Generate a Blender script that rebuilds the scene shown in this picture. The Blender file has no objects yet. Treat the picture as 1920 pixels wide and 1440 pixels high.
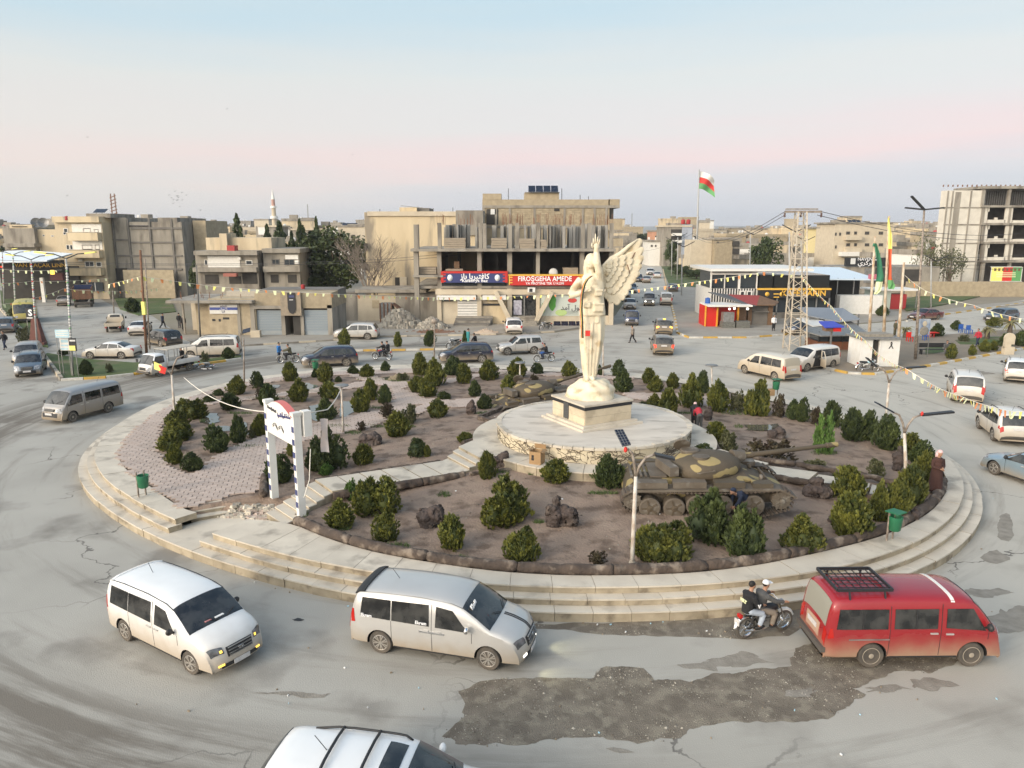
import bpy,bmesh,math,random
from mathutils import Vector,Matrix,noise,Euler
random.seed(7)
R=math.radians
SC=bpy.context.scene
COL=SC.collection
# ------------------------------------------------------------------ camera, sky, sun, exposure
CAM_H,FPX,PITCH=11.3,1400.0,math.atan(290/1400.0)
cam_data=bpy.data.cameras.new('camera')
cam=bpy.data.objects.new('camera',cam_data)
COL.objects.link(cam)
cam.location=(0,0,CAM_H)
cam.rotation_euler=(R(90)-PITCH,0,0)
cam_data.sensor_width=36
cam_data.lens=FPX/1920*36
cam_data.clip_start=0.1
cam_data.clip_end=20000
SC.camera=cam
SUN_EL,SUN_AZ=R(17),R(222)
sun_dir=Vector((math.cos(SUN_AZ)*math.cos(SUN_EL),math.sin(SUN_AZ)*math.cos(SUN_EL),math.sin(SUN_EL)))
sd=bpy.data.lights.new('sun','SUN')
sd.energy=2.1
sd.angle=R(16)
sd.color=(1.0,0.84,0.66)
sun=bpy.data.objects.new('sun',sd)
COL.objects.link(sun)
sun.rotation_euler=sun_dir.to_track_quat('Z','Y').to_euler()
world=bpy.data.worlds.new('World')
SC.world=world
world.use_nodes=True
nt=world.node_tree
nt.nodes.clear()
def wn(t,**k):
 n=nt.nodes.new(t)
 for a,b in k.items():
  setattr(n,a,b)
 return n
out=wn('ShaderNodeOutputWorld')
bg=wn('ShaderNodeBackground')
bg.inputs['Strength'].default_value=1.0
tc=wn('ShaderNodeTexCoord')
sep=wn('ShaderNodeSeparateXYZ')
nt.links.new(tc.outputs['Generated'],sep.inputs[0])
mp=wn('ShaderNodeMapping')
mp.inputs['Scale'].default_value=(1.2,1.2,14)
nz=wn('ShaderNodeTexNoise')
nz.inputs['Scale'].default_value=1.6
nz.inputs['Detail'].default_value=5
nt.links.new(tc.outputs['Generated'],mp.inputs[0])
nt.links.new(mp.outputs[0],nz.inputs['Vector'])
def wm(op,a,b):
 n=wn('ShaderNodeMath',operation=op)
 for i,v in enumerate((a,b)):
  if v is None:continue
  if isinstance(v,(int,float)):n.inputs[i].default_value=v
  else:nt.links.new(v,n.inputs[i])
 return n.outputs[0]
zz=wm('ADD',wm('MULTIPLY',wm('SUBTRACT',nz.outputs[0],0.5),0.085),wm('ADD',sep.outputs['Z'],wm('MULTIPLY',sep.outputs['X'],-0.02)))
def sl(*c):
 return tuple(((v/255+0.055)/1.055)**2.4 if v>10 else v/255/12.92 for v in c)+(1,)
ramp=wn('ShaderNodeValToRGB')
els=[(-0.02,(190,197,209)),(0.012,(194,200,213)),(0.04,(205,206,216)),(0.060,(216,211,217)),(0.083,(238,213,213)),(0.13,(227,221,219)),(0.19,(222,224,221)),(0.27,(192,217,228)),(0.5,(160,190,214)),(1.0,(120,152,190))]
cr=ramp.color_ramp
for i,(p_,c_)in enumerate(els):
 pos=(p_+0.05)/1.05
 if i<2:
  e=cr.elements[i];e.position=pos
 else:
  e=cr.elements.new(pos)
 e.color=sl(*c_)
nt.links.new(wm('DIVIDE',wm('ADD',zz,0.05),1.05),ramp.inputs[0])
dp=wn('ShaderNodeVectorMath',operation='DOT_PRODUCT')
nrm=wn('ShaderNodeVectorMath',operation='NORMALIZE')
nt.links.new(tc.outputs['Generated'],nrm.inputs[0])
nt.links.new(nrm.outputs[0],dp.inputs[0])
dp.inputs[1].default_value=sun_dir
glow=wm('MULTIPLY',wm('POWER',wm('MAXIMUM',dp.outputs['Value'],0.0),2.2),3.5)
gcol=wn('ShaderNodeVectorMath',operation='SCALE')
gcol.inputs[0].default_value=(1.0,0.89,0.74)
nt.links.new(glow,gcol.inputs['Scale'])
sky=wn('ShaderNodeTexSky',sky_type='NISHITA')
sky.sun_disc=False
sky.sun_elevation=SUN_EL
sky.sun_rotation=R(90)-SUN_AZ
sks=wn('ShaderNodeVectorMath',operation='SCALE')
sks.inputs['Scale'].default_value=0.02
nt.links.new(sky.outputs[0],sks.inputs[0])
ad=wn('ShaderNodeVectorMath',operation='ADD')
ad2=wn('ShaderNodeVectorMath',operation='ADD')
cm=wn('ShaderNodeMix',data_type='RGBA')
nt.links.new(wm('MULTIPLY',wm('MINIMUM',wm('MAXIMUM',wm('MULTIPLY',wm('ADD',sep.outputs['X'],-0.02),-1.5),0.0),0.75),wm('MINIMUM',wm('MAXIMUM',wm('SUBTRACT',1.0,wm('MULTIPLY',sep.outputs['Z'],4.5)),0.0),1.0)),cm.inputs[0])
nt.links.new(ramp.outputs[0],cm.inputs[6]);cm.inputs[7].default_value=sl(234,226,215)
nt.links.new(cm.outputs[2],ad.inputs[0]);nt.links.new(gcol.outputs[0],ad.inputs[1])
nt.links.new(ad.outputs[0],ad2.inputs[0]);nt.links.new(sks.outputs[0],ad2.inputs[1])
nt.links.new(ad2.outputs[0],bg.inputs['Color'])
nt.links.new(bg.outputs[0],out.inputs['Surface'])
SC.view_settings.view_transform='Standard'
SC.view_settings.look='None'
SC.view_settings.exposure=0.0
SC.view_settings.gamma=1.0
SC.view_settings.use_curve_mapping=False
SC.cycles.max_bounces=5
SC.cycles.diffuse_bounces=3
SC.cycles.glossy_bounces=3
SC.cycles.transmission_bounces=3
SC.cycles.volume_bounces=0
SC.cycles.caustics_reflective=False
SC.cycles.caustics_refractive=False
# ------------------------------------------------------------------ coordinates
SP,CP=math.sin(PITCH),math.cos(PITCH)
def gp(u,v,z=0.0):
 """point of the horizontal plane at height z seen at photo position (u, v)"""
 x=(u-960)/FPX;y=(v-720)/FPX
 t=(CAM_H-z)/(SP+y*CP)
 return Vector((t*x,t*(CP-y*SP),z))
def at(u,v,Y):
 """point of the upright plane at distance Y seen at photo position (u, v)"""
 y=(v-720)/FPX
 D=(y*Y*CP+Y*SP)/(CP-y*SP)
 dep=Y*CP+D*SP
 return Vector(((u-960)/FPX*dep,Y,CAM_H-D))
MATS={}
def mat(name,c1,c2=None,scale=4.0,rough=0.75,bump=0.0,bscale=None,metal=0.0,detail=4,rnd=0.0,c3=None,s3=0.6,t3=0.55,emit=0.0,coat=0.0,stretch=None,spec=0.5,dust=None,contrast=None,attr=None):
 """procedural surface: two colours mixed by noise, an optional third in patches, optional dust rising from below"""
 if name in MATS:return MATS[name]
 m=bpy.data.materials.new(name);MATS[name]=m
 m.use_nodes=True
 t=m.node_tree;N=t.nodes;L=t.links
 b=N['Principled BSDF']
 b.inputs['Roughness'].default_value=rough
 b.inputs['Metallic'].default_value=metal
 b.inputs['Specular IOR Level'].default_value=spec
 if coat:b.inputs['Coat Weight'].default_value=coat;b.inputs['Coat Roughness'].default_value=0.08
 tcn=N.new('ShaderNodeTexCoord')
 vec=tcn.outputs['Object']
 if stretch:
  mpn=N.new('ShaderNodeMapping');mpn.inputs['Scale'].default_value=stretch
  L.new(vec,mpn.inputs[0]);vec=mpn.outputs[0]
 def mix(f,a,bb):
  mx=N.new('ShaderNodeMix');mx.data_type='RGBA'
  if isinstance(f,float):mx.inputs[0].default_value=f
  else:L.new(f,mx.inputs[0])
  for i,v in((6,a),(7,bb)):
   if isinstance(v,tuple):mx.inputs[i].default_value=v+(1,)if len(v)==3 else v
   else:L.new(v,mx.inputs[i])
  return mx.outputs[2]
 def ns(sc,de=4):
  n=N.new('ShaderNodeTexNoise');n.inputs['Scale'].default_value=sc;n.inputs['Detail'].default_value=de
  L.new(vec,n.inputs['Vector']);return n.outputs[0]
 def step(v,a,w):
  n=N.new('ShaderNodeMapRange');n.inputs[1].default_value=a-w;n.inputs[2].default_value=a+w
  L.new(v,n.inputs[0]);return n.outputs[0]
 col=c1
 if c2 is not None:
  f=ns(scale,detail)
  f=step(f,0.5,contrast or 0.2)
  col=mix(f,c1,c2)
 if c3 is not None:
  col=mix(step(ns(s3,6),t3,0.07),col,c3)
 if attr:
  an=N.new('ShaderNodeAttribute');an.attribute_name=attr
  col=mix(an.outputs['Fac'],c1,c2)
 if rnd:
  oi=N.new('ShaderNodeObjectInfo');hs=N.new('ShaderNodeHueSaturation')
  mr=N.new('ShaderNodeMapRange');mr.inputs[3].default_value=1-rnd;mr.inputs[4].default_value=1+rnd
  L.new(oi.outputs['Random'],mr.inputs[0]);L.new(mr.outputs[0],hs.inputs['Value'])
  if isinstance(col,tuple):hs.inputs['Color'].default_value=col+(1,)
  else:L.new(col,hs.inputs['Color'])
  col=hs.outputs[0]
 if dust:
  dc,z0,z1=dust[:3]
  top=dust[3]if len(dust)>3 else 0.0
  sx=N.new('ShaderNodeSeparateXYZ');L.new(tcn.outputs['Object'],sx.inputs[0])
  mr=N.new('ShaderNodeMapRange');mr.interpolation_type='SMOOTHSTEP'
  mr.inputs[1].default_value=z1;mr.inputs[2].default_value=z0;mr.inputs[3].default_value=top;mr.inputs[4].default_value=0.85
  ad_=N.new('ShaderNodeMath');ad_.operation='MULTIPLY_ADD';ad_.inputs[1].default_value=0.45;
  L.new(ns(2.2,6),ad_.inputs[0]);L.new(sx.outputs['Z'],ad_.inputs[2])
  sb=N.new('ShaderNodeMath');sb.operation='SUBTRACT';sb.inputs[1].default_value=0.22;L.new(ad_.outputs[0],sb.inputs[0])
  L.new(sb.outputs[0],mr.inputs[0])
  col=mix(mr.outputs[0],col,dc)
  r2=N.new('ShaderNodeMapRange');r2.inputs[3].default_value=rough;r2.inputs[4].default_value=0.8
  L.new(mr.outputs[0],r2.inputs[0]);L.new(r2.outputs[0],b.inputs['Roughness'])
  if coat:
   r3=N.new('ShaderNodeMapRange');r3.inputs[3].default_value=coat;r3.inputs[4].default_value=0.0
   L.new(mr.outputs[0],r3.inputs[0]);L.new(r3.outputs[0],b.inputs['Coat Weight'])
 if isinstance(col,tuple):b.inputs['Base Color'].default_value=col+(1,)
 else:L.new(col,b.inputs['Base Color'])
 if bump:
  bn=N.new('ShaderNodeBump');bn.inputs['Strength'].default_value=bump;bn.inputs['Distance'].default_value=0.05
  L.new(ns(bscale or scale*4,6),bn.inputs['Height']);L.new(bn.outputs[0],b.inputs['Normal'])
 if emit:
  b.inputs['Emission Color'].default_value=c1+(1,);b.inputs['Emission Strength'].default_value=emit
 return m
class MB:
 def __init__(s):s.v=[];s.f=[];s.m=[];s.sm=[]
 def add(s,vs,fs,m=0,smooth=False):
  o=len(s.v);s.v+=[tuple(p)for p in vs]
  for f in fs:s.f.append(tuple(i+o for i in f));s.m.append(m);s.sm.append(smooth)
  return s
 def box(s,c,size,rz=0.0,m=0,taper=1.0):
  cx,cy,cz=c;hx,hy,hz=[k/2 for k in size]
  ca,sa=math.cos(rz),math.sin(rz);vs=[]
  for dz in(-1,1):
   k=taper if dz>0 else 1.0
   for dx,dy in((-1,-1),(1,-1),(1,1),(-1,1)):
    x,y=dx*hx*k,dy*hy*k
    vs.append((cx+x*ca-y*sa,cy+x*sa+y*ca,cz+dz*hz))
  return s.add(vs,[(3,2,1,0),(4,5,6,7),(0,1,5,4),(1,2,6,5),(2,3,7,6),(3,0,4,7)],m)
 def bx(s,x0,x1,y0,y1,z0,z1,m=0):
  return s.box(((x0+x1)/2,(y0+y1)/2,(z0+z1)/2),(abs(x1-x0),abs(y1-y0),abs(z1-z0)),0,m)
 def beam(s,a,b,w,h,m=0):
  a,b=Vector(a),Vector(b);d=b-a
  if d.length<1e-6:return s
  q=d.to_track_quat('X','Z');vs=[]
  for p in(a,b):
   for y,z in((-1,-1),(1,-1),(1,1),(-1,1)):
    vs.append(p+q@Vector((0,y*w/2,z*h/2)))
  return s.add(vs,[(0,3,2,1),(4,5,6,7),(0,1,5,4),(1,2,6,5),(2,3,7,6),(3,0,4,7)],m)
 def tube(s,pts,rad,n=8,m=0,caps=True,smooth=True,flat=1.0):
  pts=[Vector(p)for p in pts]
  if not isinstance(rad,(list,tuple)):rad=[rad]*len(pts)
  vs,fs=[],[]
  ref=None
  for i,p in enumerate(pts):
   d=(pts[min(i+1,len(pts)-1)]-pts[max(i-1,0)]).normalized()
   if ref is None:ref=d.orthogonal().normalized()
   ref=(ref-d*ref.dot(d)).normalized();b=d.cross(ref)
   for k in range(n):
    a=2*math.pi*k/n
    vs.append(p+(ref*math.cos(a)+b*math.sin(a)*flat)*rad[i])
  for i in range(len(pts)-1):
   for k in range(n):
    k2=(k+1)%n
    fs.append((i*n+k,i*n+k2,(i+1)*n+k2,(i+1)*n+k))
  if caps:
   fs.append(tuple(range(n-1,-1,-1)));fs.append(tuple((len(pts)-1)*n+k for k in range(n)))
  return s.add(vs,fs,m,smooth)
 def lathe(s,prof,n=16,c=(0,0,0),axis='Z',m=0,smooth=True,caps=True):
  vs,fs=[],[];c=Vector(c)
  for r,h in prof:
   for k in range(n):
    a=2*math.pi*k/n;x,y=r*math.cos(a),r*math.sin(a)
    vs.append(c+(Vector((x,y,h))if axis=='Z' else Vector((x,h,-y))if axis=='Y' else Vector((h,x,y))))
  for i in range(len(prof)-1):
   for k in range(n):
    k2=(k+1)%n
    fs.append((i*n+k,i*n+k2,(i+1)*n+k2,(i+1)*n+k))
  if caps:
   fs.append(tuple(range(n-1,-1,-1)));fs.append(tuple((len(prof)-1)*n+k for k in range(n)))
  return s.add(vs,fs,m,smooth)
 def ball(s,c,r,n=10,k=6,m=0):
  if not isinstance(r,(list,tuple)):r=(r,r,r)
  vs=[(c[0],c[1],c[2]-r[2])];fs=[]
  for i in range(1,k):
   a=math.pi*i/k
   for j in range(n):
    b=2*math.pi*j/n
    vs.append((c[0]+r[0]*math.sin(a)*math.cos(b),c[1]+r[1]*math.sin(a)*math.sin(b),c[2]-r[2]*math.cos(a)))
  vs.append((c[0],c[1],c[2]+r[2]));T=len(vs)-1
  for j in range(n):
   j2=(j+1)%n
   fs.append((0,1+j2,1+j));fs.append((T,T-n+j,T-n+j2))
   for i in range(k-2):
    fs.append((1+i*n+j,1+i*n+j2,1+(i+1)*n+j2,1+(i+1)*n+j))
  return s.add(vs,fs,m,True)
 def prism(s,poly,z0,z1,m=0,mtop=None,bottom=True):
  """upright prism over a plan polygon"""
  n=len(poly)
  a=sum(poly[i][0]*poly[(i+1)%n][1]-poly[(i+1)%n][0]*poly[i][1]for i in range(n))
  if a<0:poly=list(reversed(poly))
  vs=[(p[0],p[1],z0)for p in poly]+[(p[0],p[1],z1)for p in poly]
  fs=[(i,(i+1)%n,n+(i+1)%n,n+i)for i in range(n)]
  s.add(vs,fs,m)
  s.add(vs[n:],[tuple(range(n))],m if mtop is None else mtop)
  if bottom:s.add(vs[:n],[tuple(range(n-1,-1,-1))],m)
  return s
 def extrude(s,poly,origin,ux,uz,depth,m=0):
  """polygon in the plane (ux, uz) through origin, given thickness along the normal"""
  ux,uz,o=Vector(ux),Vector(uz),Vector(origin);nn=ux.cross(uz).normalized()*depth
  n=len(poly);vs=[o+ux*a+uz*b for a,b in poly];vs+=[p+nn for p in vs]
  fs=[tuple(range(n)),tuple(range(2*n-1,n-1,-1))]+[(i,n+i,n+(i+1)%n,(i+1)%n)for i in range(n)]
  return s.add(vs,fs,m)
 def mesh(s,name,mats,auto=None):
  me=bpy.data.meshes.new(name)
  me.from_pydata(s.v,[],s.f)
  for mm in(mats if isinstance(mats,(list,tuple))else[mats]):me.materials.append(mm)
  me.polygons.foreach_set('material_index',s.m)
  me.polygons.foreach_set('use_smooth',s.sm)
  me.update()
  if auto:me.polygons.foreach_set('use_smooth',[True]*len(me.polygons));me.set_sharp_from_angle(angle=R(auto))
  return me
 def build(s,name,mats,parent=None,loc=None,auto=None,rz=0.0):
  return mobj(name,s.mesh(name,mats,auto),parent,loc,rz)
def mobj(name,me,parent=None,loc=None,rz=0.0):
 o=bpy.data.objects.new(name,me);COL.objects.link(o)
 if loc is not None:o.location=loc
 if rz:o.rotation_euler=(0,0,rz)
 if parent:o.parent=parent
 return o
def tag(o,label,cat,group=None,kind=None):
 if label:o['label']=label
 if cat:o['category']=cat
 if group:o['group']=group
 if kind:o['kind']=kind
 return o
def thing(name,label,cat,loc=(0,0,0),rz=0.0,group=None):
 o=bpy.data.objects.new(name,None);COL.objects.link(o)
 o.empty_display_size=0.2
 o.location=loc;o.rotation_euler=(0,0,rz)
 return tag(o,label,cat,group)
def struct(o,label=None):
 o['kind']='structure'
 if label:o['label']=label
 return o
KIDS={}
def copy_thing(root,loc,rz,label,group=None,scale=None):
 """copy of a thing, its parts and their sub-parts, sharing mesh data"""
 r=root.copy();COL.objects.link(r);r.location=loc;r.rotation_euler=(0,0,rz);r['label']=label
 if group:r['group']=group
 if scale:r.scale=(scale,)*3 if isinstance(scale,(int,float))else scale
 for ch in kids(root):
  c=ch.copy();COL.objects.link(c);c.parent=r
  for g in kids(ch):
   d=g.copy();COL.objects.link(d);d.parent=c
 return r
def kids(o):
 if o.name not in KIDS:KIDS[o.name]=list(o.children)
 return KIDS[o.name]
def text_mesh(body,size,m,extrude=0.01,align='CENTER',font_scale_x=1.0,bold=0.0):
 c=bpy.data.curves.new('lettering','FONT')
 c.body=body;c.size=size;c.extrude=extrude;c.align_x=align;c.align_y='CENTER';c.resolution_u=2;c.offset=bold
 o=bpy.data.objects.new('tmp',c);COL.objects.link(o)
 me=bpy.data.meshes.new_from_object(o.evaluated_get(bpy.context.evaluated_depsgraph_get()))
 bpy.data.objects.remove(o)
 me.transform(Matrix.Diagonal((font_scale_x,1,1,1)))
 me.materials.clear();me.materials.append(m)
 return me
def lettering(body,size,m,loc,rot,parent,sx=1.0,bold=0.0,name='lettering',label=None):
 o=mobj(name,text_mesh(body,size,m,font_scale_x=sx,bold=bold),parent,loc)
 o.rotation_euler=rot
 if label:o['label']=label
 return o
def remesh(mb,voxel,name,m,smooth=1):
 me=mb.mesh(name,m)
 o=bpy.data.objects.new('tmp',me);COL.objects.link(o)
 md=o.modifiers.new('r','REMESH');md.mode='VOXEL';md.voxel_size=voxel;md.use_smooth_shade=True
 if smooth:
  s2=o.modifiers.new('s','SMOOTH');s2.iterations=smooth;s2.factor=0.6
 res=bpy.data.meshes.new_from_object(o.evaluated_get(bpy.context.evaluated_depsgraph_get()))
 bpy.data.objects.remove(o)
 res.name=name
 res.materials.clear();res.materials.append(m)
 return res
def nz3(x,y,z=0.0,s=1.0):
 return noise.noise(Vector((x*s,y*s,z*s)))
M_concrete=mat('concrete',(0.33,0.30,0.25),(0.24,0.215,0.18),0.9,0.9,0.3,12,c3=(0.17,0.15,0.125),s3=0.7,t3=0.58,stretch=(1,1,.3))
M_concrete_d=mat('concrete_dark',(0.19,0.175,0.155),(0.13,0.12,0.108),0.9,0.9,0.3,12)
M_block=mat('cement_block',(0.42,0.345,0.235),(0.31,0.255,0.175),1.6,0.9,0.4,10,rnd=0.10)
M_cream=mat('cream_render',(0.62,0.51,0.34),(0.51,0.41,0.265),0.5,0.85,0.15,8,stretch=(1,1,0.25),c3=(0.27,0.23,0.175),s3=0.55,t3=0.60)
M_sand=mat('sand_render',(0.60,0.50,0.345),(0.48,0.39,0.265),0.5,0.85,0.15,8,stretch=(1,1,.22),c3=(0.29,0.25,0.19),s3=0.6,t3=0.60)
M_white=mat('white_paint',(0.74,0.72,0.68),(0.66,0.64,0.59),3,0.6)
M_black=mat('black_paint',(0.018,0.018,0.02),rough=0.5)
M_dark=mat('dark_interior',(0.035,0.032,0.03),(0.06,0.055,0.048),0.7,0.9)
M_glass=mat('tinted_glass_painted_reflections',(0.008,0.009,0.010),(0.045,0.045,0.043),2.6,0.05,spec=0.8,contrast=.12)  # grey noise patches painted into the colour to suggest reflections and interiors
M_winglass=mat('window_glass',(0.03,0.038,0.045),rough=0.12,spec=0.7)
M_steel=mat('grey_steel',(0.30,0.30,0.29),(0.2,0.19,0.18),4,0.5,metal=0.5)
M_rust=mat('rusty_metal',(0.24,0.12,0.065),(0.13,0.07,0.045),6,0.85)
M_wood=mat('brown_wood',(0.20,0.115,0.06),(0.12,0.07,0.04),3,0.7,stretch=(1,1,8))
M_rubber=mat('tyre_rubber',(0.045,0.042,0.038),(0.12,0.10,0.08),3,0.85)
M_yellow=mat('yellow_cloth',(0.85,0.78,0.22),rough=0.8)
M_orange=mat('orange_cloth',(0.75,0.28,0.10),rough=0.8)
M_green=mat('green_cloth',(0.12,0.33,0.12),rough=0.8)
M_red=mat('red_cloth',(0.62,0.04,0.03),rough=0.8)
M_pale=mat('pale_cloth',(0.75,0.78,0.48),rough=0.8)
M_chrome=mat('chrome',(0.75,0.75,0.75),rough=0.12,metal=1.0)
M_red_lens=mat('red_lens',(0.42,0.015,0.01),rough=0.2)
M_lamp_red=mat('lit_red_lamp',(1.0,0.05,0.02),emit=1.2)
M_lamp_white=mat('lit_white_lamp',(1.0,0.97,0.85),emit=3.0)
M_lamp_yel=mat('lit_yellow_lamp',(1.0,0.65,0.10),emit=1.6)
M_solar=mat('solar_cell',(0.010,0.013,0.025),(0.018,0.024,0.042),3,0.2)
M_wire=mat('cable_black',(0.05,0.05,0.055),rough=0.7)
# ------------------------------------------------------------------ ground, roads
def sheet(name,pts,z,m,ragged=0.0,step=0.5,seed=0):
 pts=[Vector((p[0],p[1],0))for p in pts];o=[]
 if ragged:
  for i,p in enumerate(pts):
   q=pts[(i+1)%len(pts)];n=max(1,int((q-p).length/step))
   for k in range(n):
    s=p.lerp(q,k/n)
    o.append((s.x+nz3(s.x,s.y,seed,1.3)*ragged+nz3(s.x,s.y,seed+9,5)*ragged*0.5,s.y+nz3(s.x,s.y,seed+5,1.3)*ragged+nz3(s.x,s.y,seed+3,5)*ragged*0.5))
 else:o=[(p.x,p.y)for p in pts]
 a=sum(o[i][0]*o[(i+1)%len(o)][1]-o[(i+1)%len(o)][0]*o[i][1]for i in range(len(o)))
 if a<0:o.reverse()
 mb=MB();mb.add([(x,y,z)for x,y in o],[tuple(range(len(o)))])
 return mb.build(name,m)
def px(l,z=0.0):return[gp(u,v,z)for u,v in l]
M_ground=mat('dusty_earth',(0.27,0.235,0.18),(0.20,0.175,0.13),0.05,0.95,0.2,3,c3=(0.13,0.14,0.065),s3=0.012,t3=0.58)
g=MB()
ring=[0,60,140,300,700,1600,4000,9000];vs=[];fs=[];NG=48
for i,r in enumerate(ring[1:]):
 for k in range(NG):
  a=2*math.pi*k/NG;vs.append((r*math.cos(a),r*math.sin(a),-0.02))
vs.append((0,0,-0.02))
for k in range(NG):fs.append((len(vs)-1,k,(k+1)%NG))
for i in range(len(ring)-2):
 for k in range(NG):
  k2=(k+1)%NG;fs.append((i*NG+k,(i+1)*NG+k,(i+1)*NG+k2,i*NG+k2))
g.add(vs,fs)
struct(g.build('ground',M_ground))
h=MB();vs=[];fs=[];n=90
for i in range(n):
 a=R(20+140*i/(n-1));hh=34+10*nz3(i*0.13,3)+20*max(0,nz3(i*0.05,1))
 for j,(rr,zz_)in enumerate(((4200,-1),(5000,hh*0.55),(6200,hh),(8000,-1))):
  vs.append((rr*math.cos(a),rr*math.sin(a),zz_))
for i in range(n-1):
 for j in range(3):fs.append((i*4+j,(i+1)*4+j,(i+1)*4+j+1,i*4+j+1))
h.add(vs,fs,0,True)
struct(h.build('hills',mat('far_hill',(0.15,0.16,0.13),(0.12,0.125,0.10),0.002,0.95)))
PC=Vector((0.93,43.05,0))
def road_material():
 m=mat('dusty_asphalt',(0.385,0.368,0.328),(0.322,0.307,0.272),0.28,0.85,0.25,30,c3=(0.22,0.205,0.18),s3=0.35,t3=0.60)
 t=m.node_tree;N=t.nodes;L=t.links;b=N['Principled BSDF']
 base=b.inputs['Base Color'].links[0].from_socket
 tcn=N.new('ShaderNodeTexCoord')
 def math_(op,a,bb=None,c=None):
  n=N.new('ShaderNodeMath');n.operation=op
  for i,v in enumerate((a,bb,c)):
   if v is None:continue
   if isinstance(v,(int,float)):n.inputs[i].default_value=v
   else:L.new(v,n.inputs[i])
  return n.outputs[0]
 s=N.new('ShaderNodeSeparateXYZ');L.new(tcn.outputs['Object'],s.inputs[0])
 dx=math_('SUBTRACT',s.outputs[0],PC.x);dy=math_('SUBTRACT',s.outputs[1],PC.y)
 r=math_('SQRT',math_('ADD',math_('MULTIPLY',dx,dx),math_('MULTIPLY',dy,dy)))
 a=math_('ARCTAN2',dy,dx)
 cb=N.new('ShaderNodeCombineXYZ');L.new(math_('MULTIPLY',r,1.15),cb.inputs[0]);L.new(math_('MULTIPLY',a,2.6),cb.inputs[1])
 n1=N.new('ShaderNodeTexNoise');n1.inputs['Scale'].default_value=1.0;n1.inputs['Detail'].default_value=7;n1.inputs['Roughness'].default_value=0.66
 L.new(cb.outputs[0],n1.inputs['Vector'])
 def rng(v,a0,a1,lo=0.0,hi=1.0):
  q=N.new('ShaderNodeMapRange');q.interpolation_type='SMOOTHSTEP'
  for i,k in enumerate((a0,a1,lo,hi)):q.inputs[i+1].default_value=k
  L.new(v,q.inputs[0]);return q.outputs[0]
 zone=math_('MULTIPLY',rng(r,27.8,29.6),rng(r,35.5,32.0))
 zone=math_('MULTIPLY',zone,rng(dx,6.0,-3.0))
 streak=rng(n1.outputs[0],0.38,0.56)
 f1=math_('MULTIPLY',math_('MULTIPLY',zone,math_('MULTIPLY_ADD',streak,0.72,0.18)),0.9)
 f2=math_('MULTIPLY',rng(n1.outputs[0],0.50,0.72),0.38)
 f=math_('MAXIMUM',f1,f2)
 def mixc(fac,c0,c1):
  mx=N.new('ShaderNodeMix');mx.data_type='RGBA';L.new(fac,mx.inputs[0])
  for i,v in((6,c0),(7,c1)):
   if isinstance(v,tuple):mx.inputs[i].default_value=v+(1,)
   else:L.new(v,mx.inputs[i])
  return mx.outputs[2]
 base=mixc(rng(dx,-6.0,26.0,0.0,0.55),base,(0.52,0.485,0.415))
 c=mixc(f,base,(0.115,0.096,0.074))
 vo=N.new('ShaderNodeTexVoronoi');vo.feature='DISTANCE_TO_EDGE';vo.inputs['Scale'].default_value=0.16
 wv=N.new('ShaderNodeTexNoise');wv.inputs['Scale'].default_value=0.7;wv.inputs['Detail'].default_value=6
 L.new(tcn.outputs['Object'],wv.inputs['Vector'])
 va=N.new('ShaderNodeVectorMath');va.operation='MULTIPLY_ADD';va.inputs[1].default_value=(2.6,2.6,0)
 L.new(wv.outputs['Color'],va.inputs[0]);L.new(tcn.outputs['Object'],va.inputs[2]);L.new(va.outputs[0],vo.inputs['Vector'])
 big=N.new('ShaderNodeTexNoise');big.inputs['Scale'].default_value=0.09;L.new(tcn.outputs['Object'],big.inputs['Vector'])
 ck=math_('MULTIPLY',rng(vo.outputs[0],0.006,0.002),rng(big.outputs[0],0.47,0.56,0,0.8))
 c=mixc(ck,c,(0.07,0.062,0.055))
 L.new(c,b.inputs['Base Color'])
 return m
M_road=road_material()
road_pts=[Vector((-75,3,0)),Vector((75,3,0)),Vector((95,60,0))]+px([(2100,545),(1920,562),(1760,590),(1700,601),(1560,612),(1480,628),(1400,634),(1290,634),(1268,625),(1264,600),(1250,545),(1241,505),(1234,478),(1214,478),(1196,505),(1184,535),(1168,570),(1155,590),(1125,614),(1040,624),(960,627),(840,630),(712,633),(460,649),(400,652),(372,640),(330,622),(285,592),(215,575),(165,548),(140,536),(60,532),(0,530),(-250,560)])
struct(sheet('road',road_pts,0.0,M_road))
M_gravel=mat('gravel_dirt',(0.205,0.175,0.137),(0.145,0.122,0.095),1.6,0.95,1.0,30,c3=(0.25,0.22,0.17),s3=2.6,t3=0.56,contrast=.12)
pot=[(822,1380),(868,1345),(862,1290),(930,1270),(1030,1272),(1110,1270),(1125,1252),(1200,1250),(1225,1272),(1290,1277),(1330,1262),(1400,1258),(1480,1250),(1490,1218),(1540,1203),(1640,1215),(1760,1225),(1800,1240),(1740,1262),(1690,1262),(1640,1277),(1600,1290),(1625,1300),(1560,1350),(1420,1352),(1290,1362),(1270,1388),(1200,1393),(1100,1382),(1000,1392),(930,1400),(850,1392)]
struct(sheet('potholed_road_patch',px(pot),0.004,M_gravel,0.17,0.10,2))
strip=[(1000,1170),(1130,1168),(1300,1160),(1480,1134),(1650,1088),(1700,1066),(1720,1075),(1640,1120),(1520,1165),(1480,1192),(1400,1198),(1250,1193),(1120,1190),(1060,1180),(1003,1180)]
struct(sheet('gutter_dirt',px(strip),0.004,M_gravel,0.08,0.2,5))
M_damp=mat('damp_dirt_stain',(0.29,0.265,0.225),(0.20,0.18,0.15),3,0.9,0.5,20)
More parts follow.
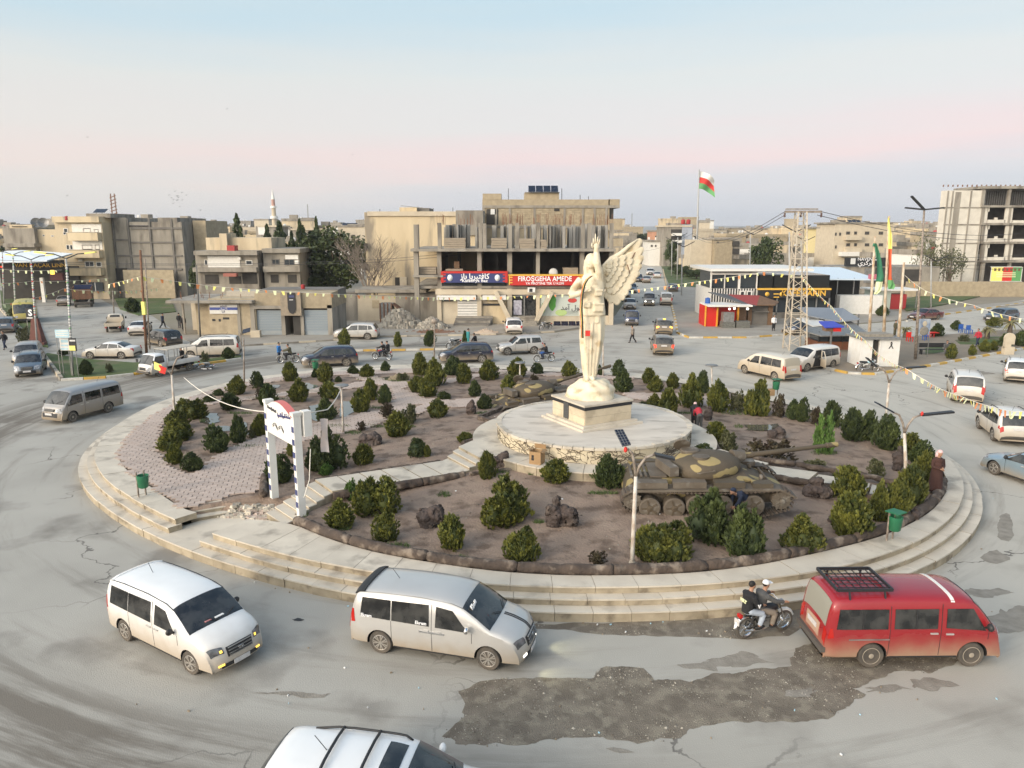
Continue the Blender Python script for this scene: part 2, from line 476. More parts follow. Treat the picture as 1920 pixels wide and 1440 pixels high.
for i,(u,v,w,hh)in enumerate([(1385,1237,55,9),(1330,1248,40,7),(1745,1284,38,9),(1660,1292,40,8),(1885,990,14,22),(1870,1045,26,12),(1850,1110,45,8),(1900,1165,60,24),(1165,1407,22,5),(1690,1105,45,9),(560,1300,60,5),(1190,699,40,3),(1830,700,30,3),(560,1163,10,3),(1500,1300,30,7)]):
 c=gp(u,v);k=12 if w<30 else 18
 pts=[]
 for j in range(k):
  a=2*math.pi*j/k;q=gp(u+w*math.cos(a)*(1+0.9*nz3(j,i,0,0.6)),v+hh*math.sin(a)*(1+0.9*nz3(j,i,4,0.6)))
  pts.append(q)
 struct(sheet('road_stain',pts,0.005+0.0002*i,M_damp if i!=13 else M_black,0.15 if w>30 else 0.06,0.08,i))
def inside(p,poly):
 x,y=p[0],p[1];c=False;n=len(poly);j=n-1
 for i in range(n):
  xi,yi,xj,yj=poly[i][0],poly[i][1],poly[j][0],poly[j][1]
  if(yi>y)!=(yj>y)and x<(xj-xi)*(y-yi)/(yj-yi)+xi:c=not c
  j=i
 return c
def scatter_stones(name,poly,n,r0,r1,mats,z,clump=0.0,squash=0.6):
 mb=MB();xs=[p[0]for p in poly];ys=[p[1]for p in poly];k=0
 while k<n:
  x,y=random.uniform(min(xs),max(xs)),random.uniform(min(ys),max(ys))
  k+=0.2
  if not inside((x,y),poly)or nz3(x,y,2,0.9)<clump*random.random()*2-0.3*clump:continue
  k+=0.8
  r=random.uniform(r0,r1)*(1 if random.random()<0.93 else 1.8)
  q=[Vector((math.cos(a)*r*random.uniform(0.7,1.2),math.sin(a)*r*random.uniform(0.7,1.2),0))for a in(0,1.6,3.1,4.7)]
  vs=[Vector((x,y,z-0.01))+p for p in q]+[Vector((x+random.uniform(-r,r)*0.3,y+random.uniform(-r,r)*0.3,z+r*squash))]
  mb.add(vs,[(0,1,4),(1,2,4),(2,3,4),(3,0,4)],random.choice(range(len(mats))))
 return mb.build(name,mats)
M_st1=mat('grey_stone',(0.30,0.275,0.23),(0.2,0.18,0.15),6,0.9)
M_st2=mat('pale_stone',(0.46,0.42,0.35),(0.36,0.33,0.28),6,0.9)
M_st3=mat('brown_stone',(0.14,0.115,0.09),(0.1,0.085,0.07),6,0.9)
pw=[(p.x,p.y)for p in px(pot)]
tag(scatter_stones('gravel',pw,6500,0.010,0.030,[M_st1,M_st2,M_st3,M_st3,M_st1],0.006,0.9),'loose gravel in the worn out patch of road by the front vans','gravel',kind='stuff')
tag(scatter_stones('gravel',[(p.x,p.y)for p in px(strip)],700,0.012,0.04,[M_st1,M_st2,M_st3],0.006,0.4),'loose gravel and grit along the foot of the front steps','gravel',kind='stuff')
M_litter=[mat('litter_white',(0.75,0.75,0.74),rough=0.6),mat('litter_blue',(0.35,0.55,0.65),rough=0.5),mat('litter_brown',(0.25,0.2,0.14),rough=0.9)]
lt=MB()
for(u,v)in[(477,1093),(516,1104),(543,1111),(1093,1169),(1097,1171),(1120,1172),(1243,1167),(1265,1163),(1173,1186),(1145,1172),(1220,1170),(1310,1188),(1325,1184),(1042,1387),(1123,1375),(1050,1325),(540,1305),(541,1320),(1750,1045),(1785,1048),(1790,1033),(1840,1030),(1862,935),(1780,905),(1610,1188),(1845,1190),(1650,1300),(1430,1328),(1130,1190),(1360,1185)]+[(random.uniform(100,1900),random.uniform(1130,1420))for _ in range(26)]:
 c=gp(u,v);s=random.uniform(0.012,0.032)
 lt.box((c.x,c.y,0.02),(s*2,s,0.03),random.uniform(0,3),random.choice((0,0,2,2,2,2,1)))
tag(lt.build('litter',M_litter),'scattered scraps of litter lying on the road','litter',kind='stuff')
# ------------------------------------------------------------------ round plaza
def polar_table(pts,z):
 t=[]
 for u,v in pts:
  d=gp(u,v,z)-PC;t.append((math.atan2(d.y,d.x),math.hypot(d.x,d.y)))
 t.sort();return t
def plook(t,a):
 while a<-math.pi:a+=2*math.pi
 while a>=math.pi:a-=2*math.pi
 tt=[(t[-1][0]-2*math.pi,t[-1][1])]+t+[(t[0][0]+2*math.pi,t[0][1])]
 for i in range(len(tt)-1):
  if tt[i][0]<=a<=tt[i+1][0]:
   k=(a-tt[i][0])/max(1e-9,tt[i+1][0]-tt[i][0]);return tt[i][1]+(tt[i+1][1]-tt[i][1])*k
 return tt[0][1]
ZW=0.78
rim_px=[(176,860),(185,829),(212,802),(237,785),(266,769),(297,754),(328,742),(406,722),(457,708.5),(566,697),(658,687),(763,684),(862,683),(1000,688),(1187,699),(1408,736),(1545,765),(1587,783),(1703,812),(1762,841),(1794,876),(1805,902),(1808,932),(1794,961),(1750,996),(1692,1028),(1616,1054),(1539,1070),(1445,1084),(1360,1091),(1272,1096),(1168,1099),(1085,1100),(960,1097),(820,1086),(685,1069),(630,1060),(580,1047),(530,1037),(480,1022),(430,1008),(394,996),(321,970),(287,953),(262,940),(228,917),(203,900),(180,879)]
in_px=[(545,978),(600,1004),(708,1037),(798,1052),(960,1074),(1150,1079),(1330,1071),(1400,1062),(1546,1033),(1662,1002),(1721,975),(1756,949),(1776,917),(1770,884),(1735,848),(1685,823),(1600,797),(1535,772),(1408,745),(1187,708),(1000,696),(862,690),(763,692),(658,696),(555,704),(459,718),(424,726),(380,739),(333,758),(292,777),(255,806),(234,829),(221,853),(228,870),(257,897),(287,914),(327,943),(357,961)]
T_rim=polar_table(rim_px,ZW);T_in=polar_table(in_px,ZW)
def smooth_table(t,w,n=180):
 return[(-math.pi+2*math.pi*i/n,sum(plook(t,-math.pi+2*math.pi*(i+k)/n)for k in range(-w,w+1))/(2*w+1))for i in range(n)]
T_rim=smooth_table(T_rim,4);T_in2=smooth_table(T_in,1)
def rimr(a,off=0.0):return plook(T_rim,a)+off
def inr(a):return min(plook(T_in2,a),rimr(a)-0.45)
def pol(a,r,z):return(PC.x+r*math.cos(a),PC.y+r*math.sin(a),z)
def ang(u,v,z=ZW):
 d=gp(u,v,z)-PC;return math.atan2(d.y,d.x)
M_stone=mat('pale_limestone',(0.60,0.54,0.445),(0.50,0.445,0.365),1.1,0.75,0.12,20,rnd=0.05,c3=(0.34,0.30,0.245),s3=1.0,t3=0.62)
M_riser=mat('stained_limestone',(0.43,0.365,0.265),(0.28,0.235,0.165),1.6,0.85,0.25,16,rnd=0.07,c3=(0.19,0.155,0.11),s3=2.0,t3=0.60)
GA,GB=ang(345,968),ang(400,998)
if GA<0:GA+=2*math.pi
if GB<0:GB+=2*math.pi
def ring_slabs(parent,name,r_in,r_out,z0,z1,a0,a1,seg,lip=0.03):
 n=max(1,round((a1-a0)*22.5/seg))
 for i in range(n):
  b0=a0+(a1-a0)*i/n;b1=a0+(a1-a0)*(i+1)/n
  e=0.006/22
  dz=random.uniform(-0.006,0.004);dr=random.uniform(-0.012,0.012)
  mb=MB();q=[b0+e,(b0+b1)/2,b1-e];top=[];bot=[]
  vs=[]
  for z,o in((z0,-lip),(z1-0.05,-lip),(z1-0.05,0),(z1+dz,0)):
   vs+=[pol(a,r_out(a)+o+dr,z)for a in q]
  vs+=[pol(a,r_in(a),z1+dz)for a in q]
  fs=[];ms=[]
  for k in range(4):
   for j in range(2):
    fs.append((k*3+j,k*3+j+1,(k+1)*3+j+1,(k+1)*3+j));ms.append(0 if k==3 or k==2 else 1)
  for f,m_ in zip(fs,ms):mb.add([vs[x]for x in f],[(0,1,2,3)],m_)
  for end,rev in((0,False),(2,True)):
   f=[vs[k*3+end]for k in range(5)]+[pol(q[end],r_in(q[end]),z0)]
   if not rev:f.reverse()
   mb.add(f,[tuple(range(6))],1)
  mb.build(name,[M_stone,M_riser],parent)
plaza=thing('plaza_steps',None,None);plaza['kind']='structure'
vis0,vis1=R(170),R(390)
base_r=lambda a:rimr(a,0.72)
ring_slabs(plaza,'kerb_slab',lambda a:rimr(a,0.2),lambda a:rimr(a,0.72),0,0.33,R(170),R(380),1.1)
ring_slabs(plaza,'kerb_slab',lambda a:rimr(a,0.2),lambda a:rimr(a,0.72),0,0.33,R(20),R(170),4.0)
for zz0,zz1,o1,o0 in((0.33,0.55,0.34,-0.1),):
 ring_slabs(plaza,'step_slab',lambda a:rimr(a,-0.2),lambda a:rimr(a,0.34),0.33,0.55,R(170),GA+0.004,1.1)
 ring_slabs(plaza,'step_slab',lambda a:rimr(a,-0.2),lambda a:rimr(a,0.34),0.33,0.55,GB-0.014,R(380),1.1)
 ring_slabs(plaza,'step_slab',lambda a:rimr(a,-0.2),lambda a:rimr(a,0.34),0.33,0.55,R(20),R(170),4.0)
ring_slabs(plaza,'paving_slab',inr,lambda a:rimr(a),0.55,ZW,R(170),GA,1.3)
ring_slabs(plaza,'paving_slab',inr,lambda a:rimr(a),0.55,ZW,GB,R(380),1.3)
ring_slabs(plaza,'paving_slab',inr,lambda a:rimr(a),0.55,ZW,R(20),R(170),4.0)
mb=MB();n=8;vs=[]
for i in range(n+1):
 a=GA-0.01+(GB-GA+0.03)*i/n;vs+=[pol(a,rimr(a,0.3),0.334),pol(a,inr(a)-1.2,0.334)]
mb.add(vs,[(2*i,2*i+2,2*i+3,2*i+1)for i in range(n)],0)
mb.build('landing',[M_stone],plaza)
DC=Vector((3.92,34.9,0))
def soil_z(x,y):
 d=math.hypot(x-DC.x,y-DC.y)
 k=max(0.0,min(1.0,(11.5-d)/6.0));k=k*k*(3-2*k)
 front=max(0.0,min(1.0,(38-y)/3.0))
 return 0.77+0.40*k*(0.35+0.65*front)+0.035*nz3(x,y,0,0.7)+0.02*nz3(x,y,3,2.5)
def soil_pt(u,v):
 z=0.8
 for _ in range(4):
  p=gp(u,v,z);z=soil_z(p.x,p.y)
 return Vector((p.x,p.y,z))
M_soil=mat('brown_garden_soil',(0.222,0.160,0.122),(0.285,0.215,0.165),1.3,0.95,1.0,11,c3=(0.135,0.095,0.070),s3=1.4,t3=0.57)
mb=MB();vs=[];fs=[];na,nr=144,60
notch0,notch1=ang(362,963),ang(512,972)
notch0=notch0%(2*math.pi);notch1=notch1%(2*math.pi)
for i in range(na):
 a=2*math.pi*i/na
 r1=inr(a)+0.03
 if notch0-0.01<a<notch1+0.005:r1-=2.4
 for j in range(nr+1):
  r=r1*j/nr;x,y=PC.x+r*math.cos(a),PC.y+r*math.sin(a)
  vs.append((x,y,soil_z(x,y)if j<nr else 0.5))
for i in range(na):
 for j in range(nr):
  i2=(i+1)%na
  fs.append((i*(nr+1)+j,i*(nr+1)+j+1,i2*(nr+1)+j+1,i2*(nr+1)+j))
mb.add(vs,fs,0,True)
struct(mb.build('garden_soil',M_soil))
P1a=px([(345,953),(327,943),(287,913),(257,897),(228,870),(221,853),(234,827),(255,805),(292,775),(333,756),(380,737),(424,724),(459,717),(555,702),(658,696),(650,703),(555,710),(500,718),(440,728),(400,738),(375,750),(351,757),(313,780),(301,803),(294,844),(310,867),(345,888),(362,888),(392,864),(435,838),(505,815),(508,862),(494,897),(491,919),(441,929),(400,940),(362,950)],ZW)
P1b=px([(505,815),(600,792),(717,768),(734,777),(711,797),(626,815),(555,830),(508,862)],ZW)
P1c=px([(717,768),(740,748),(731,727),(687,718),(650,702),(690,702),(731,716),(772,716),(757,730),(800,748),(848,751),(947,741),(947,754),(860,765),(812,760),(787,777),(734,777)],ZW)
P1d=px([(368,762),(451,752),(514,745),(580,738),(677,727),(690,720),(680,716),(580,731),(514,738),(451,745),(360,755)],ZW)
P1e=px([(650,697),(763,692),(862,690),(1000,697),(1187,708),(1187,714),(1000,703),(862,697),(763,700),(690,703)],ZW)
P1f=px([(1170,737),(1290,739),(1380,752),(1385,765),(1280,760),(1175,748)],ZW)
P1g=px([(833,712),(892,702),(950,696),(955,700),(895,708),(836,720)],ZW)
paths=[P1a,P1b,P1c,P1d,P1e,P1f,P1g]
M_paver=mat('pink_paver',(0.47,0.385,0.335),(0.385,0.31,0.265),0.7,0.85,0.2,20,rnd=0.10,c3=(0.27,0.22,0.185),s3=0.5,t3=0.63)
base=[sheet('paver_bed',P,0.796+0.0015*i,M_soil)for i,P in enumerate(paths)]
pavers=[]
PW,PD,rot=0.40,0.27,R(14)
ca,sa=math.cos(rot),math.sin(rot)
bb=[(min(p.x for p in P),max(p.x for p in P),min(p.y for p in P),max(p.y for p in P))for P in paths]
for i in range(-70,75):
 for j in range(-130,110):
  lx=(i+0.5*(j%2))*PW;ly=j*PD
  x,y=PC.x+lx*ca-ly*sa,PC.y-2+lx*sa+ly*ca
  for P,q in zip(paths,bb):
   if q[0]<x<q[1]and q[2]<y<q[3]and inside((x,y),P):pavers.append((x,y));break
pavers.sort(key=lambda p:p[1])
paving=thing('brick_paving',None,None);paving['kind']='structure'
pmes=[]
for k in range(4):
 mb=MB();mb.box((0,0,0),(PW-0.014,PD-0.014,0.05),0,0,0.965);pmes.append(mb.mesh('paver',M_paver))
stuffm=MB()
for k,(x,y)in enumerate(pavers):
 if nz3(x,y,8,0.8)>0.62:continue
 z=0.805+0.012*nz3(x,y,1,1.2)+random.uniform(-0.005,0.005);rz=rot+random.uniform(-0.03,0.03)
 if k<300:
  o=mobj('paver',pmes[k%4],paving,(x,y,z),rz);o.rotation_euler[0]=random.uniform(-0.02,0.02)
 else:stuffm.box((x,y,z),(PW-0.014,PD-0.014,0.05),rz,0,0.965)
o=stuffm.build('pavers',M_paver,paving);o['kind']='stuff'
for o in base:o.parent=paving
M_water=mat('puddle_water',(0.10,0.09,0.07),rough=0.03,spec=0.9)
M_mud=mat('wet_mud',(0.085,0.065,0.045),(0.12,0.095,0.07),1,0.45)
for i,l in enumerate([[(380,775),(410,774),(412,790),(392,794),(378,790)],[(384,800),(420,797),(440,806),(400,808)],[(450,790),(463,790),(465,812),(452,815)],[(500,720),(524,720),(522,726),(505,728)],[(575,716),(592,722),(600,732),(585,732),(560,722)],[(578,760),(600,757),(600,790),(585,788)],[(632,780),(640,752),(660,752),(668,770),(650,780)],[(716,708),(745,700),(760,706),(730,714)],[(1395,796),(1460,794),(1450,806),(1405,808)],[(513,812),(535,808),(520,822)],[(1395,800),(1420,795),(1408,806)]]):
 P=px(l,0.83);c=sum(P,Vector())/len(P)
 struct(sheet('puddle',P,max(soil_z(p.x,p.y)for p in P+[c])+0.012+0.001*i,M_water,0.25,0.3,i))
M_kerbst=mat('brown_artificial_stone',(0.098,0.072,0.056),(0.055,0.041,0.033),2.2,0.9,1.0,9,c3=(0.23,0.185,0.145),s3=2.0,t3=0.60)
def log_edge(pts,rad,name,label,seg=2.4,z=None):
 """low wall of rough stone logs following a line"""
 t=thing(name,label,'garden edging')
 P=[Vector(p)for p in pts];L=[0]
 for i in range(1,len(P)):L.append(L[-1]+(P[i]-P[i-1]).length)
 def atl(s):
  for i in range(1,len(P)):
   if s<=L[i]+1e-6:
    k=(s-L[i-1])/(L[i]-L[i-1]);return P[i-1].lerp(P[i],k)
  return P[-1]
 n=max(1,round(L[-1]/seg))
 for i in range(n):
  s0,s1=L[-1]*i/n,L[-1]*(i+1)/n-0.02;k=26
  mb=MB();pp=[];rr=[]
  for j in range(k+1):
   p=atl(s0+(s1-s0)*j/k);q=p.copy();q.z+=rad*0.45+0.03*nz3(p.x,p.y,5,1.5)
   pp.append(q);rr.append(rad*(1+0.16*nz3(p.x,p.y,1,3)+0.10*nz3(p.x,p.y,1,9))*(0.86 if j in(0,k)else 1))
  mb.tube(pp,rr,10);
  for x in range(len(mb.v)):
   a,b,c=mb.v[x];d=0.06*noise.noise(Vector((a*3,b*3,c*7)))+0.03*noise.noise(Vector((a*9,b*9,c*14)))
   mb.v[x]=(a+d,b-d,c+d)
  mb.build('edging_stone',M_kerbst,t)
 return t
edge=[]
for i in range(0,61):
 a0,a1=ang(545,985)%(2*math.pi),ang(1776,905)%(2*math.pi)
 if a1<a0:a1+=2*math.pi
 a=a0+(a1-a0)*i/60;edge.append(pol(a,inr(a)-0.2,ZW))
log_edge(edge,0.19,'stone_edging','low dark brown stone edging round the front flower bed',3.0)
t=thing('broken_steps','broken limestone steps between the front landing and the brick paving','steps')
A,B=gp(358,975,0.4),gp(476,955,0.4);dirv=(B-A).normalized();nrm_=Vector((-dirv.y,dirv.x,0))
for k,(z1,ln)in enumerate(((0.45,3.4),(0.60,1.5),(0.74,1.2))):
 mb=MB();c=A+dirv*(ln/2)+nrm_*(0.12+0.30*k)
 mb.box((c.x,c.y,(z1+0.3)/2),(ln,0.34,z1-0.3),math.atan2(dirv.y,dirv.x),1)
 mb.box((c.x,c.y,z1+0.02),(ln+0.04,0.37,0.04),math.atan2(dirv.y,dirv.x)+0.01,0)
 mb.build('step',[M_stone,M_riser],t)
L0a,L0b,L1a,L1b=gp(356,968,.3),gp(524,976,.3),gp(398,943,.74),gp(548,944,.74)
def slope(a,b):
 p=L0a.lerp(L0b,a).lerp(L1a.lerp(L1b,a),b);return Vector((p.x,p.y,.30+.44*b**1.5+.03*nz3(p.x,p.y,3,2)))
sl_=MB();sl_.add([slope(i/12,j/6)for i in range(13)for j in range(7)],[(i*7+j,(i+1)*7+j,(i+1)*7+j+1,i*7+j+1)for i in range(12)for j in range(6)],0,True);struct(sl_.build('broken_ground',M_soil))
rb=MB()
for k in range(230):
 a_,b_=.30+.68*random.random(),random.random()**1.3*.95;p=slope(a_,b_);r_=random.uniform(.05,.17)
 rb.box(p+Vector((0,0,r_*.25)),(r_*random.uniform(1,2.4),r_*1.3,r_*.7),random.uniform(0,3),random.randrange(4),random.uniform(.6,.95))
tag(rb.build('rubble',[M_st2,M_stone,M_st1,M_paver]),'broken slabs and rubble heaped beside the steps under the gate','rubble',kind='stuff')
def stair(name,label,a0,a1,b0,b1,za,zb,n,cat='steps'):
 """treads from line a0-a1 at height za down to line b0-b1 at height zb"""
 t=thing(name,label,cat)
 a0,a1,b0,b1=[Vector(p)for p in(a0,a1,b0,b1)]
 for k in range(n):
  z=za+(zb-za)*(k+1)/(n+1)
  p=[a0.lerp(b0,k/n),a1.lerp(b1,k/n),a1.lerp(b1,(k+1)/n),a0.lerp(b0,(k+1)/n)]
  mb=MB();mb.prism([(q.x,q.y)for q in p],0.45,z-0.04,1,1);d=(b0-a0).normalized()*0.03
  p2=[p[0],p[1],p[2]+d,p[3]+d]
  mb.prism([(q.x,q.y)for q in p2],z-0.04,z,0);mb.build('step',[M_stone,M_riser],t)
 return t
ZS=1.20;ZR=1.55;ZD=2.25
sA0,sA1=gp(590,899,ZS),gp(622,921,ZS)
stair('stone_steps','six limestone steps rising through the white gate',sA0,sA1,gp(500,957,ZW),gp(534,979,ZW),ZS,0.62,6)
sB0,sB1=gp(829,864,ZS),gp(868,884,ZS)
walk=thing('raised_walk',None,None);walk['kind']='structure'
n=6
for k in range(n):
 f=0.004
 p=[sA0.lerp(sB0,k/n+f),sA1.lerp(sB1,k/n+f),sA1.lerp(sB1,(k+1)/n-f),sA0.lerp(sB0,(k+1)/n-f)]
 mb=MB();mb.prism([(q.x,q.y)for q in p],0.5,ZS+random.uniform(-0.005,0.005),1,0);mb.build('paving_slab',[M_stone,M_riser],walk)
for q0,q1,rad,lab in((sA0,sB0,0.15,'rough dark stone edging along the back of the raised walk'),(sA1,sB1,0.17,'rough dark stone edging along the front of the raised walk')):
 d=(q1-q0).normalized();nn=Vector((-d.y,d.x,0))*(0.16 if q0 is sA0 else-0.16)
 log_edge([q0+nn+Vector((0,0,-0.22)),q0.lerp(q1,0.5)+nn+Vector((0,0,-0.2)),q1+nn+Vector((0,0,-0.2))],rad,'stone_edging',lab,1.6)
c0,c1=gp(866,836,ZR),gp(912,858,ZR)
stair('stone_steps','three limestone steps from the raised walk to the monument platform',gp(860,836,ZR),gp(905,860,ZR),sB0+Vector((0,0,0)),sB1,ZR,ZS-0.12,3)
mb=MB();mb.prism([(q.x,q.y)for q in px([(860,837),(905,861),(985,842),(930,815),(885,826)],ZR)],0.6,ZR-0.002,1,0)
mb.build('platform_landing',[M_stone,M_riser],walk)
plat=thing('monument_platform','round stone platform with crazy-paved rim carrying the winged statue','platform',(DC.x,DC.y,0))
n=36
for i in range(n):
 a0,a1=2*math.pi*i/n+0.002,2*math.pi*(i+1)/n-0.002
 q=[(5.78*math.cos(a),5.78*math.sin(a))for a in(a0,(a0+a1)/2,a1)]+[(4.3*math.cos(a),4.3*math.sin(a))for a in(a1,a0)]
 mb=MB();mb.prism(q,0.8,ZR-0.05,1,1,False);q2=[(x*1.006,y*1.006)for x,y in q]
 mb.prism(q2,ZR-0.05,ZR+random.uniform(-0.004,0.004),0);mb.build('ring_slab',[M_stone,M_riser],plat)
def crazy_material():
 m=mat('crazy_paved_wall',(0.60,0.525,0.38),(0.50,0.43,0.31),1.5,0.85,0.2,14)
 t_=m.node_tree;N=t_.nodes;L=t_.links;b=N['Principled BSDF'];base_=b.inputs['Base Color'].links[0].from_socket
 tcn=N.new('ShaderNodeTexCoord');vo=N.new('ShaderNodeTexVoronoi');vo.feature='DISTANCE_TO_EDGE';vo.inputs['Scale'].default_value=1.5
 w=N.new('ShaderNodeTexNoise');w.inputs['Scale'].default_value=2.2;va=N.new('ShaderNodeVectorMath');va.operation='MULTIPLY_ADD';va.inputs[1].default_value=(0.8,0.8,0.8)
 L.new(tcn.outputs['Object'],w.inputs['Vector']);L.new(w.outputs['Color'],va.inputs[0]);L.new(tcn.outputs['Object'],va.inputs[2]);L.new(va.outputs[0],vo.inputs['Vector'])
 mr=N.new('ShaderNodeMapRange');mr.inputs[1].default_value=0.012;mr.inputs[2].default_value=0.028;mr.inputs[3].default_value=1;mr.inputs[4].default_value=0
 L.new(vo.outputs[0],mr.inputs[0]);mx=N.new('ShaderNodeMix');mx.data_type='RGBA';L.new(mr.outputs[0],mx.inputs[0]);L.new(base_,mx.inputs[6]);mx.inputs[7].default_value=(0.10,0.08,0.06,1)
 L.new(mx.outputs[2],b.inputs['Base Color'])
 return m
mb=MB();mb.lathe([(4.62,1.2),(4.60,ZD-0.1)],72,m=0,smooth=True,caps=False);mb.build('rim_wall',crazy_material(),plat)
cj=MB();random.seed(3)
for i in range(120):
 a=random.uniform(math.pi,2*math.pi);z=random.uniform(1.6,2.0);d=random.choice((-1,1));pp=[]
 for k in range(6):
  pp.append((4.615*math.cos(a),4.615*math.sin(a),min(2.13,max(1.56,z))));a+=d*random.uniform(0.01,0.05);z+=random.uniform(-0.12,0.14)
 cj.tube(pp,0.012,4,smooth=False)
o=cj.build('joint',mat('dark_mortar',(0.11,0.085,0.06),rough=0.9),plat);o['kind']='stuff'
n=64
for i in range(n):
 a0,a1=2*math.pi*i/n+0.003,2*math.pi*(i+1)/n-0.003;jj=random.uniform(-0.03,0.04)
 q=[((4.66+jj)*math.cos(a),(4.66+jj)*math.sin(a))for a in(a0,a1)]+[(4.42*math.cos(a),4.42*math.sin(a))for a in(a1,a0)]
 mb=MB();mb.prism(q,ZD-0.1,ZD+random.uniform(0.0,0.03));mb.build('rim_stone',M_stone,plat)
M_plat=mat('platform_paving',(0.62,0.565,0.49),(0.50,0.45,0.385),0.8,0.75,0.1,14,c3=(0.40,0.355,0.30),s3=1.2,t3=0.6,stretch=(0.6,1.6,1))
mb=MB();mb.prism([(4.43*math.cos(2*math.pi*k/72),4.43*math.sin(2*math.pi*k/72))for k in range(72)],ZD-0.15,ZD-0.004,0,0,False)
mb.build('platform_floor',M_plat,plat)
rw=thing('stepping_walk','line of pale stone slabs leading right from the monument platform','path')
for k,(l,z)in enumerate([([(1322,846),(1352,842),(1400,858),(1372,866)],1.42),([(1374,867),(1402,859),(1441,868),(1425,882)],1.30),([(1441,873),(1533,885),(1516,899),(1440,889)],1.18),([(1535,889),(1580,896),(1575,913),(1519,901)],1.08),([(1583,898),(1632,906),(1625,924),(1578,915)],1.0),([(1635,908),(1690,922),(1682,942),(1630,926)],0.93)]):
 q=px(l,z);mb=MB();mb.prism([(p.x,p.y)for p in q],0.6,z,1,0);mb.build('paving_slab',[M_stone,M_riser],rw)
log_edge([gp(1395,858,1.25),gp(1460,868,1.15),gp(1540,880,1.05),gp(1640,898,0.95),gp(1700,915,0.85)],0.13,'stone_edging','rough dark stone edging behind the slabs right of the statue',2.0)
log_edge([gp(1440,895,1.05),gp(1510,907,1.0),gp(1600,925,0.9),gp(1650,940,0.85)],0.14,'stone_edging','rough dark stone edging between the slabs and the camouflaged tank',2.0)
log_edge([gp(868,835,1.2),gp(892,828,1.2)],0.15,'stone_edging','short dark stone edging at the left end of the platform ring',2.0)
log_edge([gp(880,893,1.05),gp(930,888,1.05),gp(985,880,1.1)],0.13,'stone_edging','rough dark stone edging below the steps left of the cardboard box',2.0)
log_edge([gp(494,930,0.8),gp(496,895,0.85)],0.17,'stone_edging','upright log-shaped stone beside the far gate pillar',2.0)
# ------------------------------------------------------------------ vehicles
DUST=(0.34,0.262,0.17)
def paint(name,c,dusty=0.55,top=0.0,z1=1.0,rough=0.25,metal=0.0,coat=0.6):
 return mat(name,c,tuple(k*0.93 for k in c),1.5,rough,coat=coat,metal=metal,dust=(DUST,0.15,z1,top)if dusty else None)
PT=dict(white=paint('white_car_paint',(0.80,0.80,0.79),z1=1.5),white2=paint('dusty_white_car_paint',(0.72,0.70,0.66),z1=1.55,top=0.08),beige=paint('beige_car_paint',(0.66,0.60,0.50),z1=1.9,top=0.15),silver=paint('silver_car_paint',(0.56,0.55,0.53),metal=0.35,rough=0.3,z1=0.85,top=0.05),grey=paint('grey_car_paint',(0.34,0.34,0.345),metal=0.4,rough=0.35,z1=1.3,top=0.1),red=paint('red_car_paint',(0.29,0.008,0.016),z1=1.0,top=0.03),navy=paint('navy_car_paint',(0.015,0.022,0.045),z1=0.95,top=0.02),black=paint('black_car_paint',(0.015,0.015,0.017),z1=0.9,top=0.03),brown=paint('dusty_brown_car_paint',(0.10,0.085,0.07),z1=1.3,top=0.1),maroon=paint('maroon_car_paint',(0.12,0.025,0.03),z1=0.7,top=0.05),blue=paint('pale_blue_car_paint',(0.27,0.36,0.43),metal=0.3,rough=0.3,z1=0.8,top=0.03),dblue=paint('dark_blue_car_paint',(0.02,0.04,0.11),z1=0.8,top=0.03),slate=paint('slate_blue_car_paint',(0.10,0.14,0.19),metal=0.3,rough=0.3,z1=0.8,top=0.05))
M_trim=mat('black_plastic_trim',(0.022,0.022,0.023),rough=0.55)
M_dtrim=mat('dusty_plastic_trim',(0.09,0.08,0.07),rough=0.8)
M_arch=mat('wheel_arch_lining',(0.015,0.015,0.015),rough=0.95)
M_head=mat('headlamp_glass',(0.55,0.56,0.58),(0.12,0.12,0.13),9,0.08,spec=0.8)
M_head_d=mat('dark_headlamp_glass',(0.05,0.052,0.055),(0.18,0.18,0.19),7,0.08,spec=0.8)
M_plate=mat('number_plate',(0.62,0.60,0.58),(0.5,0.48,0.47),8,0.6)
M_rim=mat('alloy_rim',(0.42,0.40,0.37),(0.30,0.27,0.23),6,0.4,metal=0.4)
M_rimd=mat('dusty_steel_rim',(0.36,0.31,0.24),(0.24,0.21,0.17),6,0.75)
M_seat=mat('dim_cabin',(0.10,0.095,0.09),rough=0.8)
